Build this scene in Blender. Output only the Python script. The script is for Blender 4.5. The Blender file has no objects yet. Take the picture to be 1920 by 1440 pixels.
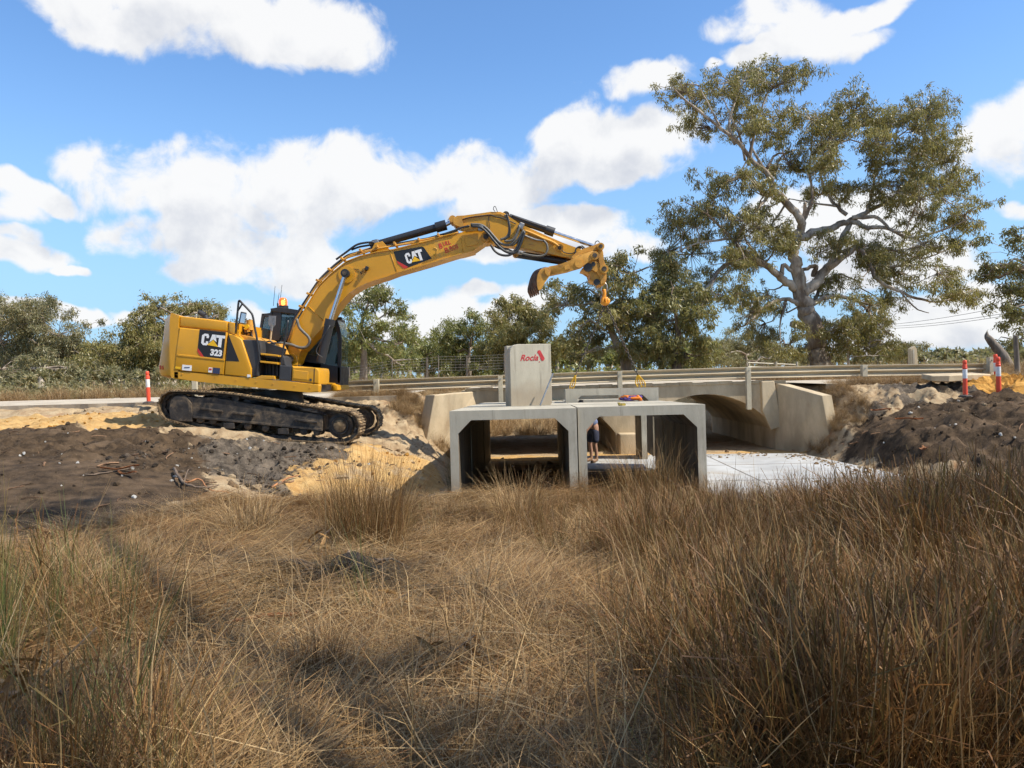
import bpy, bmesh, math, random
import numpy as np
from mathutils import Vector, Matrix, Euler

random.seed(7)
RNG = np.random.default_rng(7)
SC = bpy.context.scene
COL = SC.collection
rad = math.radians

# ---------------------------------------------------------------- camera
F = 1400.0                       # focal length in photo pixels (1920 wide)
cam_d = bpy.data.cameras.new('camera')
cam = bpy.data.objects.new('camera', cam_d)
COL.objects.link(cam)
cam_d.sensor_width = 36.0
cam_d.lens = 36.0 * F / 1920.0
cam_d.clip_start = 0.05
cam_d.clip_end = 3000.0
CAM_R = Matrix.Rotation(rad(90 - 0.6), 3, 'X') @ Matrix.Rotation(rad(-1.5), 3, 'Z')
cam.matrix_world = CAM_R.to_4x4()          # the eye is the world's origin
SC.camera = cam

def P(px, py, D):
    """the point a photo pixel shows, D metres in front of the eye"""
    d = CAM_R @ Vector(((px - 960) / F, (720 - py) / F, -1.0))
    return d * (D / d.y)

# ---------------------------------------------------------------- light
SUN_EL, SUN_AZ = rad(50), rad(-19)          # azimuth measured from +x
SUN_V = Vector((math.cos(SUN_EL) * math.cos(SUN_AZ), math.cos(SUN_EL) * math.sin(SUN_AZ), math.sin(SUN_EL)))
sun_d = bpy.data.lights.new('sun', 'SUN')
sun_d.energy = 5.0
sun_d.angle = rad(0.53)
sun_d.color = (1.0, 0.93, 0.82)
sun = bpy.data.objects.new('sun', sun_d)
COL.objects.link(sun)
sun.rotation_euler = SUN_V.to_track_quat('Z', 'Y').to_euler()
sun.location = (30, -20, 60)

SC.view_settings.view_transform = 'Standard'
SC.view_settings.look = 'None'
SC.view_settings.gamma = 1.0
SC.view_settings.exposure = 0.45
SC.view_settings.use_curve_mapping = False
cy = SC.cycles
cy.adaptive_threshold = 0.025
cy.max_bounces = 5; cy.diffuse_bounces = 3; cy.glossy_bounces = 2; cy.transmission_bounces = 3; cy.transparent_max_bounces = 8
cy.caustics_reflective = False; cy.caustics_refractive = False

# ---------------------------------------------------------------- sky
world = bpy.data.worlds.new('World')
SC.world = world
world.use_nodes = True
nt = world.node_tree
nt.nodes.clear()
class NB:
    """small helper to write node maths"""
    def __init__(s, tree): s.t = tree
    def n(s, kind, **kw):
        x = s.t.nodes.new(kind)
        for k, v in kw.items(): setattr(x, k, v)
        return x
    def put(s, sock, v):
        if isinstance(v, bpy.types.NodeSocket): s.t.links.new(v, sock)
        else: sock.default_value = v
    def m(s, op, a, b=None, c=None, clamp=False):
        x = s.n('ShaderNodeMath', operation=op, use_clamp=clamp)
        s.put(x.inputs[0], a)
        if b is not None: s.put(x.inputs[1], b)
        if c is not None: s.put(x.inputs[2], c)
        return x.outputs[0]
    def vm(s, op, a, b=None, scale=None):
        x = s.n('ShaderNodeVectorMath', operation=op)
        s.put(x.inputs[0], a)
        if b is not None: s.put(x.inputs[1], b)
        if scale is not None: s.put(x.inputs['Scale'], scale)
        return x.outputs['Value'] if op in ('DOT_PRODUCT', 'LENGTH', 'DISTANCE') else x.outputs['Vector']
    def ss(s, v, lo, hi, a=0.0, b=1.0):
        x = s.n('ShaderNodeMapRange', interpolation_type='SMOOTHSTEP')
        s.put(x.inputs[0], v)
        for i, q in enumerate((lo, hi, a, b)): s.put(x.inputs[i + 1], q)
        return x.outputs[0]
    def noise(s, vec, scale, detail=4.0, rough=0.55, dist=0.0, dims='3D'):
        x = s.n('ShaderNodeTexNoise', noise_dimensions=dims)
        s.put(x.inputs['Vector'], vec)
        s.put(x.inputs['Scale'], scale)
        x.inputs['Detail'].default_value = detail
        x.inputs['Roughness'].default_value = rough
        x.inputs['Distortion'].default_value = dist
        return x.outputs['Fac']
    def mix(s, fac, a, b, blend='MIX'):
        x = s.n('ShaderNodeMix', data_type='RGBA', blend_type=blend)
        s.put(x.inputs[0], fac)
        s.put(x.inputs[6], a if isinstance(a, bpy.types.NodeSocket) else (*a, 1.0))
        s.put(x.inputs[7], b if isinstance(b, bpy.types.NodeSocket) else (*b, 1.0))
        return x.outputs[2]

W = NB(nt)
sky = W.n('ShaderNodeTexSky', sky_type='NISHITA')
sky.sun_disc = False
sky.sun_elevation = SUN_EL
sky.sun_rotation = math.pi / 2 - SUN_AZ      # clockwise from +y
sky.altitude = 300
sky.air_density = 1.0
sky.dust_density = 0.4
sky.ozone_density = 2.5
SKY_STRENGTH = 0.11

def px_uv(px, py):
    d = P(px, py, 1.0).normalized()
    return math.atan2(d.x, d.y), math.asin(d.z)

# cumulus: centre and half axes as seen from the site, in photo pixels
CLOUDS = [(280, -5, 220, 72), (460, 28, 230, 66), (590, 45, 100, 50), (150, -10, 100, 50), (1000, 320, 110, 60), (1040, 300, 90, 60), (700, 345, 130, 50),
          (330, 345, 150, 75), (480, 350, 200, 85), (620, 350, 150, 70), (520, 400, 170, 60), (330, 430, 150, 50), (250, 420, 80, 40),
          (480, 470, 180, 55), (420, 505, 120, 40), (560, 515, 120, 45), (760, 330, 130, 55), (880, 330, 130, 65), (940, 370, 110, 60),
          (1090, 260, 120, 75), (1190, 280, 140, 70), (1060, 230, 95, 30), (1150, 330, 100, 35), (900, 400, 100, 50), (990, 420, 80, 30), (1100, 430, 90, 40), (1150, 470, 90, 35), (880, 480, 120, 30),
          (1215, 133, 80, 34), (1440, 40, 110, 38), (1500, 75, 100, 45), (1610, 25, 110, 26), (1590, 80, 70, 28), (1400, 105, 70, 25), (1310, 128, 22, 12),
          (1890, 275, 90, 65), (1935, 230, 60, 40), (1905, 392, 40, 17),
          (30, 475, 90, 32), (15, 440, 50, 20), (40, 362, 95, 24), (10, 390, 50, 30), (130, 503, 40, 12), (170, 583, 50, 13), (60, 580, 70, 14),
          (830, 580, 80, 40), (800, 610, 110, 35), (900, 555, 55, 18), (930, 600, 90, 40), (980, 565, 80, 30), (250, 578, 40, 14), (480, 580, 60, 20),
          (1600, 420, 160, 60), (1500, 400, 100, 60), (1640, 500, 110, 40), (1760, 500, 110, 35), (1730, 590, 140, 45), (1830, 600, 110, 50), (1700, 630, 150, 25), (1860, 540, 60, 30), (1200, 480, 70, 25), (690, 555, 60, 30)]
cg = bpy.data.node_groups.new('cumulus', 'ShaderNodeTree')
cg.interface.new_socket('Vector', in_out='INPUT', socket_type='NodeSocketVector')
cg.interface.new_socket('Density', in_out='OUTPUT', socket_type='NodeSocketFloat')
G = NB(cg)
gi, go = G.n('NodeGroupInput'), G.n('NodeGroupOutput')
dirv = G.vm('NORMALIZE', gi.outputs[0])
warp = G.n('ShaderNodeTexNoise')
G.put(warp.inputs['Vector'], dirv)
warp.inputs['Scale'].default_value = 7.0
warp.inputs['Detail'].default_value = 4.0
w0 = G.vm('SUBTRACT', warp.outputs['Color'], (0.5, 0.5, 0.5))
dirw = G.vm('ADD', dirv, G.vm('SCALE', w0, scale=0.09))
sx = G.n('ShaderNodeSeparateXYZ'); G.put(sx.inputs[0], dirw)
uu = G.m('ARCTAN2', sx.outputs[0], sx.outputs[1])
vv = G.m('ARCSINE', sx.outputs[2])
blob = None
for (cx, cy, ax, ay) in CLOUDS:
    u0, v0 = px_uv(cx, cy)
    k = math.cos(v0)
    a = G.m('MULTIPLY', G.m('SUBTRACT', uu, u0), k * F / (ax * 1.03))
    b = G.m('MULTIPLY', G.m('SUBTRACT', vv, v0), F / (ay * 1.03))
    dd = G.m('SUBTRACT', 1.0, G.m('ADD', G.m('MULTIPLY', a, a), G.m('MULTIPLY', b, b)))
    blob = dd if blob is None else G.m('SMOOTH_MAX', blob, dd, 0.25)
# beyond the frame the same broken cumulus goes on
sep2 = G.n('ShaderNodeSeparateXYZ'); G.put(sep2.inputs[0], dirv)
hz = G.m('ADD', G.m('MAXIMUM', sep2.outputs[2], 0.0), 0.12)
cv = G.n('ShaderNodeCombineXYZ')
G.put(cv.inputs[0], G.m('DIVIDE', sep2.outputs[0], hz)); G.put(cv.inputs[1], G.m('DIVIDE', sep2.outputs[1], hz))
wide = G.m('MULTIPLY', G.m('SUBTRACT', G.noise(cv.outputs[0], 0.9, 3.0, 0.5), 0.53), 7.0)
inframe = G.m('MULTIPLY', G.ss(G.m('ABSOLUTE', uu), 0.64, 0.78, 1.0, 0.0), G.ss(vv, 0.5, 0.62, 1.0, 0.0))
wide = G.m('SUBTRACT', wide, G.m('MULTIPLY', inframe, 5.0))
blob = G.m('MAXIMUM', G.m('MINIMUM', blob, 0.9), G.m('MINIMUM', wide, 0.9))
fine = G.noise(dirv, 14.0, 9.0, 0.58, 0.3)
dens = G.m('ADD', blob, G.m('MULTIPLY', G.m('SUBTRACT', fine, 0.5), 2.9))
cg.links.new(dens, go.inputs[0])

tc = W.n('ShaderNodeTexCoord')
g1 = W.n('ShaderNodeGroup', node_tree=cg); W.put(g1.inputs[0], tc.outputs['Generated'])
off = W.vm('ADD', tc.outputs['Generated'], (0.020, -0.01, 0.045))
g2 = W.n('ShaderNodeGroup', node_tree=cg); W.put(g2.inputs[0], off)
cover = W.ss(g1.outputs[0], 0.02, 0.7)
lit = W.ss(W.m('ADD', g2.outputs[0], W.m('MULTIPLY', W.m('SUBTRACT', W.noise(tc.outputs['Generated'], 9.0, 5.0, 0.6), 0.5), 2.2)), 0.3, 1.7)
sxyz = W.n('ShaderNodeSeparateXYZ'); W.put(sxyz.inputs[0], tc.outputs['Generated'])
blue = W.mix(1.0, sky.outputs[0], (1.02, 1.30, 1.52), 'MULTIPLY')
blue = W.mix(W.ss(sxyz.outputs[2], -0.02, 0.42, 0.85, 0.0), blue, (2.55, 4.15, 6.0))
cloud_col = W.mix(lit, (6.5, 6.5, 6.5), (4.5, 4.7, 5.15))
cs = W.mix(W.m('MULTIPLY', cover, 0.97), blue, cloud_col)
bg = W.n('ShaderNodeBackground')
W.put(bg.inputs['Color'], cs)
bg.inputs['Strength'].default_value = SKY_STRENGTH
wo = W.n('ShaderNodeOutputWorld')
nt.links.new(bg.outputs[0], wo.inputs[0])
try:
    world.cycles.sampling_method = 'MANUAL'
    world.cycles.sample_map_resolution = 512
except Exception:
    pass

# ---------------------------------------------------------------- naming and object helpers
def tag(o, label=None, cat=None, group=None, kind=None):
    if label: o['label'] = label
    if cat: o['category'] = cat
    if group: o['group'] = group
    if kind: o['kind'] = kind
    return o

def thing(name, label, cat, loc=(0, 0, 0), group=None, rot=(0, 0, 0)):
    o = bpy.data.objects.new(name, None)
    o.empty_display_size = 0.2
    o.location = loc
    o.rotation_euler = rot
    COL.objects.link(o)
    return tag(o, label, cat, group)

def world_loc(o):
    v = Vector((0, 0, 0))
    while o is not None:
        v += Vector(o.location)
        o = o.parent
    return v

def link_mesh(name, me, mat, parent=None, loc=None):
    o = bpy.data.objects.new(name, me)
    if mat is not None:
        me.materials.clear()
        for mm in (mat if isinstance(mat, (list, tuple)) else [mat]): me.materials.append(mm)
    if parent is not None: o.parent = parent
    if loc is not None: o.location = loc
    COL.objects.link(o)
    return o

def obj(name, bm, mat, parent=None, smooth=False, local=False, auto=None):
    """links a bmesh as ONE object; vertices are world metres unless local"""
    if parent is not None and not local:
        off = world_loc(parent)
        for v in bm.verts: v.co -= off
    bmesh.ops.recalc_face_normals(bm, faces=bm.faces)
    me = bpy.data.meshes.new(name)
    bm.to_mesh(me); bm.free()
    if smooth: me.polygons.foreach_set('use_smooth', [True] * len(me.polygons))
    if auto is not None:
        me.polygons.foreach_set('use_smooth', [True] * len(me.polygons))
        me.set_sharp_from_angle(angle=rad(auto))
    return link_mesh(name, me, mat, parent)

def rebase(o):
    """moves the origin of a mesh thing to the middle of its base"""
    me = o.data
    n = len(me.vertices); co = np.empty(n * 3); me.vertices.foreach_get('co', co); co = co.reshape(-1, 3)
    b = np.array([(co[:, 0].min() + co[:, 0].max()) / 2, (co[:, 1].min() + co[:, 1].max()) / 2, co[:, 2].min()])
    co -= b; me.vertices.foreach_set('co', co.ravel()); o.location = Vector(o.location) + Vector(b)
    me.update()
    return o

def grid_mesh(name, verts, faces):
    me = bpy.data.meshes.new(name)
    v = np.asarray(verts, dtype=np.float32).reshape(-1, 3)
    f = np.asarray(faces, dtype=np.int32)
    k = f.shape[1]
    me.vertices.add(len(v)); me.vertices.foreach_set('co', v.ravel())
    me.loops.add(f.size); me.loops.foreach_set('vertex_index', f.ravel())
    me.polygons.add(len(f))
    me.polygons.foreach_set('loop_start', np.arange(0, f.size, k, dtype=np.int32))
    me.polygons.foreach_set('loop_total', np.full(len(f), k, dtype=np.int32))
    me.update(calc_edges=True)
    return me

# ---------------------------------------------------------------- bmesh shapes
def B(): return bmesh.new()

def prism(bm, front, back, bevel=0.0, seg=2):
    """solid between two matching polygons"""
    a = [bm.verts.new(p) for p in front]
    b = [bm.verts.new(p) for p in back]
    n = len(a); fs = []
    fs.append(bm.faces.new(a)); fs.append(bm.faces.new(b[::-1]))
    for i in range(n):
        fs.append(bm.faces.new((a[i], b[i], b[(i + 1) % n], a[(i + 1) % n])))
    if bevel > 0:
        es = set()
        for f in fs[:2]:
            es.update(f.edges)
        bmesh.ops.bevel(bm, geom=list(es), offset=bevel, segments=seg, profile=0.5, affect='EDGES', clamp_overlap=True)
    return bm

def ext(bm, pts, D0, D1, bevel=0.0, seg=2):
    """outline given in photo pixels, standing at depth D0 and solid back to D1"""
    fr = [P(x, y, D0) for x, y in pts]
    bk = [Vector((p.x, D1, p.z)) for p in fr]
    return prism(bm, fr, bk, bevel, seg)

def box(bm, c, s, rot=None, bevel=0.0, seg=2):
    r = bmesh.ops.create_cube(bm, size=1.0)
    vs = r['verts']
    bmesh.ops.scale(bm, vec=s, verts=vs)
    if bevel > 0:
        es = set(e for v in vs for e in v.link_edges)
        rr = bmesh.ops.bevel(bm, geom=list(es), offset=bevel, segments=seg, profile=0.5, affect='EDGES')
        vs = list({v for f in rr['faces'] for v in f.verts} | {v for v in vs if v.is_valid})
    M = Matrix.Translation(Vector(c)) @ (rot.to_4x4() if rot is not None else Matrix.Identity(4))
    bmesh.ops.transform(bm, matrix=M, verts=vs)
    return bm

def cyl(bm, a, b, r0, r1=None, n=16, caps=True):
    a, b = Vector(a), Vector(b)
    r1 = r0 if r1 is None else r1
    d = (b - a)
    q = d.to_track_quat('Z', 'Y')
    A, C = [], []
    for i in range(n):
        t = 2 * math.pi * i / n
        o = q @ Vector((math.cos(t), math.sin(t), 0))
        A.append(bm.verts.new(a + o * r0)); C.append(bm.verts.new(b + o * r1))
    for i in range(n):
        j = (i + 1) % n
        bm.faces.new((A[i], A[j], C[j], C[i]))
    if caps:
        bm.faces.new(A[::-1]); bm.faces.new(C)
    return bm

def tube(bm, pts, r, n=6, caps=True):
    """tapered pipe along a path; r a number or one per point"""
    pts = [Vector(p) for p in pts]
    rs = [r] * len(pts) if not hasattr(r, '__len__') else list(r)
    rings = []
    up = None
    for i, p in enumerate(pts):
        t = (pts[min(i + 1, len(pts) - 1)] - pts[max(i - 1, 0)])
        if t.length < 1e-9: t = Vector((0, 0, 1))
        t.normalize()
        if up is None:
            up = Vector((0, 0, 1)) if abs(t.z) < 0.9 else Vector((1, 0, 0))
        s = t.cross(up)
        if s.length < 1e-6: s = t.cross(Vector((0.3, 1, 0.2)))
        s.normalize(); up = s.cross(t).normalized()
        rings.append([bm.verts.new(p + (s * math.cos(2 * math.pi * k / n) + up * math.sin(2 * math.pi * k / n)) * rs[i]) for k in range(n)])
    for a, b in zip(rings, rings[1:]):
        for k in range(n):
            bm.faces.new((a[k], a[(k + 1) % n], b[(k + 1) % n], b[k]))
    if caps:
        bm.faces.new(rings[0][::-1]); bm.faces.new(rings[-1])
    return bm

def spline(pts, sub=6):
    """Catmull-Rom through points of any dimension"""
    p = [np.array(q, dtype=float) for q in pts]
    p = [2 * p[0] - p[1]] + p + [2 * p[-1] - p[-2]]
    out = []
    for i in range(1, len(p) - 2):
        for k in range(sub):
            t = k / sub
            a, b, c, d = p[i - 1], p[i], p[i + 1], p[i + 2]
            out.append(0.5 * ((2 * b) + (c - a) * t + (2 * a - 5 * b + 4 * c - d) * t * t + (3 * b - a - 3 * c + d) * t ** 3))
    out.append(p[-2])
    return out

def lathe(bm, c, prof, n=20, axis=Vector((0, 0, 1))):
    q = axis.to_track_quat('Z', 'Y'); c = Vector(c)
    rings = []
    for r, z in prof:
        rings.append([bm.verts.new(c + q @ Vector((r * math.cos(2 * math.pi * k / n), r * math.sin(2 * math.pi * k / n), z))) for k in range(n)])
    for a, b in zip(rings, rings[1:]):
        for k in range(n):
            bm.faces.new((a[k], a[(k + 1) % n], b[(k + 1) % n], b[k]))
    bm.faces.new(rings[0][::-1]); bm.faces.new(rings[-1])
    return bm

def text_bm(txt, size, origin, right, up, out, offset=0.0, shear=0.0, thick=0.004, sx=1.0, align='CENTER'):
    cu = bpy.data.curves.new('lettering', 'FONT')
    cu.body = txt; cu.size = size; cu.offset = offset; cu.shear = shear
    cu.align_x = align; cu.align_y = 'CENTER'; cu.extrude = thick / 2
    cu.resolution_u = 3
    to = bpy.data.objects.new('lettering', cu)
    me = bpy.data.meshes.new_from_object(to)
    bm = B(); bm.from_mesh(me)
    bpy.data.objects.remove(to); bpy.data.meshes.remove(me); bpy.data.curves.remove(cu)
    right, up, out = Vector(right).normalized(), Vector(up).normalized(), Vector(out).normalized()
    for v in bm.verts:
        v.co = Vector(origin) + right * (v.co.x * sx) + up * v.co.y + out * v.co.z
    return bm

# ---------------------------------------------------------------- numpy noise
def vnoise(x, y, seed):
    r = np.random.default_rng(seed).random((256, 256))
    xi, yi = np.floor(x).astype(int), np.floor(y).astype(int)
    fx, fy = x - xi, y - yi
    fx, fy = fx * fx * (3 - 2 * fx), fy * fy * (3 - 2 * fy)
    g = lambda i, j: r[(xi + i) % 256, (yi + j) % 256]
    return (g(0, 0) * (1 - fx) + g(1, 0) * fx) * (1 - fy) + (g(0, 1) * (1 - fx) + g(1, 1) * fx) * fy

def fbm(x, y, freq, octv=4, seed=1, gain=0.5):
    s = np.zeros_like(np.asarray(x, dtype=float)); a, t = 1.0, 0.0
    for o in range(octv):
        s += a * vnoise(np.asarray(x) * freq * 2 ** o + 31.7 * o, np.asarray(y) * freq * 2 ** o + 17.3 * o, seed + o)
        t += a; a *= gain
    return s / t

def sst(v, lo, hi):
    t = np.clip((np.asarray(v, dtype=float) - lo) / (hi - lo), 0, 1)
    return t * t * (3 - 2 * t)

# ---------------------------------------------------------------- materials
MATS = {}
def material(name):
    m = bpy.data.materials.new(name); m.use_nodes = True
    t = m.node_tree
    return m, NB(t), t.nodes['Principled BSDF']

def mat(name, col, rough=0.6, metal=0.0, var=0.12, scale=3.0, bump=0.0, bscale=40.0, dirt=None, dirt_amt=0.0, dirt_scale=1.5, spec=0.5, stretch=(1, 1, 1), coat=0.0):
    """paint, metal, concrete and the like: base colour with uneven tone, dirt and fine relief"""
    if name in MATS: return MATS[name]
    m, N, p = material(name)
    tcn = N.n('ShaderNodeTexCoord')
    vec = N.vm('MULTIPLY', tcn.outputs['Object'], stretch)
    n1 = N.noise(vec, scale, 6.0, 0.6)
    dark = tuple(c * (1 - var * 1.6) for c in col); lite = tuple(min(1, c * (1 + var)) for c in col)
    c = N.mix(N.ss(n1, 0.3, 0.7), dark, lite)
    if dirt is not None:
        nd = N.noise(vec, dirt_scale, 8.0, 0.68, 0.4)
        f = N.ss(nd, 0.62 - 0.35 * dirt_amt, 0.85 - 0.25 * dirt_amt)
        c = N.mix(N.m('MULTIPLY', f, min(1.0, 0.45 + dirt_amt)), c, dirt)
    N.put(p.inputs['Base Color'], c)
    N.put(p.inputs['Roughness'], N.ss(N.noise(vec, scale * 2.3, 4.0), 0.2, 0.8, max(0.02, rough - 0.1), min(1.0, rough + 0.12)))
    p.inputs['Metallic'].default_value = metal
    p.inputs['Specular IOR Level'].default_value = spec
    p.inputs['Coat Weight'].default_value = coat
    if bump > 0:
        bn = N.n('ShaderNodeBump'); bn.inputs['Strength'].default_value = bump; bn.inputs['Distance'].default_value = 0.02
        N.put(bn.inputs['Height'], N.noise(vec, bscale, 5.0, 0.6))
        N.put(p.inputs['Normal'], bn.outputs[0])
    MATS[name] = m
    return m
# ---------------------------------------------------------------- the ground
FLOOR = -2.36
ROAD = -0.47
CTRL = np.array([
 (0,0,-1.6),(-4,0,-1.55),(4,0,-1.65),(0,3,-1.62),(-3,4,-1.62),(3,4,-1.68),(0,6,-1.75),(-3,6,-1.72),(4,6,-1.8),(8,6,-1.8),(0,9,-1.92),(-4,9,-1.76),(4,9,-1.95),(8,9,-1.95),
 (0,11.5,-1.97),(3,11.5,-1.99),(7,11.5,-2.04),(-2.2,11.5,-1.93),(-.5,12.8,-2.0),(1,12.8,-2.0),(2.8,12.8,-2.02),(-4,11.2,-1.78),(10,10,-1.9),
 (-6,9,-1.68),(-8,9,-1.6),(-5.4,12.5,-1.44),(-7,12,-1.27),(-9,12,-1.15),(-7.5,15,-.94),(-9.8,16,-.84),(-13,12,-1.2),(-14,16,-.8),(-20,12,-1),(-20,0,-1.5),(-8,3,-1.55),
 (-7.8,16.5,-.9),(-7.8,19.5,-.9),(-6.6,17,-.98),(-6.6,19.5,-.98),(-5.2,16.5,-1.2),(-5.2,19.5,-1.2),(-3.8,16.3,-1.42),(-3.7,19.5,-1.42),(-9,18,-.80),(-14,18,-.77),(-20,18,-.77),(-9,19.8,-.78),
 (-6.3,15.2,-1.12),(-4.5,15.4,-1.36),(-3.2,17,-1.55),(-3,19,-1.52),(-3.0,15,-1.72),(-5.2,13.6,-1.62),(-4,13.2,-1.78),(-3,13,-1.95),(-2.2,13,-2.15),(-2.1,16,-2.05),(-1.45,14,FLOOR),(-1.4,18,FLOOR),(-1.5,20,FLOOR),
 (-2.9,20.3,-1.15),(-3.9,20.9,-.72),(-4.8,21.2,-.62),(-2.3,20.5,-1.75),(-1.9,21.2,-2.1),(-6,20.6,-.86),(-8,20.2,-.82),(-14,20.2,-.8),(-20,20.2,-.8),
 (-6,21.3,-.57),(-8,21.1,-.55),(-14,21,-.57),(-20,21,-.57),(-4,21.7,-.45),(-3,21.8,-.5),
 (0,14.2,FLOOR),(3,14.2,FLOOR),(7.6,13,FLOOR),(7.6,21,FLOOR),(3,21,FLOOR),(0,21,FLOOR),(-1,17,FLOOR),(3,17,FLOOR),(7.6,17,FLOOR),
 (8.6,13.6,-2.25),(8.5,17,-1.75),(9.2,17,-1.3),(10.5,17,-1.0),(12.5,18,-.84),(11,20,-.78),(9.3,20.6,-1.0),(8.5,20.6,-1.5),(8.2,21.4,-1.7),(10,14.5,-1.75),(12,14.3,-1.42),(14,16,-.92),(12,11,-1.85),(14,12,-1.5),(20,15,-.8),(20,20,-.68),(20,5,-1.7),
 (9.5,21.4,-.62),(11,21.3,-.55),(13,21.3,-.55),(16,21.2,-.6),(20,21.5,-.6),
 (-12,-8,-1.5),(0,-8,-1.55),(12,-8,-1.6)], dtype=float)

def rbf_fit(c):
    d = np.linalg.norm(c[:, None, :2] - c[None, :, :2], axis=2)
    n = len(c); A = np.zeros((n + 1, n + 1)); A[:n, :n] = -d; A[:n, n] = 1; A[n, :n] = 1
    b = np.zeros(n + 1); b[:n] = c[:, 2]
    return np.linalg.solve(A + np.eye(n + 1) * 1e-9, b)
RW = rbf_fit(CTRL)
def rbf(x, y):
    s = np.full(x.shape, RW[-1])
    for i in range(len(CTRL)):
        s = s - RW[i] * np.hypot(x - CTRL[i, 0], y - CTRL[i, 1])
    return s

CH0, CH1 = -1.1, 7.75            # the creek's width between the abutments
def zones(x, y):
    """how much of each soil lies where (0..1)"""
    n1 = fbm(x, y, 0.5, 4, 11) - .5; n2 = fbm(x, y, 1.6, 3, 21) - .5
    w = n1 * 1.6 + n2 * .7
    dark = sst(w * 1.2 + (-4.7 - x) * .9 - np.maximum(0, y - 12.2) * .55, -.3, .5) * sst(y + w, 8.3, 9.4) * (1 - sst(y + w * .8 + np.clip(-(x + 9) * .05, -.3, .3), 15.6, 16.2))
    dark = np.maximum(dark, sst(w * 1.5 + x, 7.9, 8.7) * sst(y + w, 12.0, 12.8) * (.82 + .18 * sst(fbm(x, y, .8, 3, 29), .4, .55)) * (1 - sst(y + w * 2.2 - (x - 9) * .1, 18.9, 20.0)))
    orange = sst(y + w, 15.5, 16.2) * (1 - sst(y + w * .4, 20.2, 20.5)) * (1 - sst(x + w, -8.2, -7.0))
    tri = sst(w * 1.3 + x, -4.3, -3.7) * (1 - sst(w + x, -2.1, -1.5)) * sst(y, 12.4, 13.2) * (1 - sst(y + w * 2, 17.6, 18.6))
    orange = np.maximum(orange, tri * (.55 + .45 * sst(fbm(x * 1.6 - y, y * .5 + x, .8, 3, 19), .38, .54)))
    orange = np.maximum(orange, sst(w + x, 12.4, 12.9) * sst(y + w, 18.2, 18.7) * (1 - sst(y, 20.3, 20.8)))
    orange = np.maximum(orange, sst(x, -1.2, -.8) * (1 - sst(x, 8, 8.6)) * sst(y + w, 20.5, 21.0) * (1 - sst(y + w, 21.6, 22.4)) * .8)
    clay = sst(w * 1.6 + x, -7.6, -6.8) * (1 - sst(w * 1.4 + x, -3.7, -2.9)) * sst(y + w * 1.2, 11.9, 12.6) * (1 - sst(y + w * 1.2 + np.maximum(0, -x - 5) * .4, 16.4, 17.2)) * (.62 + .38 * sst(fbm(x, y, 1.1, 3, 39), .38, .55))
    clay = np.maximum(clay, sst(x + w, 8.6, 9.4) * sst(y, 18.4, 19.2) * (1 - sst(y + w * .4, 21.2, 21.7)) * (.35 + .6 * sst(fbm(x, y, 1.2, 3, 49), .4, .56)))
    dark = np.maximum(dark, sst(x + w * .3, -1.3, -1.0) * (1 - sst(x + w * .3, 3.3, 3.6)) * sst(y, 12.4, 12.8) * (1 - sst(y + w * .3, 18.5, 19.0)))  # dark floor under the rows, coloured to deepen their inside shade
    straw = (1 - sst(y + w * .9 + np.maximum(0, -x - 4.4) * 1.0, 12.2, 12.9))
    straw = straw * (1 - sst(w + np.maximum(0, -x - 4.6) * .8 + (y - 8.6) * .4 * sst(-x, 3.0, 4.6), .2, .8))
    return dark, orange, clay, straw

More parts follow.
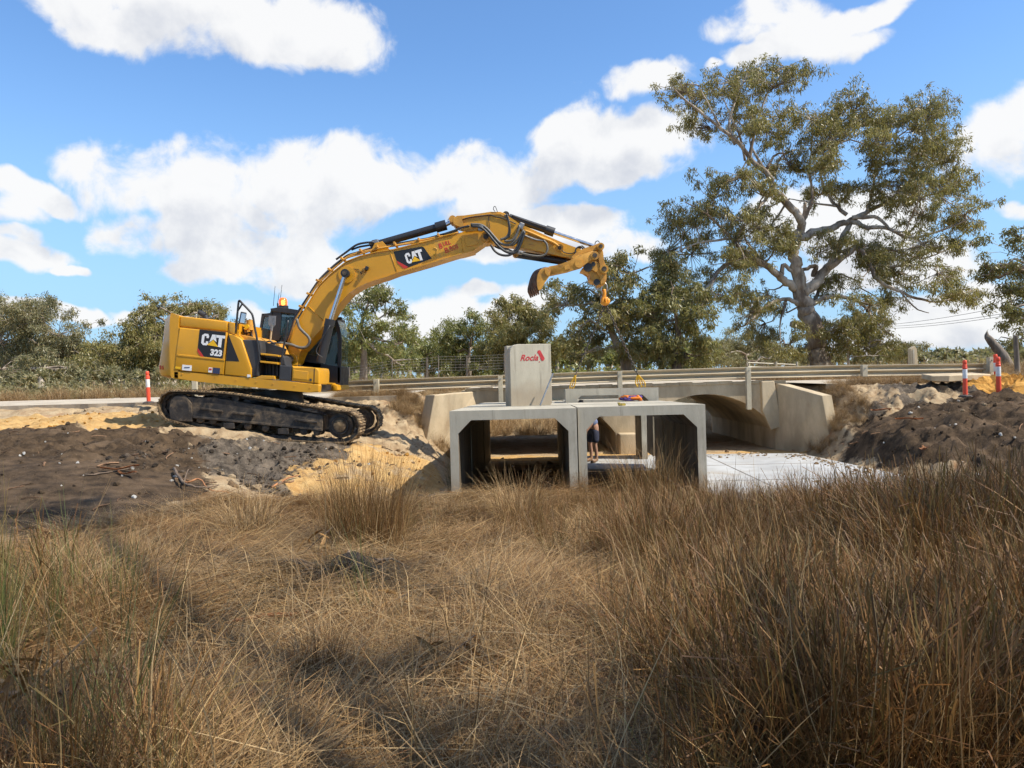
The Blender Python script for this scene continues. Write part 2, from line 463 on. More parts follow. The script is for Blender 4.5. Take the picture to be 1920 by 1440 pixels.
def ground_z(x, y):
    x = np.asarray(x, dtype=float); y = np.asarray(y, dtype=float)
    z = rbf(np.clip(x, -22, 22), np.clip(y, -10, 21.8))
    n = fbm(x, y, .45, 4, 3) - .5
    rough = sst(y, 11.5, 13) * (1 - sst(y, 21.2, 21.9))
    infl = (1 - sst(x, -1.9, -1.3) * (1 - sst(x, 8.0, 8.8)) * sst(y, 12.3, 12.9)) * (1 - .75 * sst(x, -8.6, -7.9) * (1 - sst(x, -4.2, -3.4)) * sst(y, 16, 16.5) * (1 - sst(y, 19.6, 20)))
    z = z + n * .16 + (fbm(x, y, 1.7, 3, 5) - .5) * (.10 + .22 * rough * infl)
    # churned clods on the banks
    cl = np.abs(fbm(x, y, 2.6, 4, 9, .6) - .5)
    z = z - cl * .55 * rough * infl * (.25 + 1.25 * sst(fbm(x, y, .35, 2, 77), .45, .6))
    z = z + (np.abs(fbm(x, y, 5.5, 3, 15, .6) - .5) - .1) * .22 * rough * infl
    # eroded faces beside the wing walls
    ero = sst(y, 19.0, 20.0) * (1 - sst(y, 21.5, 22.0)) * ((1 - sst(x, -1.9, -1.3)) * sst(x, -7.5, -5.5) + sst(x, 8.2, 8.9) * (1 - sst(x, 12.5, 14)))
    z = z + ero * ((np.abs(fbm(x, y * 1.4, 1.3, 4, 91, .6) - .5) - .12) * -1.1 + (fbm(x, y, 4.5, 3, 92, .6) - .5) * .22)
    toe = sst(x, 8.0, 8.8) * (1 - sst(x, 12, 14)) * sst(y, 12, 13) * (1 - sst(y, 19.5, 20.5))
    z = z + toe * ((np.abs(fbm(x, y, 1.1, 4, 93, .62) - .5) - .12) * -.7 + (fbm(x, y, 3.2, 4, 94, .65) - .5) * .34) - .12 * toe
    # the flat floor of the cut and its front edge
    cut = sst(x, -2.0, -1.25) * (1 - sst(x, 8.15, 8.9)) * sst(y - .95 * (1 - sst(x, 3.2, 3.6)), 11.9, 12.7)
    z = z * (1 - cut) + (FLOOR + n * .05 + (fbm(x, y, 3.0, 3, 8) - .5) * .04) * cut
    # little vertical bite in the verge on the left
    z = np.where((x < -4.9) | (x > 9.2), z, z)
    # road bank behind, open where the creek runs under the bridge
    bank = sst(y + n * .3, 21.0, 21.5)
    vz = ROAD - .06 + (fbm(x, y, .8, 3, 33) - .5) * .12
    far = -1.0 + (fbm(x, y, .02, 3, 41) - .5) * 1.0
    vz = vz * (1 - sst(y, 31, 38)) + far * sst(y, 31, 38)
    side = np.minimum(sst(x, -3.1, -4.0) if False else sst(-x, 3.0, 3.9) + sst(x, 9.0, 9.9), 1)
    bk = bank * side
    z = z * (1 - bk) + vz * bk
    behind = sst(y, 21.9, 22.1) * (1 - side)
    z = z * (1 - behind) + np.where((x > CH0 - .25) & (x < CH1 + .25), FLOOR + n * .2, -1.0) * behind
    chan = sst(x, -1.8, -1.1) * (1 - sst(x, 7.7, 8.4))
    beyond = sst(y, 31.0, 31.6)
    zz = vz * (1 - chan) + np.minimum(vz, FLOOR + .1 + .9 * sst(y, 33, 45) + n * .4) * chan
    z = z * (1 - beyond) + zz * beyond
    # natural distance
    z = z - .25 * sst(np.hypot(x, y), 60, 200)
    return z

def graded(lo, a, b, hi, step, grow=1.12):
    xs = list(np.arange(a, b + 1e-6, step)); s = step
    while xs[-1] < hi: s *= grow; xs.append(xs[-1] + s)
    s = step; left = [xs[0]]
    while left[-1] > lo: s *= grow; left.append(left[-1] - s)
    return np.array(left[:0:-1] + xs)

gx = graded(-900, -12.5, 12.5, 900, .075)
gy = np.concatenate([graded(-60, 2.2, 2.3, 2.35, .09)[:-1], np.arange(2.4, 24.0, .075), graded(24, 24, 24, 1500, .12, 1.1)[1:]])
gy = np.unique(np.round(gy, 4))
XX, YY = np.meshgrid(gx, gy)
ZZ = ground_z(XX, YY)
nx, ny = len(gx), len(gy)
idx = np.arange(nx * ny).reshape(ny, nx)
fc = np.stack([idx[:-1, :-1], idx[:-1, 1:], idx[1:, 1:], idx[1:, :-1]], -1).reshape(-1, 4)
gme = grid_mesh('ground', np.stack([XX, YY, ZZ], -1), fc)
dz, oz, cz, sz = zones(XX.ravel(), YY.ravel())
ca = gme.color_attributes.new('soil', 'FLOAT_COLOR', 'POINT')
ca.data.foreach_set('color', np.stack([dz, oz, cz, sz], -1).astype(np.float32).ravel())
gme.polygons.foreach_set('use_smooth', [True] * len(gme.polygons))

m, N, p = material('earth')
at = N.n('ShaderNodeAttribute', attribute_name='soil')
sp = N.n('ShaderNodeSeparateColor'); N.put(sp.inputs[0], at.outputs['Color'])
tcn = N.n('ShaderNodeTexCoord'); ov = tcn.outputs['Object']
big = N.noise(ov, .6, 5.0); med = N.noise(ov, 4.0, 8.0, .65); fin = N.noise(ov, 26.0, 8.0, .7); gr = N.noise(ov, 90.0, 4.0, .7)
pale = N.mix(N.ss(med, .3, .7), (.30, .205, .115), (.47, .36, .22))
pale = N.mix(N.ss(fin, .55, .75, 0, .6), pale, (.20, .12, .065))
rust = N.ss(N.noise(ov, 1.3, 6.0, .6, .6), .56, .72, 0, .6)
pale = N.mix(rust, pale, (.30, .13, .05))
dark = N.mix(N.ss(med, .3, .72), (.034, .023, .014), (.115, .076, .044))
dark = N.mix(N.ss(fin, .56, .72, 0, .8), dark, (.20, .145, .095))
dark = N.mix(N.ss(N.noise(ov, 1.1, 4.0), .52, .68, 0, .55), dark, (.17, .115, .07))
oran = N.mix(N.ss(med, .3, .7), (.43, .25, .09), (.57, .38, .16))
oran = N.mix(N.ss(fin, .52, .72, 0, .6), oran, (.36, .17, .05))
clay = N.mix(N.ss(med, .3, .7), (.036, .029, .022), (.17, .135, .10))
clay = N.mix(N.ss(fin, .55, .72, 0, .7), clay, (.30, .26, .2))
stra = N.mix(N.ss(med, .3, .7), (.09, .062, .036), (.25, .17, .085))
stra = N.mix(N.ss(fin, .5, .75), stra, (.06, .042, .026))
jit = N.m('MULTIPLY', N.m('SUBTRACT', N.noise(ov, 2.6, 9.0, .74), .5), 1.5)
def wz(s): return N.ss(N.m('ADD', s, jit), .38, .62)
c = N.mix(wz(sp.outputs[2]), pale, clay)
c = N.mix(wz(sp.outputs[1]), c, oran)
c = N.mix(wz(sp.outputs[0]), c, dark)
c = N.mix(wz(at.outputs['Alpha']), c, stra)
geo = N.n('ShaderNodeSeparateXYZ'); N.put(geo.inputs[0], ov)
farm = N.ss(geo.outputs[1], 29.0, 33.0)
drygrass = N.mix(N.ss(big, .3, .7), (.30, .22, .11), (.42, .32, .17))
c = N.mix(farm, c, drygrass)
N.put(p.inputs['Base Color'], c)
p.inputs['Roughness'].default_value = .95
p.inputs['Specular IOR Level'].default_value = .15
bn = N.n('ShaderNodeBump'); bn.inputs['Strength'].default_value = .9; bn.inputs['Distance'].default_value = .035
N.put(bn.inputs['Height'], N.m('ADD', N.m('ADD', fin, N.m('MULTIPLY', med, .8)), N.m('MULTIPLY', gr, .35)))
N.put(p.inputs['Normal'], bn.outputs[0])
ground = link_mesh('ground', gme, m)
tag(ground, kind='structure')

def gz(x, y): return float(ground_z(np.array([x]), np.array([y]))[0])

# ---------------------------------------------------------------- road on its bank
m, N, p = material('gravel_road')
tcn = N.n('ShaderNodeTexCoord'); ov = tcn.outputs['Object']
c = N.mix(N.ss(N.noise(ov, 1.5, 8.0, .7), .3, .7), (.34, .28, .2), (.52, .45, .34))
N.put(p.inputs['Base Color'], c); p.inputs['Roughness'].default_value = .95
bn = N.n('ShaderNodeBump'); bn.inputs['Strength'].default_value = .5; bn.inputs['Distance'].default_value = .02
N.put(bn.inputs['Height'], N.noise(ov, 60, 4)); N.put(p.inputs['Normal'], bn.outputs[0])
def road_strip(name, x0, x1, y0, y1, z0, thick):
    bm = B(); n = max(8, int((x1 - x0) / .25))
    fr, bk = [], []
    top0 = [Vector((x0 + (x1 - x0) * i / n, y0 + (float(vnoise(np.array([i * .7]), np.array([.5]), 5)[0]) - .5) * .16, z0)) for i in range(n + 1)]
    top1 = [Vector((q.x, y1, z0 + .02)) for q in top0]
    a = [bm.verts.new(q) for q in top0]; b = [bm.verts.new(q) for q in top1]
    a2 = [bm.verts.new(q - Vector((0, -.03, thick))) for q in top0]
    for i in range(n):
        bm.faces.new((a[i], a[i + 1], b[i + 1], b[i])); bm.faces.new((a2[i], a2[i + 1], a[i + 1], a[i]))
    return bm
ro = obj('road', road_strip('road', -420, -3.3, 21.25, 28.6, ROAD, .16), m); tag(ro, kind='structure')
ro2 = obj('road', road_strip('road', 9.35, 420, 22.2, 28.6, ROAD, .16), m); tag(ro2, kind='structure')

# ---------------------------------------------------------------- old arch bridge
CONC_OLD = mat('old_concrete', (.50, .40, .26), .85, var=.16, scale=1.6, bump=.35, bscale=28, dirt=(.30, .20, .11), dirt_amt=.32, dirt_scale=.9, spec=.2, stretch=(1, 1, .45))
CONC = mat('precast_concrete', (.45, .41, .32), .8, var=.12, scale=1.5, bump=.15, bscale=45, dirt=(.20, .175, .13), dirt_amt=.38, dirt_scale=.9, spec=.25, stretch=(1, 1, .4))
_t = CONC.node_tree; _N = NB(_t); _p = _t.nodes['Principled BSDF']; _src = _p.inputs['Base Color'].links[0].from_socket
_tc = _N.n('ShaderNodeTexCoord'); _ov = _tc.outputs['Object']
_c = _N.mix(_N.ss(_N.noise(_ov, 55.0, 2.0, .5), .66, .72, 0, .55), _src, (.10, .09, .075))          # air holes
_c = _N.mix(_N.ss(_N.noise(_N.vm('MULTIPLY', _ov, (5, 5, .35)), 1.6, 6.0, .7), .54, .72, 0, .5), _c, (.17, .15, .115))   # drip stains
_sz = _N.n('ShaderNodeSeparateXYZ'); _N.put(_sz.inputs[0], _ov)
_c = _N.mix(_N.ss(_N.m('ADD', _sz.outputs[2], _N.m('MULTIPLY', _N.noise(_ov, 3.0, 5.0), .5)), .45, .85, .55, 0), _c, (.26, .19, .12))   # mud splash at the foot
_N.put(_p.inputs['Base Color'], _c)
SHADE_STAIN = mat('shade_stained_concrete', (.15, .115, .075), .6, var=.45, scale=2.2, bump=.15, bscale=30, dirt=(.035, .027, .02), dirt_amt=.5, dirt_scale=1.6, stretch=(1, 1, .12))  # stain streaks on a base darkened to paint the culverts' inner shade
bridge = thing('bridge', 'old sandy concrete road bridge with two low arches over the creek', 'bridge', (3.3, 22.0, FLOOR))
YB0, YB1 = 22.0, 29.0
TOPB = -.40
A1 = (.97, 2.05, 1.08); A2 = (5.68, 2.05, 1.08)      # centre, half span, rise
SPR = -1.76
def arc_pts(cx, hs, rise, n=18):
    R = (hs * hs + rise * rise) / (2 * rise); zc = SPR + rise - R
    a = math.asin(hs / R)
    return [(cx + R * math.sin(-a + 2 * a * i / n), zc + R * math.cos(-a + 2 * a * i / n)) for i in range(n + 1)]
def spandrel(y0, y1):
    bm = B()
    out = [(-1.5, TOPB), (-1.5, FLOOR - .3), (A1[0] - A1[1], FLOOR - .3)]
    out += arc_pts(*A1) + [(A1[0] + A1[1], FLOOR - .3), (A2[0] - A2[1], FLOOR - .3)] + arc_pts(*A2) + [(A2[0] + A2[1], FLOOR - .3), (8.1, FLOOR - .3), (8.1, TOPB)]
    # split in two pieces per side so faces stay simple
    def strip(pts_low):
        pass
    xs = [o[0] for o in out[2:-2]]
    low = out[1:-1]
    fa, fb, ta, tb = [], [], [], []
    for (x, z) in low:
        fa.append(bm.verts.new((x, y0, z))); fb.append(bm.verts.new((x, y1, z)))
        ta.append(bm.verts.new((x, y0, TOPB))); tb.append(bm.verts.new((x, y1, TOPB)))
    for i in range(len(low) - 1):
        if abs(low[i][0] - low[i + 1][0]) > 1e-6:
            bm.faces.new((fa[i], fa[i + 1], ta[i + 1], ta[i])); bm.faces.new((fb[i + 1], fb[i], tb[i], tb[i + 1]))
            bm.faces.new((ta[i], ta[i + 1], tb[i + 1], tb[i]))
        bm.faces.new((fa[i + 1], fa[i], fb[i], fb[i + 1]))
    return bm
obj('barrel', spandrel(YB0, YB1), CONC_OLD, bridge)
bm = B(); box(bm, (3.3, 25.5, TOPB + .03), (9.4, 6.7, .06)); obj('deck', bm, m, bridge)
# projecting edge course over the arches
bm = B()
for i in range(24):
    x0, x1 = -1.35 + i * .392, -1.35 + (i + 1) * .392
    box(bm, ((x0 + x1) / 2, YB0 + .13, TOPB + .035 + .012 * math.sin(i * 2.1)), (.388, .34, .09), bevel=.01, seg=1)
obj('edge_course', bm, CONC_OLD, bridge)
# left wing wall: angled out towards the creek, its end cut on a slope
def wall(pts_top, pts_bot, th):
    bm = B()
    a = [Vector(q) for q in pts_top]; b = [Vector(q) for q in pts_bot]
    d = (a[-1] - a[0]); nrm = Vector((-d.y, d.x, 0)).normalized() * th
    fr = b + a[::-1]
    return prism(bm, fr, [q + nrm for q in fr], .02)
tl0, tl1 = P(893, 733, 22.02), P(813, 741, 20.6)
bl1 = P(803, 802, 20.6)
obj('wing_wall', wall([(tl1.x + .03, tl1.y, tl1.z), (-1.08, 22.0, TOPB - .02)], [(bl1.x - .25, tl1.y - .05, FLOOR - .3), (-1.08, 22.0, FLOOR - .3)], .35), CONC_OLD, bridge)
tr0, tr1 = P(1452, 716, 22.0), P(1541, 742, 20.3)
br1 = P(1553, 800, 20.3)
obj('wing_wall', wall([(7.74, 22.0, TOPB), (tr1.x, tr1.y, tr1.z)], [(7.74, 22.0, FLOOR - .3), (br1.x + .15, br1.y, FLOOR - .3)], .35), CONC_OLD, bridge)
# buttress beside the right arch and the middle pier's cutwater
bm = B(); ext(bm, [(1428, 715), (1452, 714), (1466, 800), (1446, 806), (1430, 770)], 21.86, 22.05, .02); obj('buttress', bm, CONC_OLD, bridge)
bm = B(); box(bm, (3.33, 21.85, -2.2), (.52, .4, .9), bevel=.04); obj('pier_footing', bm, CONC_OLD, bridge)

# ---------------------------------------------------------------- guard rail
RAILM = mat('weathered_guard_rail', (.60, .50, .34), .55, metal=.1, var=.12, scale=2.0, dirt=(.30, .20, .10), dirt_amt=.22, dirt_scale=2.5, bump=.05, stretch=(.3, 1, 1))
POSTM = mat('rail_post_paint', (.46, .40, .28), .6, var=.1, scale=3.0, dirt=(.30, .21, .12), dirt_amt=.2, dirt_scale=3.0, bump=.05)
STEEL = mat('bare_steel', (.42, .40, .37), .35, metal=.9, var=.1, scale=8.0)
def wbeam(a, b, h=.33, depth=.12, z_up=0.0):
    """back of a W profile rail from a to b (points on its top edge)"""
    prof = [(0, 0), (0, -.02), (-1, -.095), (-.97, -.112), (.0, -.160), (.0, -.172), (-1, -.240), (-.97, -.258), (0, -.31), (0, -.33)]
    bm = B(); d = (b - a).normalized(); side = Vector((-d.y, d.x, 0)).normalized()
    rows = []
    for q in (a, b):
        fr = [bm.verts.new(q - side * (pz * depth) + Vector((0, 0, z * h / .33))) for pz, z in prof]
        bk = [bm.verts.new(v.co + side * .006) for v in fr]
        rows.append((fr, bk))
    (f0, b0), (f1, b1) = rows
    n = len(prof)
    for i in range(n - 1):
        bm.faces.new((f0[i], f0[i + 1], f1[i + 1], f1[i])); bm.faces.new((b0[i + 1], b0[i], b1[i], b1[i + 1]))
    for e, g in ((f0, b0), (f1, b1)):
        for i in range(n - 1): bm.faces.new((e[i], e[i + 1], g[i + 1], g[i]))
    for i in (0, n - 1): bm.faces.new((f0[i], b0[i], b1[i], f1[i]))
    return bm
rail = thing('guard_rail', 'long cream steel guard rail along the near edge of the bridge', 'guard rail', P(1160, 760, 21.9))
RY = 21.86
top = [P(470, 722.5, RY + .5), P(705, 712.0, RY), P(938, 703.0, RY), P(1162, 695.2, RY), P(1403, 688.2, RY), P(1621, 684.0, RY), P(1856, 681.5, RY)]
for a, b in zip(top, top[1:]):
    obj('rail', wbeam(a - (b - a) * .01, b + (b - a) * .01 + Vector((0, 0, .004))), RAILM, rail)
bm = B(); cyl(bm, top[-1] + Vector((.0, .12, 0)), top[-1] + Vector((.0, .12, -.33)), .16, n=16); obj('end_wing', bm, RAILM, rail)
post_rows = [(477, 722, 760), (705, 710.5, 742), (938, 704.5, 758), (1162, 696, 757), (1403, 688.5, 768), (1621, 684, 706), (1858, 669, 698)]
for i, (px, t, b) in enumerate(post_rows):
    q, r = P(px, t, RY - .16), P(px, b, RY - .16)
    w = .13 if i not in (1, 5) else .15
    bm = B()
    h = q.z - r.z; c = Vector((q.x, RY - .17, q.z - h / 2))
    box(bm, c, (w, .05, h), bevel=.006); box(bm, c + Vector((-w / 2 + .01, .075, -.0)), (.02, .1, h - .02)); box(bm, c + Vector((w / 2 - .01, .075, 0)), (.02, .1, h - .02))
    po = obj('post', bm, POSTM, rail)
    bm = B(); cyl(bm, c + Vector((0, -.024, h / 2 - .1)), c + Vector((0, -.05, h / 2 - .1)), .018, n=8); obj('bolt', bm, STEEL, po)
# steel handrail pipe low on the bridge face
bm = B(); tube(bm, [P(896, 724, 21.95), P(1240, 712, 21.95)], .03, 8); obj('lower_pipe', bm, RAILM, rail)

# the rail on the far side of the road, seen on the left and over the bridge
rail2 = thing('guard_rail', 'distant cream guard rail across the road, left of the excavator', 'guard rail', P(200, 765, 29.0))
t2 = [P(85, 752.5, 29.2), P(220, 747.5, 29.2), P(305, 744.5, 29.2), P(420, 741, 29.2)]
for a, b in zip(t2, t2[1:]): obj('rail', wbeam(a, b + Vector((0, 0, .004)), .26), RAILM, rail2)
for px, t in ((90, 751), (219, 746), (365, 714)):
    q = P(px, t, 29.05); bm = B(); h = q.z - (ROAD - .3)
    box(bm, (q.x, 29.05, q.z - h / 2), (.2, .12, h), bevel=.015); obj('post', bm, POSTM, rail2)
# ================================================================ excavator
YEL = mat('yellow_paint', (.62, .295, .012), .38, var=.05, scale=1.2, dirt=(.40, .25, .09), dirt_amt=.24, dirt_scale=1.6, bump=.02, bscale=6, spec=.45, coat=.12)
YELW = mat('worn_yellow_paint', (.56, .27, .035), .6, var=.16, scale=4, dirt=(.26, .13, .045), dirt_amt=.42, dirt_scale=5, bump=.12, bscale=30)
BLK = mat('black_paint', (.022, .022, .024), .45, var=.12, scale=3, dirt=(.10, .08, .06), dirt_amt=.12, dirt_scale=3)
GREY = mat('dark_grey_plastic', (.040, .040, .042), .6, var=.12, scale=3, dirt=(.12, .10, .08), dirt_amt=.15, dirt_scale=2)
TRACKM = mat('track_steel', (.045, .038, .032), .65, metal=.25, var=.3, scale=5, dirt=(.24, .17, .10), dirt_amt=.48, dirt_scale=4, bump=.25, bscale=30)
SHOEM = mat('muddy_track_shoe', (.15, .105, .062), .85, var=.35, scale=6, dirt=(.42, .29, .15), dirt_amt=.5, dirt_scale=4, bump=.4, bscale=25, spec=.2)
RUST = mat('rusty_scoop_steel', (.15, .075, .04), .7, metal=.2, var=.35, scale=5, dirt=(.26, .13, .05), dirt_amt=.4, dirt_scale=4, bump=.2)
CHROME = mat('chromed_rod', (.62, .62, .64), .16, metal=1.0, var=.04, scale=5)
RUBBER = mat('rubber_hose', (.03, .03, .03), .5, var=.1, scale=8, dirt=(.10, .085, .07), dirt_amt=.2)
HOSEG = mat('dusty_hose', (.13, .12, .10), .55, var=.2, scale=9)
WHITE = mat('white_print', (.80, .79, .76), .5, var=.03, scale=5)
REDP = mat('red_print', (.55, .035, .02), .5, var=.05, scale=5)
YELP = mat('yellow_print', (.85, .48, .01), .5, var=.03, scale=5)
BLKP = mat('black_print', (.012, .011, .011), .42, var=.05, scale=5)
BLUEP = mat('blue_print', (.03, .04, .09), .4, var=.1, scale=8)
ALU = mat('worn_steel_blade', (.30, .29, .28), .45, metal=.7, var=.2, scale=9)
WOOD = mat('pale_wood', (.50, .36, .20), .6, var=.15, scale=10, stretch=(1, 1, .2))
m_, N_, p_ = material('dark_cab_glass')
p_.inputs['Base Color'].default_value = (.02, .045, .045, 1); p_.inputs['Roughness'].default_value = .04
p_.inputs['Alpha'].default_value = .62; p_.inputs['Specular IOR Level'].default_value = .7
GLASS = m_
m_, N_, p_ = material('clear_cab_glass')
p_.inputs['Base Color'].default_value = (.03, .07, .10, 1); p_.inputs['Roughness'].default_value = .03; p_.inputs['Alpha'].default_value = .3
GLASSC = m_
m_, N_, p_ = material('beacon_lens')
p_.inputs['Base Color'].default_value = (.85, .22, .02, 1); p_.inputs['Roughness'].default_value = .15
p_.inputs['Alpha'].default_value = .8
BEAC = m_
m_, N_, p_ = material('beacon_lamp')
p_.inputs['Emission Color'].default_value = (1, .5, .08, 1); p_.inputs['Emission Strength'].default_value = 9.0
LAMP = m_

Z1 = lambda x, y: (270 + x / 4.174, 520 + y / 4.174)
Z2 = lambda x, y: (520 + x / 5.538, 380 + y / 5.538)
Z3 = lambda x, y: (830 + x / 5.538, 380 + y / 5.538)
Z8 = lambda x, y: (400 + x / 6.857, 540 + y / 6.857)
def zz(f, *pts): return [f(*q) for q in pts]

DN = 16.62           # near side of the house
DB0, DB1 = 17.72, 18.32   # boom
exc = thing('excavator', 'yellow tracked excavator with its boom reaching over the culverts, nose pointing downhill', 'excavator', P(485, 835, 18.0))

def part(name, bm, mt, parent=exc, **k): return obj(name, bm, mt, parent, **k)
def ex(name, f, pts, d0, d1, mt, parent=exc, bev=.02, seg=2, **k):
    bm = B(); ext(bm, zz(f, *pts), d0, d1, bev, seg); return part(name, bm, mt, parent, **k)

# ---- tracks
def track(d0):
    d1 = d0 + .6; yc = d0 + .3
    dx = d0                     # same outline in metres for both tracks, taken on the near one
    tr = link_empty = None
    def W(x, y):                # outline point from the photograph, at the near track's depth
        q = P(*Z1(x, y), 16.5); return Vector((q.x, yc, q.z))
    ctrl = [(225, 884), (430, 888), (640, 900), (900, 938), (1200, 985), (1500, 1034), (1600, 1046), (1665, 1090), (1690, 1165), (1668, 1240), (1600, 1290), (1520, 1304), (1300, 1296), (1100, 1282), (850, 1258), (600, 1222), (400, 1182), (240, 1134), (170, 1115), (120, 1070), (101, 1005), (122, 940), (165, 900)]
    loop = [np.array(W(*c)) for c in ctrl]
    p = loop[-2:] + loop + loop[:3]
    pts = []
    for i in range(2, 2 + len(loop)):
        for k in range(12):
            t = k / 12; a, b, c, d = p[i - 1], p[i], p[i + 1], p[i + 2]
            pts.append(0.5 * ((2 * b) + (c - a) * t + (2 * a - 5 * b + 4 * c - d) * t * t + (3 * b - a - 3 * c + d) * t ** 3))
    pts = np.array(pts); cl = np.vstack([pts, pts[:1]])
    seg = np.linalg.norm(np.diff(cl, axis=0), axis=1); cum = np.concatenate([[0], np.cumsum(seg)])
    L = cum[-1]; n = 49
    def at(s):
        s %= L; i = np.searchsorted(cum, s, side='right') - 1; i = min(i, len(seg) - 1)
        return Vector(cl[i] + (cl[i + 1] - cl[i]) * ((s - cum[i]) / seg[i]))
    # chain of links inside the shoes
    cen = Vector(pts.mean(axis=0))
    bm = B(); ring_o, ring_i = [], []
    for s in range(n * 2):
        q = at(L * s / (n * 2)); t = (at(L * s / (n * 2) + .02) - at(L * s / (n * 2) - .02)).normalized()
        nrm = Vector((-t.z, 0, t.x))
        if (q - cen).dot(nrm) < 0: nrm = -nrm
        o = q - nrm * .028; i = q - nrm * (.11 if s % 2 else .085)
        ring_o.append((o, i))
    m2 = len(ring_o); vs = []
    for o, i in ring_o:
        vs.append([bm.verts.new((o.x, yc + sgn, o.z)) for sgn in (-.13, .13)] + [bm.verts.new((i.x, yc + sgn, i.z)) for sgn in (-.13, .13)])
    for k in range(m2):
        a, b = vs[k], vs[(k + 1) % m2]
        bm.faces.new((a[0], b[0], b[1], a[1])); bm.faces.new((a[2], a[3], b[3], b[2]))
        bm.faces.new((a[0], a[2], b[2], b[0])); bm.faces.new((a[1], b[1], b[3], a[3]))
    tr = part('track', bm, TRACKM)
    # shoes: one mesh, one object each
    sm = B(); w = L / n * .97
    prof = [(-w / 2, 0), (-w / 2, -.022), (w / 2, -.022), (w / 2, -.004), (w / 2 - .012, .024), (w / 2 - .03, .024), (w / 2 - .045, 0), (.03, 0), (.018, .02), (-.005, .02), (-.018, 0), (-w / 2 + .055, 0), (-w / 2 + .04, .02), (-w / 2 + .018, .02)]
    prism(sm, [Vector((x, -.30, z)) for x, z in prof], [Vector((x, .30, z)) for x, z in prof])
    bmesh.ops.recalc_face_normals(sm, faces=sm.faces)
    sme = bpy.data.meshes.new('track_shoe'); sm.to_mesh(sme); sm.free(); sme.materials.append(SHOEM)
    base = world_loc(tr)
    for k in range(n):
        s = L * k / n; q = at(s); t = (at(s + .04) - at(s - .04)).normalized(); nrm = Vector((-t.z, 0, t.x))
        if (q - cen).dot(nrm) < 0: nrm = -nrm
        o = bpy.data.objects.new('track_shoe', sme); o.parent = tr
        yv = nrm.cross(t)
        M = Matrix((t, yv, nrm)).transposed().to_4x4(); M.translation = q - base - nrm * .012
        o.matrix_local = M
        COL.objects.link(o)
    def ow(pts): return [W(*q) for q in pts]
    def tprism(name, pts, ya, yb, mt, bev=.012, parent=tr):
        bm = B(); q = ow(pts); prism(bm, [Vector((v.x, ya, v.z)) for v in q], [Vector((v.x, yb, v.z)) for v in q], bev)
        return part(name, bm, mt, parent)
    tprism('track_frame', [(330, 935), (420, 945), (520, 940), (1395, 1085), (1392, 1198), (1330, 1192), (372, 1106), (360, 1010)], d0 + .06, d1 - .06, TRACKM)
    tprism('motor_cover', [(205, 960), (240, 930), (320, 925), (368, 990), (372, 1130), (270, 1128), (200, 1112), (190, 1030)], d0 + .03, d1 - .1, TRACKM)
    tprism('step_ledge', [(440, 1018), (612, 1042), (612, 1055), (440, 1032)], d0 + .0, d0 + .07, TRACKM, .004)
    tprism('step_ledge', [(690, 1050), (862, 1070), (862, 1084), (690, 1066)], d0 + .0, d0 + .07, TRACKM, .004)
    tprism('step_ledge', [(1178, 1105), (1355, 1130), (1355, 1144), (1178, 1120)], d0 + .0, d0 + .07, TRACKM, .004)
    tprism('frame_rail', [(372, 1082), (1392, 1185), (1392, 1203), (372, 1100)], d0 + .03, d0 + .08, TRACKM, .005)
    for (x, y) in ((425, 1113), (525, 1122), (660, 1146), (800, 1166), (940, 1182), (1085, 1198), (1240, 1208), (1345, 1213)):
        q = W(x, y); bm = B(); lathe(bm, (q.x, d0 + .08, q.z), [(.05, 0), (.085, .02), (.085, .1), (.06, .12), (.06, .32), (.085, .34), (.085, .42), (.05, .44)], 14, Vector((0, 1, 0)))
        part('roller', bm, TRACKM, tr, auto=40)
    for x in (660, 1085):
        q = W(x, 1160 if x == 660 else 1202); bm = B(); box(bm, (q.x, d0 + .055, q.z - .01), (.24, .05, .13), bevel=.01); part('roller_guard', bm, TRACKM, tr)
    for (x, y) in ((705, 948), (1075, 1003)):
        q = W(x, y); bm = B(); cyl(bm, (q.x, d0 + .12, q.z), (q.x, d1 - .12, q.z), .075, n=14); part('carrier_roller', bm, TRACKM, tr, auto=40)
    q = W(1525, 1165)
    bm = B(); lathe(bm, (q.x, d0 + .16, q.z), [(.16, -.05), (.19, -.06), (.20, -.03), (.20, 0), (.275, .01), (.275, .1), (.25, .12), (.25, .17), (.275, .19), (.275, .28), (.2, .29)], 28, Vector((0, 1, 0)))
    part('idler', bm, TRACKM, tr, auto=40)
    bm = B(); lathe(bm, (q.x, d0 + .06, q.z), [(.10, 0), (.135, .012), (.14, .05)], 20, Vector((0, 1, 0))); part('idler_hub', bm, SHOEM, tr, auto=40)
    for k in range(6):
        a = k * math.pi / 3; bm = B(); cyl(bm, (q.x + .11 * math.cos(a), d0 + .055, q.z + .11 * math.sin(a)), (q.x + .11 * math.cos(a), d0 + .075, q.z + .11 * math.sin(a)), .012, n=6); part('bolt', bm, TRACKM, tr)
    q = W(228, 1008)
    bm = B()
    ro_, ri_ = [], []
    nt_ = 42
    for k in range(nt_):
        a = 2 * math.pi * k / nt_; r = .285 if (k // 2) % 2 else .25
        ro_.append(Vector((q.x + r * math.cos(a), d0 + .24, q.z + r * math.sin(a))))
    prism(bm, ro_, [Vector((v.x, d0 + .36, v.z)) for v in ro_]); part('sprocket', bm, TRACKM, tr)
    return tr
tk_near = track(16.5); tk_far = track(18.9)
ex('car_body', Z1, [(560, 960), (1250, 1050), (1250, 1110), (560, 1040)], 17.1, 18.9, BLK)
bm = B()
q = P(*Z1(1030, 905), 18.0)
cyl(bm, q + Vector((.04, 0, -.30)), q + Vector((.0, 0, .06)), .62, n=36); part('slew_ring', bm, BLK, auto=40)

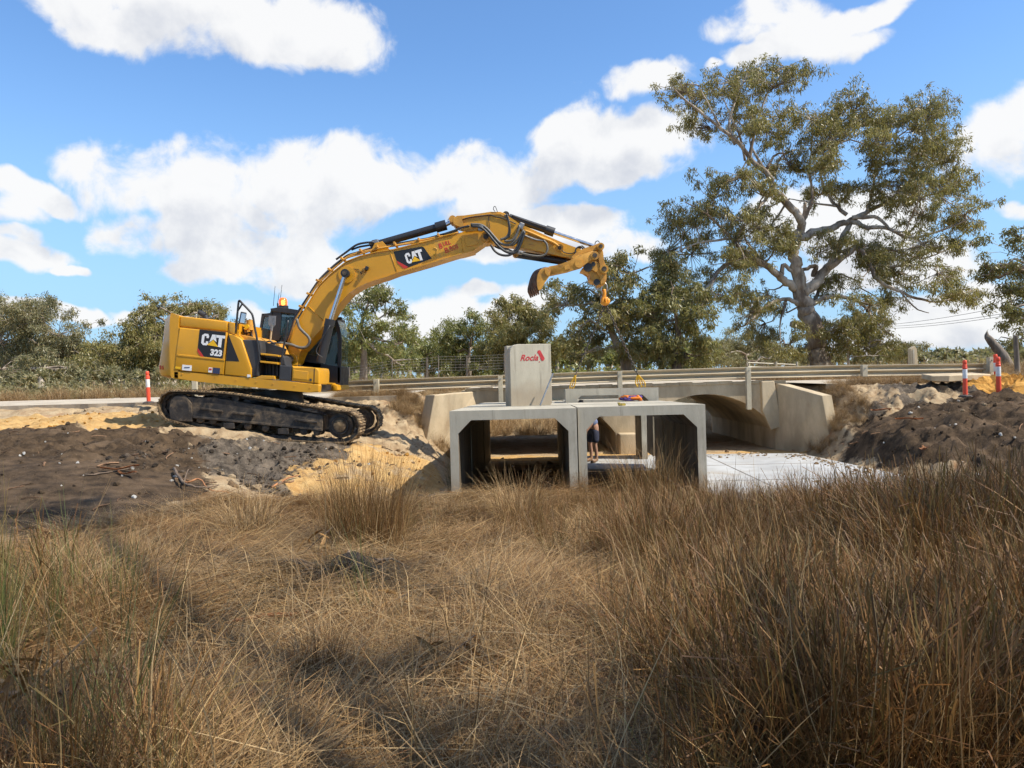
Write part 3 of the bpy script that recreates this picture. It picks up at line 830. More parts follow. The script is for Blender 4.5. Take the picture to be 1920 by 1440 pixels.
# ---- house
deck = ex('deck', Z1, [(228, 730), (620, 766), (860, 790), (1050, 808), (1368, 836), (1372, 850), (1368, 898), (1290, 902), (880, 862), (400, 814), (228, 793)], DN, DN + .22, YEL, bev=.025)
ex('deck_plate', Z1, [(240, 770), (1355, 848), (1355, 890), (1290, 892), (880, 850), (240, 785)], DN + .22, 19.3, BLK, bev=.01)
for zx, zy in ((300, 752), (560, 775), (720, 800), (880, 815), (1010, 828), (1180, 845), (1300, 858)):
    q = P(*Z1(zx, zy + 5), DN); bm = B(); cyl(bm, q + Vector((0, .005, 0)), q + Vector((0, -.012, 0)), .014, n=8); part('bolt', bm, YEL, deck)
# counterweight: swept round at the back
cwo = zz(Z1, (273, 299), (272, 420), (255, 560), (240, 700), (229, 790), (150, 790), (98, 772), (82, 742), (80, 690), (98, 590), (112, 500), (122, 400), (136, 330), (158, 303), (190, 297))
bm = B(); rings = []
for D in np.linspace(DN, 19.4, 15):
    t = (D - DN) / (19.4 - DN); s = 2 * t - 1
    pull = .62 * (abs(s) ** 2.6)
    if t == 0 or t == 1: pull = .80
    ring = []
    for ci, (x, y) in enumerate(cwo):
        q = P(x, y, DN if ci < 5 else 17.2); fx = P(*Z1(273, 299), DN).x
        depth = max(0, fx - q.x - .02)
        k = min(1, depth / .5)
        ring.append(bm.verts.new((q.x + min(pull * k * .75, depth * .72), D, q.z)))
    rings.append(ring)
n = len(cwo)
for a, b in zip(rings, rings[1:]):
    for i in range(n): bm.faces.new((a[i], a[(i + 1) % n], b[(i + 1) % n], b[i]))
bm.faces.new(rings[0]); bm.faces.new(rings[-1][::-1])
cw = part('counterweight', bm, YEL, auto=38)
from mathutils.bvhtree import BVHTree
_bm = B(); _bm.from_mesh(cw.data); _tree = BVHTree.FromBMesh(_bm); _off = world_loc(cw)
def on_cw(x, y):
    d = P(*Z1(x, y), 1.0).normalized(); h = _tree.ray_cast(-_off, d)
    return (h[0] + _off, h[1]) if h[0] is not None else (None, None)
def cw_plate(name, x, y, w, h, mt):
    p_, n_ = on_cw(x, y)
    if p_ is None: return
    if n_.y > 0: n_ = -n_
    R_ = n_.to_track_quat('Y', 'Z').to_matrix()
    bm = B(); box(bm, p_ + n_ * .004, (w, .012, h), R_, .003, 1); part(name, bm, mt, cw)
cw_plate('sticker', 154, 485, .07, .18, WHITE); cw_plate('red_reflector', 128, 705, .05, .09, REDP); cw_plate('red_reflector', 148, 707, .04, .09, REDP)
# engine hood behind the doors, its rounded shoulder on top
ex('hood', Z1, [(279, 302), (600, 335), (662, 346), (712, 356), (712, 440), (760, 485), (835, 700), (836, 783), (620, 764), (232, 728), (250, 560), (272, 420)], DN + .06, 19.35, YEL, bev=.09, seg=4, auto=35)
ex('side_door', Z1, [(274, 392), (652, 432), (640, 560), (622, 762), (234, 726), (258, 560)], DN - .012, DN + .12, YEL, bev=.022, seg=3, auto=35)
ex('shoulder_panel', Z1, [(281, 304), (655, 345), (651, 424), (276, 384)], DN + .02, DN + .14, YEL, bev=.03, seg=3, auto=35)
ex('side_door', Z1, [(662, 440), (700, 452), (742, 470), (764, 488), (838, 712), (836, 782), (628, 763), (645, 600)], DN - .012, DN + .12, YEL, bev=.022, seg=3, auto=35)
ex('shoulder_panel', Z1, [(664, 347), (712, 356), (713, 436), (722, 458), (700, 446), (661, 426)], DN + .02, DN + .2, YEL, bev=.03, seg=3, auto=35)
ex('crease', Z1, [(262, 600), (632, 640), (630, 655), (258, 616)], DN - .022, DN + .02, YEL, bev=.008)
# badges
FACE = DN - .012
def plate(name, f, pts, mt, parent=exc, d=None, th=.004):
    d = FACE if d is None else d
    bm = B(); ext(bm, zz(f, *pts), d - th, d + .001); return part(name, bm, mt, parent)
badge = plate('badge_panel', Z1, [(436, 409), (640, 431), (628, 545), (614, 648), (470, 632), (421, 552)], BLKP)
plate('red_stripe', Z1, [(421, 553), (477, 634), (450, 631), (417, 580)], REDP, badge, FACE - .004, .003)
plate('air_intake', Z1, [(661, 447), (745, 658), (641, 654)], BLKP)
def poly_letters(name, f, polys, mt, d, parent, th=.004):
    bm = B()
    for pl in polys: ext(bm, zz(f, *pl), d - th, d)
    return part(name, bm, mt, parent)
def CAT(M):
    """the three heavy letters in unit coordinates, M maps (u,v) to pixels"""
    C = [(.30, .36), (.30, .18), (.26, .0), (.10, .0), (.0, .16), (.0, .84), (.09, 1.0), (.24, 1.0), (.30, .86), (.30, .64), (.20, .64), (.20, .80), (.11, .80), (.11, .2), (.2, .2), (.2, .36)]
    A1_ = [(.44, 0), (.56, 0), (.66, .74), (.50, .50), (.36, .74), (.30, .98)][:]
    A = [(.435, .0), (.575, .0), (.655, .62), (.505, .42), (.345, .72)]
    T = [(.60, .0), (1.0, .0), (1.0, .24), (.88, .24), (.88, 1.04), (.74, 1.0), (.74, .24), (.62, .24)]
    return [[M(*q) for q in s] for s in (C, A, T)], [M(*q) for q in [(.505, .47), (.755, 1.02), (.255, .95)]]
def affine(f, o, u, v):
    return lambda a, b: f(o[0] + a * (u[0] - o[0]) + b * (v[0] - o[0]), o[1] + a * (u[1] - o[1]) + b * (v[1] - o[1]))
ident = lambda x, y: (x, y)
lt, tri = CAT(affine(Z1, (457, 438), (636, 458), (445, 528)))
poly_letters('lettering', ident, lt, WHITE, FACE - .004, badge)
poly_letters('yellow_triangle', ident, [tri], YELP, FACE - .0085, badge)
rv = (P(*Z1(615, 600), FACE) - P(*Z1(512, 588), FACE)); uvv = Vector((-rv.z, 0, rv.x))
q = P(*Z1(565, 593), FACE - .006)
part('lettering', text_bm('323', .185, q, rv, uvv, (0, -1, 0), .009, 0, .004, .96), WHITE, badge)
st = plate('sticker', Z1, [(300, 683), (374, 690), (371, 733), (297, 726)], WHITE)
q = P(*Z1(336, 706), FACE - .006); part('print_line', (lambda b: (box(b, q, (.12, .003, .02)), b)[1])(B()), BLUEP, st)
plate('sticker', Z1, [(246, 698), (288, 702), (284, 718), (243, 713)], YELP)
stw = plate('sticker', Z1, [(507, 704), (535, 707), (531, 746), (502, 743)], WHITE)
plate('print_mark', Z1, [(510, 712), (531, 714), (529, 728), (508, 726)], REDP, stw, FACE - .004, .003)
plate('latch_pocket', Z1, [(540, 706), (595, 711), (591, 756), (536, 751)], BLUEP)
plate('sticker', Z1, [(808, 760), (834, 763), (833, 781), (806, 778)], WHITE)
# exhaust cap and mirror over the hood
q = P(*Z1(478, 300), 18.9); bm = B(); cyl(bm, q + Vector((0.12, 0, -.4)), q + Vector((0, 0, .0)), .07, n=14); cyl(bm, q, q + Vector((-.16, 0, .1)), .075, .06, n=14); part('exhaust', bm, BLK, auto=40)
# ---- steps, handrail and toolbox on the near front corner
ex('side_cover', Z1, [(768, 487), (905, 492), (912, 560), (900, 775), (846, 778), (842, 705)], DN + .05, DN + .5, GREY, bev=.02)
ex('step_well', Z1, [(908, 495), (1110, 560), (1090, 620), (1065, 800), (905, 780)], DN + .42, DN + .5, BLK, bev=.005)
ex('hydraulic_block', Z1, [(925, 505), (1060, 515), (1100, 600), (930, 590)], DN + .6, DN + 1.0, YELW, bev=.03)
for k in range(5):
    x = 925 + k * 28; ex('step_rib', Z1, [(x, 630), (x + 12, 632), (x + 12, 770), (x, 768)], DN + .37, DN + .42, GREY, bev=.004)
ex('step', Z1, [(912, 592), (1052, 608), (1052, 622), (912, 607)], DN + .02, DN + .4, YEL, bev=.008)
ex('step', Z1, [(908, 652), (1046, 666), (1046, 682), (908, 667)], DN + .0, DN + .4, YEL, bev=.008)
ex('step', Z1, [(872, 786), (915, 768), (1022, 772), (1028, 800), (872, 795)], DN + .0, DN + .42, YEL, bev=.01)
ex('battery_box', Z1, [(1062, 688), (1156, 693), (1150, 811), (1056, 802)], DN + .01, DN + .7, GREY, bev=.02, seg=3)
ex('cover_panel', Z1, [(1068, 610), (1098, 625), (1110, 690), (1062, 690)], DN + .2, DN + .7, GREY, bev=.02)
ex('toolbox', Z1, [(1158, 694), (1340, 709), (1366, 714), (1373, 740), (1369, 835), (1152, 811)], DN + .0, DN + .95, YEL, bev=.035, seg=4, auto=35)
tb = ex('toolbox_lid', Z1, [(1166, 722), (1286, 737), (1283, 805), (1164, 793)], DN - .008, DN + .02, YEL, bev=.012)
plate('latch', Z1, [(1296, 792), (1312, 794), (1311, 812), (1295, 810)], GREY, d=DN - .001, th=.012)
ex('seam_strip', Z1, [(1330, 715), (1336, 716), (1333, 832), (1327, 831)], DN - .004, DN + .02, BLKP, bev=.0)
def pipe(name, f, pts, D, r, mt, parent=exc, n=8, sub=5, Ds=None):
    Ds = [D] * len(pts) if Ds is None else Ds
    pp = [P(*f(*q), d) for q, d in zip(pts, Ds)]
    bm = B(); tube(bm, spline(pp, sub) if sub > 1 else pp, r, n); return part(name, bm, mt, parent, smooth=True)
pipe('handrail', Z1, [(885, 782), (888, 720), (904, 640), (884, 480), (866, 390), (850, 300), (825, 262), (770, 205), (746, 182), (738, 215), (727, 330), (716, 440)], DN + .04, .024, BLK, sub=3)
pipe('handrail', Z1, [(770, 205), (752, 235), (736, 260)], DN + .04, .02, BLK, sub=2)
pipe('handrail', Z1, [(1070, 800), (1072, 690), (1090, 560), (1115, 420), (1128, 335)], DN + .1, .022, BLK, sub=3)
bm = B(); box(bm, P(*Z1(772, 318), DN + .2), (.13, .06, .27), Euler((0, rad(12), rad(25))).to_matrix(), .02, 3); part('mirror', bm, BLK)
bm = B(); box(bm, P(*Z1(775, 320), DN + .165), (.1, .01, .22), Euler((0, rad(12), rad(25))).to_matrix(), .004, 1); part('mirror_glass', bm, CHROME)
for a, b in (((752, 300), (795, 300)), ((740, 360), (800, 345))):
    pipe('mirror_bracket', Z1, [a, b], DN + .2, .012, BLK, sub=1)
q = P(*Z1(828, 365), DN + .5); bm = B(); cyl(bm, q + Vector((0, 0, -.14)), q + Vector((0, 0, .09)), .075, n=14); part('filter_canister', bm, YELW, auto=40)
q = P(*Z1(805, 385), DN + .4); bm = B(); cyl(bm, q + Vector((0, .1, 0)), q + Vector((0, -.02, 0)), .05, n=14); part('work_lamp', bm, YELP, auto=40)
for pts in ([(770, 400), (790, 440), (830, 430), (850, 470)], [(780, 390), (830, 410), (840, 450), (810, 470)], [(905, 500), (960, 540), (1010, 520), (1060, 510)], [(920, 560), (960, 545), (1000, 515), (1085, 515)], [(915, 530), (985, 500), (1040, 545)]):
    pipe('hose', Z1, pts, DN + .55, .016, RUBBER)
ex('engine_deck', Z1, [(716, 440), (860, 470), (905, 495), (905, 520), (765, 490)], DN + .3, 18.4, YELW, bev=.01)
for k in range(4):
    x = 745 + k * 30; ex('valve', Z1, [(x, 430 - (k % 2) * 25), (x + 22, 433 - (k % 2) * 25), (x + 22, 480), (x, 478)], DN + .55, DN + .75, YELW, bev=.012)

# ---- cab
C0, C1 = 18.42, 19.4
def cabz(pts, d0, d1, name, mt, parent, bev=.015, **k): return ex(name, Z1, pts, d0, d1, mt, parent, bev, **k)
cab = cabz([(870, 640), (1380, 700), (1378, 835), (1532, 845), (1532, 828), (1540, 700), (1400, 680), (880, 600)], C0, C1, 'cab', BLK, exc, .02)
cabz([(988, 243), (1060, 232), (1215, 256), (1470, 296), (1505, 318), (1500, 340), (1215, 290), (990, 268)], C0 - .02, C1 + .02, 'roof', BLK, cab, .02)
for (d0, d1) in ((C0, C0 + .07), (C1 - .07, C1)):
    cabz([(868, 640), (920, 284), (944, 283), (905, 470), (900, 640)], d0, d1, 'pillar', BLK, cab, .01)
    cabz([(920, 284), (990, 281), (990, 262), (1012, 262), (1010, 310), (940, 308)], d0, d1, 'pillar', BLK, cab, .01)
    cabz([(1000, 262), (1075, 268), (1060, 490), (1050, 640), (985, 640)], d0, d1, 'pillar', BLK, cab, .01)
    cabz([(1470, 300), (1508, 320), (1530, 390), (1545, 480), (1538, 830), (1512, 828), (1520, 480), (1505, 400), (1488, 345)], d0, d1, 'pillar', BLK, cab, .01)
    cabz([(868, 480), (965, 492), (1060, 490), (1055, 650), (860, 640)], d0, d1, 'lower_panel', BLK, cab, .01)
    cabz([(1050, 560), (1390, 625), (1384, 720), (1050, 660)], d0, d1, 'lower_panel', BLK, cab, .01)
cabz([(908, 470), (944, 308), (1000, 310), (985, 480)], C0 + .03, C0 + .04, 'window', GLASSC, cab, 0)
cabz([(1075, 285), (1480, 310), (1515, 400), (1518, 825), (1385, 818), (1390, 630), (1060, 560)], C0 + .03, C0 + .04, 'window', GLASS, cab, 0)
cabz([(908, 470), (944, 308), (1480, 310), (1515, 400), (1518, 825), (1385, 818), (1390, 630), (985, 560)], C1 - .04, C1 - .03, 'window', GLASS, cab, 0)
bm = B()
fr = [P(*Z1(x, y), C0 + .08) for x, y in ((1508, 330), (1528, 400), (1541, 480), (1535, 826))]
va = [bm.verts.new(v) for v in fr]; vb = [bm.verts.new(Vector((v.x, C1 - .08, v.z))) for v in fr]
for i in range(3): bm.faces.new((va[i], va[i + 1], vb[i + 1], vb[i]))
bmesh.ops.solidify(bm, geom=bm.faces[:], thickness=.008); part('windscreen', bm, GLASS, cab)
bm = B(); box(bm, P(*Z1(1240, 640), 18.9), (.5, .5, .14), bevel=.04); box(bm, P(*Z1(1185, 540), 18.9), (.14, .48, .75), Euler((0, rad(-8), 0)).to_matrix(), .05); box(bm, P(*Z1(1178, 430), 18.9), (.1, .26, .22), bevel=.04); part('seat', bm, GREY, cab)
cabz([(1378, 820), (1480, 828), (1480, 888), (1374, 884)], C0 - .25, C1, 'cab_base', YEL, exc, .015)
cabz([(1480, 836), (1514, 846), (1516, 882), (1500, 892), (1478, 890)], C0 - .3, C1, 'cab_foot', YEL, exc, .02, auto=40)
plate('latch', Z1, [(1432, 836), (1468, 840), (1466, 852), (1430, 848)], BLKP, d=C0 - .25, th=.012)
plate('diamond_sticker', Z1, [(1470, 745), (1492, 764), (1470, 785), (1448, 763)], mat('pale_green_sticker', (.55, .75, .66), .5, var=.03), cab, C0 + .03)
pipe('wiper', Z1, [(1395, 660), (1350, 600), (1365, 540)], C0 - .01, .008, BLK, cab, sub=2)
pipe('wiper', Z1, [(1440, 600), (1470, 480)], C0 - .01, .008, BLK, cab, sub=1)
pipe('roof_lamp_bracket', Z1, [(1500, 330), (1530, 318)], C0 + .1, .02, BLK, cab, sub=1)
bm = B(); box(bm, P(*Z1(1535, 322), C0 + .1), (.09, .1, .07), bevel=.015); part('roof_lamp', bm, BLK, cab)
q = P(*Z1(1090, 240), 18.75)
be = (lambda b: lathe(b, q, [(.125, -.01), (.125, .05), (.10, .06)], 20))(B()); bea = part('beacon', be, BLK, auto=40)
bm = B(); lathe(bm, q, [(.102, .06), (.106, .16), (.095, .22), (.06, .255), (.01, .262)], 20); part('lens', bm, BEAC, bea, auto=50)
bm = B(); lathe(bm, q, [(.02, .06), (.05, .1), (.05, .17), (.02, .2)], 12); part('lamp', bm, LAMP, bea, smooth=True)
for pts, D in (([(1012, 225), (1026, 68)], 18.9), ([(1043, 225), (1058, 120)], 19.0), ([(1062, 210), (1080, 60)], 19.0)):
    pipe('aerial', Z1, pts, D, .006, BLK, n=4, sub=1)
q = P(*Z1(1046, 215), 18.9); bm = B(); cyl(bm, q - Vector((0, 0, .1)), q + Vector((0, 0, .04)), .02, n=8); part('aerial_base', bm, BLK)

# ---- boom
boom_px = zz(Z8, (925, 885), (945, 960), (1000, 1000), (1060, 985), (1082, 930), (1095, 870), (1130, 800), (1300, 610), (1420, 480), (1620, 190)) + \
          zz(Z2, (745, 930), (820, 880), (900, 840), (1000, 802), (1120, 768), (1240, 722), (1560, 630), (1883, 530)) + \
          zz(Z3, (200, 525), (330, 490), (420, 420), (470, 395), (486, 350), (475, 318), (440, 298), (385, 285), (280, 285), (130, 325), (0, 352)) + \
          zz(Z2, (1600, 392), (1210, 490), (1020, 520), (860, 560), (720, 615), (640, 670), (560, 740), (500, 795), (440, 860), (320, 1060), (250, 1170), (180, 1310)) + zz(Z8, (980, 720))
bm = B(); ext(bm, boom_px, DB0, DB1, .012, 1)
boom = part('boom', bm, YEL, auto=30)
# flange plates: edges proud of the side
def edge_strip(name, pts, w, parent, mt=YEL, d0=DB0 - .03, d1=DB1 + .03):
    bm = B(); pp = [P(x, y, DB0) for x, y in pts]; a, b = [], []
    for i, q in enumerate(pp):
        t = (pp[min(i + 1, len(pp) - 1)] - pp[max(0, i - 1)]).normalized(); nn = Vector((-t.z, 0, t.x)) * w
        a.append(q); b.append(q + nn)
    n = len(pp)
    va = [[bm.verts.new((v.x, D, v.z)) for v in a] for D in (d0, d1)]; vb = [[bm.verts.new((v.x, D, v.z)) for v in b] for D in (d0, d1)]
    for i in range(n - 1):
        bm.faces.new((va[0][i], va[0][i + 1], vb[0][i + 1], vb[0][i])); bm.faces.new((va[1][i], va[1][i + 1], vb[1][i + 1], vb[1][i]))
        bm.faces.new((va[0][i], va[0][i + 1], va[1][i + 1], va[1][i])); bm.faces.new((vb[0][i], vb[0][i + 1], vb[1][i + 1], vb[1][i]))
    for i in (0, n - 1): bm.faces.new((va[0][i], vb[0][i], vb[1][i], va[1][i]))
    return part(name, bm, mt, parent)
edge_strip('bottom_flange', zz(Z8, (1130, 800), (1300, 610), (1420, 480), (1620, 190)) + zz(Z2, (745, 930), (820, 880), (900, 840), (1000, 802), (1120, 768), (1240, 722), (1560, 630), (1883, 530)) + zz(Z3, (200, 525), (330, 490)), -.02, boom)
edge_strip('top_flange', (zz(Z3, (130, 325), (0, 352)) + zz(Z2, (1600, 392), (1210, 490), (1020, 520), (860, 560), (720, 615), (560, 740), (440, 860), (320, 1060), (180, 1310)) + zz(Z8, (980, 720)))[::-1], .02, boom)
pipe('weld_seam', Z2, [(320, 1075), (480, 1225)], DB0 - .003, .012, YEL, boom, n=6, sub=1)
pipe('weld_seam', Z2, [(1168, 500), (1243, 722)], DB0 - .003, .008, YEL, boom, n=6, sub=1)
pipe('weld_seam', Z3, [(190, 372), (212, 515)], DB0 - .003, .008, YEL, boom, n=6, sub=1)
ex('doubler_plate', Z3, [(225, 350), (345, 375), (372, 410), (352, 438), (252, 458), (240, 440)], DB0 - .016, DB0 + .01, YEL, boom, .006)
q = P(*Z8(990, 915), DB0); bm = B(); cyl(bm, q + Vector((0, .03, 0)), q + Vector((0, -.05, 0)), .155, n=24); part('foot_boss', bm, YEL, boom, auto=40)
bm = B(); cyl(bm, q + Vector((0, 0, 0)), q + Vector((0, -.085, 0)), .095, n=20); part('foot_pin', bm, TRACKM, boom, auto=40)
ex('boom_bracket', Z8, [(900, 880), (950, 840), (1060, 860), (1085, 930), (1080, 1000), (1000, 1010), (930, 990)], DB0 - .05, DB0, YEL, exc, .015)
bb = plate('badge_panel', Z2, [(1206, 508), (1495, 456), (1520, 462), (1603, 580), (1330, 684), (1310, 680), (1240, 602)], BLKP, boom, DB0)
plate('red_stripe', Z2, [(1240, 603), (1360, 668), (1330, 684), (1310, 682), (1252, 632)], REDP, bb, DB0 - .004, .003)
lt, tri = CAT(affine(Z2, (1316, 532), (1494, 480), (1352, 638)))
poly_letters('lettering', ident, lt, WHITE, DB0 - .004, bb)
poly_letters('yellow_triangle', ident, [tri], YELP, DB0 - .0085, bb)
rv = P(*Z2(1880, 470), DB0) - P(*Z2(1700, 520), DB0); rv = Vector((rv.x, 0, rv.z)); uvv = Vector((-rv.z, 0, rv.x))
for txt, c, sz in (('B', (1695, 452), .175), ('ULL', (1760, 421), .13), ('B', (1758, 496), .175), ('ROS', (1832, 463), .13)):
    q = P(*Z2(*c), DB0 - .003)
    part('red_lettering', text_bm(txt, sz, q, rv, uvv, (0, -1, 0), .003, 0, .004, .84 if len(txt) > 1 else .95), REDP, boom)
bm = B(); ext(bm, zz(Z2, (1735, 519), (1880, 474), (1881, 478), (1736, 523)), DB0 - .004, DB0); part('underline', bm, REDP, boom)
ghost = mat('faded_decal', (.52, .29, .03), .5, var=.1)
bm = B(); pth = [P(*Z2(*c), DB0 - .002) for c in ((1625, 470), (1655, 480), (1650, 520), (1620, 545), (1650, 548))]; tube(bm, spline(pth, 4), .012, 5); part('faded_decal', bm, ghost, boom)
# work lamp bracket and wire on the boom's side
q = P(*Z2(935, 685), DB0); bm = B(); box(bm, q + Vector((0, -.06, 0)), (.075, .1, .09), Euler((0, rad(20), 0)).to_matrix(), .012); part('work_lamp', bm, BLK, boom)
bm = B(); box(bm, q + Vector((-.07, -.03, -.03)), (.05, .06, .11), bevel=.008); part('lamp_bracket', bm, YELW, boom)
pipe('wire', Z2, [(660, 645), (720, 680), (800, 690), (850, 700), (872, 740), (880, 715), (900, 700)], DB0 - .01, .007, BLK, boom, n=5)
# boom cylinders either side
for d, nm in ((17.52, 'boom_cylinder'), (18.52, 'boom_cylinder')):
    a, b, c = P(*Z2(707, 735), d), P(*Z8(1500, 430), d), P(*Z8(1378, 960), d)
    bm = B(); cyl(bm, b - (b - c).normalized() * .0, c, .105, n=20); bc = part(nm, bm, BLK, auto=40)
    bm = B(); cyl(bm, b + (b - c).normalized() * .05, b - (b - c).normalized() * .12, .118, n=20); part('gland', bm, BLK, bc, auto=40)
    bm = B(); cyl(bm, a, b, .052, n=18); part('rod', bm, CHROME, bc, auto=40)
    bm = B(); cyl(bm, a + Vector((0, -.07, 0)), a + Vector((0, .07, 0)), .1, n=18); part('rod_eye', bm, BLK, bc, auto=40)
    bm = B(); cyl(bm, a + Vector((0, -.095, 0)), a + Vector((0, .2 if d < 18 else -.2, 0)), .055, n=14); part('pin', bm, TRACKM, bc, auto=40)
bm = B(); q = P(*Z2(722, 745), DB0); cyl(bm, q + Vector((0, .01, 0)), q + Vector((0, -.02, 0)), .2, n=28); part('pin_boss', bm, YEL, boom, auto=40)
pipe('hydraulic_hose', Z1, [(1195, 325), (1215, 390), (1250, 430), (1285, 465), (1298, 505), (1270, 545), (1220, 550), (1160, 530), (1110, 520), (1060, 515)], DB0 - .12, .035, HOSEG, exc, sub=5)
pipe('hose', Z8, [(1500, 480), (1340, 760), (1335, 840), (1410, 900)], 17.38, .012, RUBBER, exc, sub=4)
# pipes and hoses along the boom's back
back = zz(Z8, (960, 700), (1010, 560), (1060, 400)) + zz(Z2, (240, 1130), (320, 1000), (430, 830), (540, 720), (650, 625), (740, 560), (880, 515), (1050, 470), (1250, 440), (1500, 395), (1700, 350), (1883, 300))
def shift(pts, dx, dy): return [(x + dx, y + dy) for x, y in pts]
for k, (dx, dy, D, r, mt) in enumerate(((0, 0, DB0 + .06, .022, YELW), (-1.6, -2.0, DB0 + .16, .02, RUBBER), (-.6, 1.8, DB0 + .0, .02, YELW), (-3.0, -1.2, DB0 + .3, .022, RUBBER), (-2, -2, DB0 + .45, .022, YELW))):
    pts = shift(back, dx, dy)
    pp = [P(x, y, D) + Vector((0, 0, .012 * math.sin(i * 1.7 + k))) for i, (x, y) in enumerate(pts)]
    bm = B(); tube(bm, spline(pp, 5), r, 7); part('hydraulic_pipe' if mt is YELW else 'hydraulic_hose', bm, mt, boom, smooth=True)
for (x, y), an in (((265, 1085), 55), ((345, 955), 55), ((440, 820), 50), ((560, 705), 42), ((690, 595), 36), ((880, 510), 15), ((1050, 468), 11), ((1230, 440), 10), ((1480, 398), 11), ((1680, 352), 12)):
    q = P(*Z2(x, y), DB0 + .2); bm = B(); box(bm, q + Vector((0, 0, .0)), (.05, .5, .075), Euler((0, rad(-an), 0)).to_matrix(), .008); part('pipe_clamp', bm, YELW, boom)
pipe('hydraulic_hose', Z2, [(610, 590), (700, 525), (760, 480), (830, 435), (920, 415), (1000, 412)], DB0 + .15, .026, RUBBER, boom)
pipe('hydraulic_hose', Z2, [(770, 490), (850, 460), (960, 440), (1030, 425)], DB0 + .2, .024, RUBBER, boom)
bm = B(); box(bm, P(*Z2(1005, 415), DB0 + .25), (.24, .16, .08), Euler((0, rad(-12), 0)).to_matrix(), .015); part('pipe_fitting', bm, ALU, boom)
pipe('wire', Z2, [(980, 395), (1040, 385), (1085, 408)], DB0 + .25, .01, RUBBER, boom)
# ---- arm cylinder over the boom
a, b, c = P(*Z2(1070, 425), 18.02), P(*Z2(1745, 232), 18.02), P(*Z3(110, 190), 18.02)
bm = B(); cyl(bm, a, b, .092, n=20); ac = part('arm_cylinder', bm, BLK, auto=40)
u = (b - a).normalized()
bm = B(); cyl(bm, b - u * .24, b + u * .02, .125, n=20); part('gland', bm, BLK, ac, auto=40)
bm = B(); cyl(bm, b, c, .05, n=16); part('rod', bm, CHROME, ac, auto=40)
bm = B(); cyl(bm, a - u * .15 + Vector((0, -.1, 0)), a - u * .15 + Vector((0, .1, 0)), .1, n=16); part('end_eye', bm, BLK, ac, auto=40)
bm = B(); cyl(bm, c + Vector((0, -.24, 0)), c + Vector((0, .24, 0)), .085, n=16); part('rod_eye', bm, YELW, ac, auto=40)
ex('cylinder_lug', Z2, [(960, 520), (1010, 420), (1090, 400), (1120, 430), (1180, 500)], DB0 + .1, DB0 + .16, YEL, boom, .01)
ex('cylinder_lug', Z2, [(960, 520), (1010, 420), (1090, 400), (1120, 430), (1180, 500)], DB1 - .16, DB1 - .1, YEL, boom, .01)
pipe('grease_loop', Z3, [(55, 200), (60, 170), (100, 152), (120, 175)], 17.9, .008, RUBBER, ac)
# ---- stick
S0, S1 = 17.78, 18.24
stick_px = zz(Z3, (98, 190), (112, 158), (150, 136), (210, 134), (420, 106), (500, 94), (600, 94), (640, 108), (700, 152), (800, 218), (900, 262), (1100, 352), (1240, 412), (1400, 472), (1470, 496), (1440, 540), (1400, 560), (1350, 580), (1240, 560), (1050, 516), (880, 480), (720, 446), (560, 428), (480, 420), (430, 408), (400, 360), (300, 270), (200, 262), (130, 245), (105, 220))
bm = B(); ext(bm, stick_px, S0, S1, .012, 1); stick = part('stick', bm, YEL, auto=30)
for d in (S0 - .1, S1 + .02):
    ex('pivot_cheek', Z3, [(100, 190), (115, 156), (150, 134), (212, 132), (198, 180), (225, 255), (205, 262), (150, 240), (112, 225)], d, d + .08, YELW, stick, .01)
q = P(*Z3(450, 355), DB0)
bm = B(); cyl(bm, q + Vector((0, .7, 0)), q + Vector((0, -.05, 0)), .115, n=24); part('stick_pivot', bm, YELW, stick, auto=40)
bm = B(); cyl(bm, q + Vector((0, 0, 0)), q + Vector((0, -.08, 0)), .065, n=18); part('pivot_pin', bm, TRACKM, stick, auto=40)
ex('top_strip', Z3, [(190, 160), (500, 112), (600, 112), (700, 168), (692, 176), (598, 122), (500, 124), (196, 172)], S0 - .02, S0 + .01, YELW, stick, .003)
pipe('wire', Z3, [(200, 175), (300, 150), (420, 135), (500, 128), (560, 150), (620, 160), (760, 220)], S0 - .02, .012, RUBBER, stick)
for pts in ([(485, 130), (478, 180), (488, 250), (482, 305)], [(530, 45), (545, 38), (560, 70), (568, 98)], [(530, 45), (528, 70), (545, 92)]):
    pipe('wire', Z3, pts, S0 - .015, .008, RUBBER, stick)
# hose loops hanging at the joint
HL = [([(290, 235), (370, 238), (430, 258), (490, 320), (540, 390), (580, 440), (640, 490), (700, 515), (760, 490), (800, 400), (840, 290)], .034, HOSEG),
      ([(290, 225), (400, 232), (470, 280), (540, 360), (600, 420), (680, 440), (740, 400), (780, 300), (795, 235)], .03, HOSEG),
      ([(300, 245), (390, 255), (460, 310), (530, 395), (590, 460), (650, 505), (720, 525), (775, 500), (820, 400), (850, 300)], .03, RUBBER),
      ([(640, 130), (670, 160), (690, 230), (690, 310), (660, 360), (600, 385)], .03, HOSEG),
      ([(660, 120), (672, 140), (690, 220), (700, 290), (690, 350), (640, 385)], .02, RUBBER),
      ([(500, 440), (540, 500), (600, 540), (680, 548), (740, 520)], .028, RUBBER),
      ([(540, 455), (600, 480), (660, 478), (720, 500)], .02, RUBBER),
      ([(1045, 390), (1080, 430), (1088, 490), (1060, 540), (1000, 556), (900, 545), (800, 520)], .026, HOSEG),
      ([(640, 400), (720, 390), (770, 320), (800, 240)], .026, HOSEG),
      ([(680, 440), (745, 430), (800, 350), (840, 280)], .026, HOSEG),
      ([(200, 290), (280, 262), (360, 258), (420, 275)], .03, YELW), ([(0, 330), (120, 290), (200, 258), (280, 240)], .024, RUBBER)]
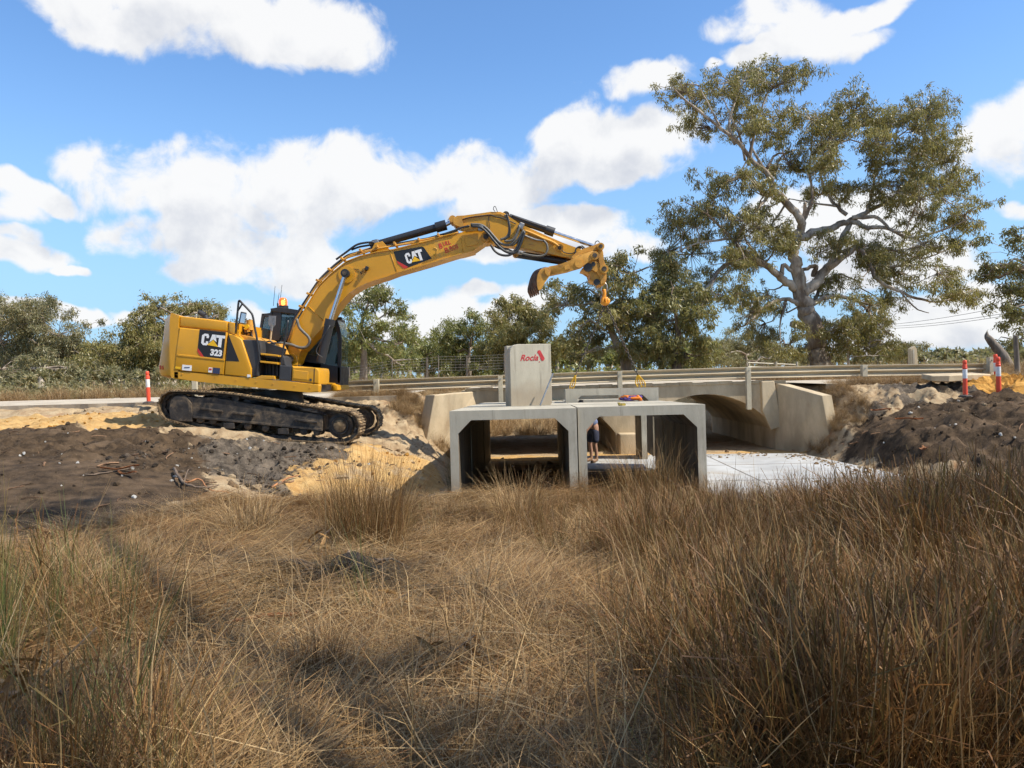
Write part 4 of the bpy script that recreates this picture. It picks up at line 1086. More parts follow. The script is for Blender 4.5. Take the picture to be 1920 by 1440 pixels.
for k, (pts, r, mt) in enumerate(HL):
    pipe('hydraulic_hose', Z3, pts, DB0 - .1 - .03 * (k % 3), r, mt, stick, sub=5)
bm = B(); box(bm, P(*Z3(395, 268), DB0 - .1), (.13, .12, .13), bevel=.015); part('hose_block', bm, ALU, stick)
bm = B(); box(bm, P(*Z3(300, 285), DB0 - .08), (.3, .1, .07), Euler((0, rad(-5), 0)).to_matrix(), .015); part('hose_bracket', bm, YELW, stick)
bm = B(); box(bm, P(*Z3(815, 245), S0 - .06), (.12, .14, .16), Euler((0, rad(25), 0)).to_matrix(), .02); part('hose_block', bm, ALU, stick)
bm = B(); box(bm, P(*Z3(800, 520), S0 - .06), (.14, .1, .08), Euler((0, rad(15), 0)).to_matrix(), .015); part('hose_fitting', bm, ALU, stick)
pipe('hydraulic_pipe', Z3, [(850, 290), (930, 320), (1050, 375), (1140, 410), (1200, 450), (1210, 470)], S0 - .05, .03, YELW, stick)
pipe('hydraulic_pipe', Z3, [(900, 305), (1000, 345), (1100, 385), (1170, 420)], S0 - .03, .022, YEL, stick)
pipe('hydraulic_pipe', Z3, [(850, 340), (900, 360), (970, 385), (1040, 392)], S0 - .05, .022, ALU, stick)
bm = B(); cyl(bm, P(*Z3(1215, 468), S0 + .02), P(*Z3(1215, 468), S0 - .06), .09, n=18); part('pin_boss', bm, YELW, stick, auto=40)
bm = B(); cyl(bm, P(*Z3(1215, 468), S0), P(*Z3(1215, 468), S0 - .08), .045, n=12); part('pin', bm, TRACKM, stick, auto=40)
pipe('wire', Z3, [(1235, 480), (1260, 515), (1330, 528), (1390, 510)], S0 - .02, .012, RUBBER, stick)
ex('shadow_plate', Z3, [(895, 425), (960, 440), (958, 446), (893, 431)], S0 - .012, S0 + .01, YELW, stick, .002)  # thin raised strip in worn yellow
# bucket cylinder on top of the stick
a, b, c = P(*Z3(690, 150), 18.0), P(*Z3(1150, 308), 18.0), P(*Z3(1600, 462), 18.0)
u = (b - a).normalized()
bm = B(); cyl(bm, a, b, .085, n=20); kc = part('bucket_cylinder', bm, BLK, auto=40)
bm = B(); cyl(bm, b - u * .2, b + u * .02, .11, n=20); part('gland', bm, BLK, kc, auto=40)
bm = B(); cyl(bm, b, c, .045, n=16); part('rod', bm, CHROME, kc, auto=40)
bm = B(); cyl(bm, a - u * .08 + Vector((0, -.15, 0)), a - u * .08 + Vector((0, .15, 0)), .085, n=16); part('end_eye', bm, TRACKM, kc, auto=40)
pipe('cylinder_pipe', Z3, [(720, 135), (900, 200), (1080, 262), (1130, 275)], 17.92, .018, RUBBER, kc)
for d in (17.84, 18.12): ex('cylinder_lug', Z3, [(580, 130), (610, 108), (660, 120), (720, 180), (690, 200)], d, d + .05, YELW, stick, .01)
# lower cylinder under the stick
a, b = P(*Z3(760, 535), 18.0), P(*Z3(1285, 615), 18.0)
bm = B(); cyl(bm, a, b, .09, n=20); tc_ = part('thumb_cylinder', bm, BLK, auto=40)
c = P(*Z3(1400, 600), 18.0)
bm = B(); cyl(bm, b, c, .05, n=14); part('rod', bm, CHROME, tc_, auto=40)
bm = B(); cyl(bm, a + Vector((0, -.12, 0)), a + Vector((0, .12, 0)), .08, n=14); part('end_eye', bm, YELW, tc_, auto=40)
# linkage at the stick's nose
for d in (17.66, 18.28):
    ex('tipping_link', Z3, [(1655, 425), (1668, 452), (1655, 485), (1600, 492), (1500, 505), (1430, 530), (1370, 575), (1330, 590), (1340, 560), (1400, 510), (1480, 470), (1560, 445), (1620, 420)], d, d + .06, YELW, exc, .01)
    ex('lower_link', Z3, [(1615, 480), (1655, 470), (1668, 520), (1672, 600), (1690, 640), (1700, 690), (1670, 720), (1640, 690), (1622, 600)], d - .02 if d < 18 else d + .02, d + .04 if d < 18 else d + .08, YELW, exc, .01)
for (x, y), r, nm in (((1640, 455), .085, 'link_pin'), ((1578, 550), .10, 'link_pin'), ((1675, 690), .105, 'link_pin')):
    q = P(*Z3(x, y), 17.62); bm = B(); cyl(bm, Vector((q.x, 17.58, q.z)), Vector((q.x, 18.42, q.z)), r, n=20); pn = part(nm, bm, YELW, auto=40)
    bm = B(); cyl(bm, Vector((q.x, 17.56, q.z)), Vector((q.x, 17.60, q.z)), r * .55, n=14); part('pin_end', bm, TRACKM, pn, auto=40)
pipe('grease_loop', Z3, [(1580, 432), (1590, 405), (1615, 398), (1628, 415)], 17.8, .01, BLK, exc)
for k in range(6): pipe('loose_hose', Z3, [(1370 + k * 8, 545 - k * 5), (1385 + k * 12, 480 - k * 6), (1430 + k * 10, 455 + k * 8), (1470 - k * 8, 490 + k * 6)], 17.72 + .08 * k, .018, RUBBER, exc)
# quick hitch
hitch = ex('quick_hitch', Z3, [(1480, 620), (1530, 590), (1600, 565), (1630, 600), (1660, 660), (1700, 700), (1704, 790), (1688, 842), (1640, 868), (1615, 850), (1600, 815), (1560, 820), (1532, 792), (1532, 735), (1500, 712), (1442, 700), (1450, 680), (1490, 670)], 17.7, 18.3, YELW, exc, .02, auto=35)
for pts in ([(1500, 610), (1560, 590), (1620, 620), (1650, 700), (1690, 750), (1680, 830), (1640, 850), (1640, 780), (1600, 720), (1540, 690)],):
    ex('hitch_cheek', Z3, pts, 17.66, 17.7, YELW, hitch, .008)
for (x, y), r in (((1510, 672), .1), ((1600, 825), .075), ((1565, 640), .05)):
    q = P(*Z3(x, y), 17.66); bm = B(); cyl(bm, q + Vector((0, .05, 0)), q + Vector((0, -.02, 0)), r, n=16); part('hitch_bore', bm, BLK, hitch, auto=40)
# folded arm with its scoop
for d in (17.6, 18.3):
    ex('scoop_arm', Z3, [(1500, 512), (1560, 500), (1605, 520), (1612, 560), (1590, 590), (1540, 590), (1480, 640), (1440, 678), (1300, 718), (1200, 732), (1115, 750), (1070, 740), (1062, 690), (1110, 660), (1240, 638), (1320, 600), (1400, 548)], d, d + .11, YELW, exc, .015, auto=35)
q0 = zz(Z3, (1075, 700), (1240, 670), (1320, 640), (1320, 690), (1200, 715), (1090, 740))
bm = B(); ext(bm, q0, 17.71, 18.3, .01); part('arm_web', bm, YELW)
ex('arm_badge', Z3, [(1262, 655), (1315, 645), (1322, 690), (1268, 698)], 17.585, 17.6, YELW, exc, .004)
q = P(*Z3(1415, 632), 17.6); bm = B(); lathe(bm, q + Vector((0, .0, 0)), [(.03, -.02), (.10, -.02), (.10, .02)], 16, Vector((0, 1, 0))); part('arm_eye', bm, YELW, auto=40)
SN = zz(Z3, (1090, 668), (1045, 678), (1008, 700), (985, 745), (976, 800), (980, 855), (990, 905))
SF = zz(Z3, (1060, 668), (1005, 684), (950, 712), (912, 775), (888, 860), (880, 905), (890, 950))
bm = B(); nu = 9; rows = []
sn = [P(*q, 17.42) for q in SN]; sf = [P(*q, 18.55) for q in SF]
sn, sf = [Vector(q) for q in spline(sn, 4)], [Vector(q) for q in spline(sf, 4)]
for i in range(len(sn)):
    rows.append([sn[i].lerp(sf[i], j / nu) for j in range(nu + 1)])
vs = [[bm.verts.new(q) for q in r] for r in rows]
for i in range(len(rows) - 1):
    for j in range(nu): bm.faces.new((vs[i][j], vs[i][j + 1], vs[i + 1][j + 1], vs[i + 1][j]))
bmesh.ops.solidify(bm, geom=bm.faces[:], thickness=.025)
scoop = part('scoop', bm, RUST, auto=35)
side = [(1120, 718), (1104, 770), (1062, 830), (1028, 895), (1008, 908), (990, 905)]
ex('scoop_side', Z3, [(1118, 690), (1120, 718), (1104, 770), (1062, 830), (1028, 895), (1008, 908), (990, 905), (980, 855), (976, 800), (985, 745), (1008, 700), (1045, 678), (1090, 668)], 17.40, 17.44, YELW, scoop, .006)
ex('scoop_side', Z3, [(1040, 690), (1030, 740), (985, 800), (945, 880), (915, 945), (890, 950), (880, 905), (888, 860), (912, 775), (950, 712), (1005, 684)], 18.53, 18.57, RUST, scoop, .006)
ex('scoop_rim', Z3, [(1060, 690), (1085, 690), (1112, 720), (1105, 755), (1085, 760), (1062, 725)], 17.37, 17.40, YELW, scoop, .004)
for k in range(5):
    q = sn[-1].lerp(sf[-1], (k + .5) / 5)
    bm = B(); w_ = .045
    tp_ = [q + Vector((-.035, -w_, .06)), q + Vector((.035, -w_, .06)), q + Vector((.055, -w_, -.10)), q + Vector((.03, -w_, -.10))]
    prism(bm, tp_, [v + Vector((-.012, 2 * w_, 0)) for v in tp_], .006, 1); part('tooth', bm, RUST, scoop)

# ---- shovel carried on the machine
sho = thing('shovel', 'long shovel with grey steel blade up, standing on the excavator beside the cab', 'shovel', P(*Z1(988, 500), 17.3))
bm = B(); bl = [P(*Z1(x, y), 17.3) for x, y in ((975, 300), (1032, 302), (1028, 372), (1012, 392), (990, 392), (974, 370))]
prism(bm, bl, [v + Vector((0, .02, 0)) for v in bl], .004); obj('blade', bm, ALU, sho)
bm = B(); cyl(bm, P(*Z1(1000, 392), 17.29), P(*Z1(988, 505), 17.29), .022, .02, n=10); obj('handle', bm, WOOD, sho, auto=40)
bm = B(); cyl(bm, P(*Z1(1003, 370), 17.29), P(*Z1(998, 420), 17.29), .03, .026, n=10); obj('socket', bm, ALU, sho, auto=40)

# ---- lifting gear under the hitch
CHAINM = mat('chain_steel', (.09, .075, .06), .5, metal=.5, var=.2, scale=12, dirt=(.22, .11, .05), dirt_amt=.3)
HOOKM = mat('yellow_hook_paint', (.78, .30, .02), .45, var=.1, scale=12)
def link_ring(bm, c, rx, rz, r, turn=0.0, tilt=None, n=12):
    pts = [Vector((rx * math.cos(2 * math.pi * k / n), 0, rz * math.sin(2 * math.pi * k / n))) for k in range(n + 1)]
    R = Matrix.Rotation(turn, 3, 'Z')
    if tilt is not None: R = tilt @ R
    tube(bm, [Vector(c) + R @ p_ for p_ in pts], r, 5, caps=False)
hook = thing('lifting_hook', 'orange lifting hook hanging on chain from the excavator hitch', 'hook', P(1134, 600, 18.0))
hook.location = P(1134, 600, 18.0)
qa, qb = P(*Z3(1672, 862), 18.0), P(*Z3(1686, 960), 18.0)
bm = B(); link_ring(bm, qa + (qb - qa) * .25, .075, .13, .022); link_ring(bm, qa + Vector((-.15, 0, -.02)) , .04, .09, .014); obj('shackle', bm, STEEL, hook, smooth=True)
bm = B(); hp = [Z3(*c) for c in ((1672, 900), (1680, 950), (1668, 1000), (1662, 1035), (1685, 1050), (1712, 1035), (1712, 1000), (1690, 985))]
tube(bm, spline([P(x, y, 18.0) for x, y in hp], 5), [.045] * 10 + [.055] * 20 + [.03] * 6, 10); obj('hook_body', bm, HOOKM, hook, smooth=True)
bm = B(); link_ring(bm, P(*Z3(1690, 1020), 18.0), .06, .08, .025, rad(90)); obj('ring', bm, HOOKM, hook, smooth=True)
# ================================================================ culverts
AX = Vector((.034, 1, 0)).normalized(); AR = Vector((AX.y, -AX.x, 0))      # the rows' axis and its right
AROT = Matrix((AR, AX, Vector((0, 0, 1)))).transposed()
UW, UH, WT, LT, HA = 2.185, 1.62, .145, .165, .225
SLOPE = .0185
def bed(d): return .17 - (d - 12.8) * SLOPE       # the bed falls gently towards the bridge
def roof_z(d): return FLOOR + bed(d) + UH
def culvert_mesh(length):
    bm = B(); w = UW / 2; i = w - WT
    out = [(-w, 0), (-w, UH), (w, UH), (w, 0), (i, 0), (i, UH - LT - HA), (i - HA, UH - LT), (-i + HA, UH - LT), (-i, UH - LT - HA), (-i, 0)]
    a = [bm.verts.new((x, 0, z)) for x, z in out]; b = [bm.verts.new((x, length, z)) for x, z in out]
    quads = [(0, 1, 8, 9), (1, 2, 6, 7), (2, 3, 4, 5), (1, 7, 8), (2, 5, 6)]
    for q in quads:
        bm.faces.new([a[k] for k in q]); bm.faces.new([b[k] for k in q][::-1])
    for k in range(10):
        bm.faces.new((a[k], b[k], b[(k + 1) % 10], a[(k + 1) % 10]))
    es = [e for e in bm.edges if len(e.link_faces) == 2 and e.calc_face_angle(0) > .3]
    bmesh.ops.bevel(bm, geom=es, offset=.012, segments=1, affect='EDGES')
    bmesh.ops.recalc_face_normals(bm, faces=bm.faces)
    me = bpy.data.meshes.new('culvert_unit'); bm.to_mesh(me); bm.free()
    me.materials.append(CONC); me.materials.append(SHADE_STAIN)
    for f in me.polygons:                      # inside faces: brown streaks, darkened in colour for the shade there
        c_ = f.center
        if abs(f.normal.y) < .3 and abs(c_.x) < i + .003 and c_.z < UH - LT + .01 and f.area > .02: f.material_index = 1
    return me
ULEN = 1.165
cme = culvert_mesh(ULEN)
ORD = ['front', 'second', 'third', 'fourth', 'fifth', 'sixth', 'rearmost']
def culvert(x0, d, lift, label, yaw=0.0, roll=0.0):
    o = link_mesh('culvert_unit', cme, None)
    base = Vector((x0, 12.8, 0)) + AX * (d - 12.8)
    o.location = (base.x, base.y, FLOOR + bed(d) + lift)
    o.rotation_euler = (-math.atan(SLOPE), rad(roll), math.atan2(AX.y, AX.x) - math.pi / 2 + rad(yaw))
    tag(o, label, 'culvert', 'precast concrete culvert units laid in two rows')
    return o
XL, XR = .005, 2.205
rr = random.Random(4)
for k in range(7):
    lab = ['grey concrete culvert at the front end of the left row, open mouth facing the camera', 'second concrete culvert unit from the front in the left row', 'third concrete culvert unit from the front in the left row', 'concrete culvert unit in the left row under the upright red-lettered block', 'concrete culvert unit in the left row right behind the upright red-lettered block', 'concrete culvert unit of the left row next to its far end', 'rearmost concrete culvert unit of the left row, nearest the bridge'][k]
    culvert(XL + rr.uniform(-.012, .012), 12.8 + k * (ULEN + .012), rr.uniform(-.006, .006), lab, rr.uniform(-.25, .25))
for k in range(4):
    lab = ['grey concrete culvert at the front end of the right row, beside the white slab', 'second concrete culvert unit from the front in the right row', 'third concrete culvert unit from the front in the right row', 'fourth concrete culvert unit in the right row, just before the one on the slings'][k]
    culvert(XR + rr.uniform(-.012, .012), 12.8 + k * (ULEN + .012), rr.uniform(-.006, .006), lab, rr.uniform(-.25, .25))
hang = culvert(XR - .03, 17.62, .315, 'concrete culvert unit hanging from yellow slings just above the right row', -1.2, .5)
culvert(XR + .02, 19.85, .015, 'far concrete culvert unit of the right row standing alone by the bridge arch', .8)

# lifted unit stood on end, lettering on it
SLW, SLH, SLD = .88, 1.27, .26
sb = P(997, 757, 15.35)
up_unit = thing('culvert_block', 'pale concrete block stood upright on the left row, red lettering and mark on its face', 'concrete block', (sb.x, 15.35, roof_z(15.35) - .003), rot=(0, 0, rad(14)))
bm = B()
o = [(-.44, 0), (-.44, SLH - .17), (-.425, SLH - .09), (-.37, SLH - .03), (-.28, SLH), (.44, SLH), (.44, .05), (.40, 0)]
prism(bm, [Vector((x, 0, z)) for x, z in o], [Vector((x, SLD, z)) for x, z in o], .008, 1)
obj('slab', bm, CONC, up_unit, local=True)
bm = B(); o2 = [(-.44, 0), (-.44, SLH - .02), (.40, SLH - .02), (.40, 0)]
prism(bm, [Vector((x, SLD, z)) for x, z in o2], [Vector((x, SLD + .2, z)) for x, z in o2], .01, 1)
obj('back_flange', bm, CONC, up_unit, local=True)
REDS = mat('red_stencil_paint', (.46, .03, .035), .7, var=.18, scale=14)
tb_ = text_bm('Rocla', .172, (-.035, -.003, .985), (1, 0, 0), (0, 0, 1), (0, -1, 0), .0035, .35, .004, 1.0)
obj('lettering', tb_, REDS, up_unit, local=True)
bm = B()
mk = [(.145, 1.085), (.155, 1.125), (.165, 1.135), (.20, 1.14), (.215, 1.13), (.295, .985), (.30, .965), (.285, .935), (.262, .92), (.25, .915), (.225, .935), (.21, .97), (.205, 1.0), (.165, 1.075)]
prism(bm, [Vector((x, -.005, z)) for x, z in mk], [Vector((x, 0, z)) for x, z in mk]); obj('red_mark', bm, REDS, up_unit, local=True)
bm = B(); lathe(bm, (.185, -.004, .90), [(.010, 0), (.012, 0), (.012, .004)], 10, Vector((0, 1, 0))); obj('registered_mark', bm, REDS, up_unit, local=True)
# the prop leaning against the block's face
bm = B(); a_, b_ = P(1013, 760, 15.05), P(1037, 700, 15.22); cyl(bm, a_, b_, .017, n=8)
prop = rebase(obj('steel_rod', bm, STEEL, auto=40)); tag(prop, 'thin steel rod leaning against the right edge of the upright block', 'rod')
# tool left on the culvert roof
bm = B(); q = P(1166, 759, 13.1); q.z = roof_z(13.1)
box(bm, q + Vector((0, 0, .03)), (.13, .06, .045), Euler((0, 0, rad(15))).to_matrix(), .012); box(bm, q + Vector((-.05, .01, .055)), (.05, .05, .02), bevel=.008)
tl = rebase(obj('tape_measure', bm, mat('yellow_black_tool', (.30, .22, .03), .5, var=.5, scale=30), auto=40)); tag(tl, 'small dark and yellow hand tool lying on the right culvert roof', 'tool')

# white slab on the floor of the cut
WHS = mat('pale_new_concrete', (.40, .40, .385), .85, var=.12, scale=.9, dirt=(.33, .30, .25), dirt_amt=.46, dirt_scale=1.4, bump=.25, spec=.2)
bm = B()
fl = [Vector((3.25, 12.3, 0)), Vector((9.4, 12.2, 0)), Vector((9.7, 13.6, 0)), Vector((8.35, 14.05, 0)), Vector((7.75, 20.3, 0)), Vector((5.4, 20.75, 0)), Vector((1.35, 21.05, 0)), Vector((1.3, 18.1, 0)), Vector((3.32, 18.0, 0))]
prism(bm, [v + Vector((0, 0, FLOOR + .06)) for v in fl], [v + Vector((0, 0, FLOOR - .25)) for v in fl])
sl = obj('base_slab', bm, WHS); sl['kind'] = 'structure'
# sawn joints and spilled earth on it
for a_, b_ in ((Vector((5.0, 12.5, 0)), Vector((5.25, 20.7, 0))), (Vector((3.4, 15.6, 0)), Vector((8.1, 15.5, 0))), (Vector((3.4, 18.2, 0)), Vector((7.9, 18.1, 0)))):
    bm = B(); n_ = Vector((-(b_ - a_).y, (b_ - a_).x, 0)).normalized() * .012
    prism(bm, [v + Vector((0, 0, FLOOR + .064)) for v in (a_ - n_, b_ - n_, b_ + n_, a_ + n_)], [v + Vector((0, 0, FLOOR + .05)) for v in (a_ - n_, b_ - n_, b_ + n_, a_ + n_)])
    obj('slab_joint', bm, SHADE_STAIN, sl)

# slings and chain down to the hanging unit
SLING = mat('yellow_sling', (.75, .42, .02), .7, var=.15, scale=20)
htop = roof_z(18.1) + .318
for k, (px0, py0, px1, py1, lab, n) in enumerate(((1071, 729, 1079, 703, 'yellow lifting sling and chain on the left end of the hanging unit', 3), (1203, 727, 1196, 703, 'bunched yellow lifting sling and chain on the right end of the hanging unit', 5))):
    b_, t_ = P(px0, py0, 18.1), P(px1, py1, 18.05)
    b_.z = htop
    s = thing('lifting_sling', lab, 'sling', b_, group='slings and chains under the lifting hook')
    bm = B()
    for j in range(n):
        dx = (j - (n - 1) / 2) * .03
        tube(bm, spline([b_ + Vector((dx * 1.4, 0, 0)), b_ * .6 + t_ * .4 + Vector((dx * 1.8, .02 * (j % 2), 0)), t_ + Vector((dx * .2, 0, 0))], 4), .014, 6)
    obj('strap', bm, SLING, s, smooth=True)
    bm = B(); link_ring(bm, b_ + Vector((0, 0, .02)), .06, .05, .014); obj('anchor', bm, STEEL, s, smooth=True)
    hk = P(*Z3(1690, 1045), 18.0)
    bm = B(); L = (hk - t_).length; nl = int(L / .085); d = (hk - t_).normalized(); Q = d.to_track_quat('Z', 'Y').to_matrix()
    for i in range(nl):
        link_ring(bm, t_ + d * (L * (i + .5) / nl), .028, .056, .012, rad(90) * (i % 2), Q, 8)
    ch = obj('chain', bm, CHAINM, s, smooth=True)
# bundle of straps on the roof behind the hanging lintel
bun = thing('strap_bundle', 'tangled orange and purple straps lying on the culvert roof behind the lintel', 'straps', P(1184, 752, 17.28))
q0 = P(1184, 752, 17.28); q0.z = roof_z(17.28)
ORG = mat('orange_webbing', (.75, .20, .02), .7); PUR = mat('purple_webbing', (.06, .03, .16), .7)
for mt, nm, sd in ((ORG, 'orange_strap', 1), (PUR, 'purple_strap', 2), (ORG, 'orange_strap', 3), (PUR, 'purple_strap', 4)):
    r_ = random.Random(sd); bm = B()
    pts = [q0 + Vector((r_.uniform(-.26, .26), r_.uniform(-.13, .13), .03 + r_.random() * .10)) for _ in range(9)]
    tube(bm, spline(pts, 4), .03, 5); obj(nm, bm, mt, bun, smooth=True)

# ================================================================ worker in the far unit
SKIN = mat('tanned_skin', (.36, .20, .13), .55, var=.08, scale=12)
NAVY = mat('navy_cloth', (.022, .026, .05), .85, var=.2, scale=14, bump=.2, bscale=60)
BLUEC = mat('blue_work_shirt', (.16, .20, .34), .85, var=.2, scale=10, bump=.2, bscale=50)
BOOT = mat('brown_boot_leather', (.22, .12, .06), .6, var=.2, scale=14)
HAIR = mat('dark_hair', (.03, .022, .017), .6)
def skin_mesh(name, verts, radii, edges, mt, parent, sub=2, root=0):
    me = bpy.data.meshes.new(name); me.from_pydata([tuple(v) for v in verts], edges, [])
    o = bpy.data.objects.new(name, me); COL.objects.link(o)
    o.modifiers.new('skin', 'SKIN'); me.skin_vertices if me.skin_vertices else None
    lay = me.skin_vertices[0] if me.skin_vertices else None
    if lay is None:
        bpy.context.view_layer.update(); lay = me.skin_vertices[0]
    for i, r in enumerate(radii):
        lay.data[i].radius = (r, r) if not hasattr(r, '__len__') else r
        lay.data[i].use_root = (i == root)
    o.modifiers.new('smooth', 'SUBSURF').levels = sub; o.modifiers['smooth'].render_levels = sub
    bpy.context.view_layer.update()
    dg = bpy.context.evaluated_depsgraph_get()
    m2 = bpy.data.meshes.new_from_object(o.evaluated_get(dg))
    bpy.data.objects.remove(o)
    m2.name = name; m2.polygons.foreach_set('use_smooth', [True] * len(m2.polygons))
    return link_mesh(name, m2, mt, parent)
pf = P(1110, 870, 19.45); pf.z = FLOOR + .062
man = thing('person', 'person in navy shorts, blue shirt and brown boots stooping beyond the right culvert mouth', 'person', pf, rot=(0, 0, rad(120)))
# local axes: +y is where the person faces; bending forward
V = Vector
hip = V((0, -.10, .90))
bv = [hip, V((0, -.04, 1.03)), V((0, .06, 1.20)), V((0, .19, 1.34)), V((0, .25, 1.39)), V((0, .31, 1.46)), V((0, .36, 1.51)),
      V((-.10, -.08, .84)), V((-.125, -.02, .47)), V((-.13, -.05, .28)), V((-.13, -.06, .09)), V((-.13, .05, .045)), V((-.135, .14, .03)),
      V((.10, -.08, .84)), V((.14, -.05, .47)), V((.15, -.09, .28)), V((.155, -.10, .09)), V((.16, .01, .045)), V((.165, .10, .03)),
      V((-.18, .16, 1.32)), V((-.24, .14, 1.03)), V((-.21, .30, .84)), V((-.19, .37, .78)),
      V((.18, .16, 1.32)), V((.24, .12, 1.03)), V((.22, .28, .84)), V((.20, .35, .78))]
br = [.135, .13, .145, .10, .055, .085, .075, .085, .058, .052, .036, .04, .028, .085, .058, .052, .036, .04, .028, .055, .04, .03, .026, .055, .04, .03, .026]
be_ = [(0, 1), (1, 2), (2, 3), (3, 4), (4, 5), (5, 6), (0, 7), (7, 8), (8, 9), (9, 10), (10, 11), (11, 12), (0, 13), (13, 14), (14, 15), (15, 16), (16, 17), (17, 18), (3, 19), (19, 20), (20, 21), (21, 22), (3, 23), (23, 24), (24, 25), (25, 26)]
skin_mesh('body', bv, br, be_, SKIN, man)
sv = [hip + V((0, 0, .02)), V((0, -.03, .99)), V((-.105, -.08, .82)), V((-.12, -.04, .62)), V((-.125, -.025, .50)), V((.105, -.08, .82)), V((.13, -.06, .62)), V((.14, -.05, .50))]
skin_mesh('shorts', sv, [.155, .145, .115, .10, .105, .115, .10, .105], [(0, 1), (0, 2), (2, 3), (3, 4), (0, 5), (5, 6), (6, 7)], NAVY, man)
tv = [V((0, -.08, .94)), V((0, -.03, 1.05)), V((0, .06, 1.20)), V((0, .18, 1.335)), V((-.18, .16, 1.32)), V((-.235, .145, 1.12)), V((.18, .16, 1.32)), V((.235, .13, 1.12))]
skin_mesh('shirt', tv, [.165, .16, .17, .12, .085, .062, .085, .062], [(0, 1), (1, 2), (2, 3), (3, 4), (4, 5), (3, 6), (6, 7)], BLUEC, man)
for s, (ax, ay) in ((-1, (-.13, -.06)), (1, (.155, -.10))):
    skin_mesh('boot', [V((ax, ay, .15)), V((ax, ay, .06)), V((ax + .01 * s, ay + .1, .048)), V((ax + .015 * s, ay + .2, .038))], [.055, .058, .05, .036], [(0, 1), (1, 2), (2, 3)], BOOT, man)
    skin_mesh('sock', [V((ax, ay, .22)), V((ax, ay, .13))], [.05, .05], [(0, 1)], mat('grey_sock', (.4, .39, .36), .9), man, 1)
skin_mesh('hair', [V((0, .28, 1.52)), V((0, .33, 1.565)), V((0, .25, 1.46))], [.085, .075, .06], [(0, 1), (0, 2)], HAIR, man)
for sx in (-1, 1):
    wr = V((.195 * sx, .36, .79))
    for f_ in range(4):
        a0 = wr + V(((f_ - 1.5) * .018, .02, -.05)); l = (.065, .078, .072, .055)[f_]
        skin_mesh('finger', [wr + V(((f_ - 1.5) * .01, .0, -.02)), a0, a0 + V((0, .012, -l * .5)), a0 + V((0, -.004, -l))], [.012, .01, .009, .008], [(0, 1), (1, 2), (2, 3)], SKIN, man, 1)
    skin_mesh('thumb', [wr, wr + V((-.035 * sx, .02, -.03)), wr + V((-.045 * sx, .035, -.06))], [.014, .011, .009], [(0, 1), (1, 2)], SKIN, man, 1)
for sx in (-1, 1):
    skin_mesh('ear', [V((.083 * sx, .32, 1.48)), V((.09 * sx, .32, 1.465))], [.018, .014], [(0, 1)], SKIN, man, 1)
skin_mesh('nose', [V((0, .41, 1.46)), V((0, .435, 1.435))], [.016, .013], [(0, 1)], SKIN, man, 1)
# the dark cloth rag in the person's back pocket
skin_mesh('rag', [V((.12, -.2, .82)), V((.13, -.2, .68)), V((.11, -.17, .58))], [.03, .045, .03], [(0, 1), (1, 2)], mat('pale_rag', (.5, .5, .52), .9), man, 1)

# ================================================================ bollards
BORA = mat('fluoro_red_plastic', (.80, .085, .035), .45, var=.06, scale=4, dirt=(.45, .12, .06), dirt_amt=.12)
BAND = mat('reflective_band', (.70, .70, .68), .35, var=.06, scale=8)
BBASE = mat('rubber_base', (.06, .05, .045), .85, var=.2, scale=8, dirt=(.24, .17, .09), dirt_amt=.4)
def bollard(px, py, D, top, label, tilt=(0, 0)):
    b_ = P(px, py, D); t_ = P(px, top, D); H = t_.z - b_.z; r = H * .058
    zg = gz(b_.x, D)
    o = thing('bollard', label, 'bollard', b_, group='red and white plastic bollards along the road edge', rot=(rad(tilt[0]), rad(tilt[1]), rad(20)))
    bm = B(); pr = [(r * 2.9, 0), (r * 2.9, .03), (r * 2.2, .05), (r * 1.3, .06)]
    # octagonal rubber foot
    lathe(bm, (0, 0, -.005), pr, 8); obj('base', bm, BBASE, o, local=True)
    bm = B(); lathe(bm, (0, 0, 0), [(r * 1.02, .05), (r, H * .6), (r, H * .78), (r * 1.12, H * .785), (r * 1.12, H * .80), (r * .97, H * .81), (r * .97, H * .86), (r * .86, H * .87), (r * .86, H * .9), (r * .95, H * .91), (r * .93, H * .975), (r * .7, H)], 18); po = obj('post', bm, BORA, o, local=True, auto=40)
    bm = B(); lathe(bm, (0, 0, 0), [(r * 1.025, H * .50), (r * 1.03, H * .505), (r * 1.03, H * .745), (r * 1.02, H * .75)], 18); obj('reflective_band', bm, BAND, o, local=True, auto=40)
    return o
bollard(279, 756, 21.0, 696, 'leftmost red and white bollard, on the road edge left of the excavator', (0, -1))
bollard(1810, 744, 18.9, 675, 'nearest upright red and white bollard on the bank, left of the orange dirt heap', (0, 0))
bollard(1873, 741, 19.2, 669, 'leaning red and white bollard standing in front of the orange dirt heap', (2, -3.4))
bollard(1869, 728, 21.4, 664, 'red and white bollard half hidden behind the leaning one on the right', (0, -2))

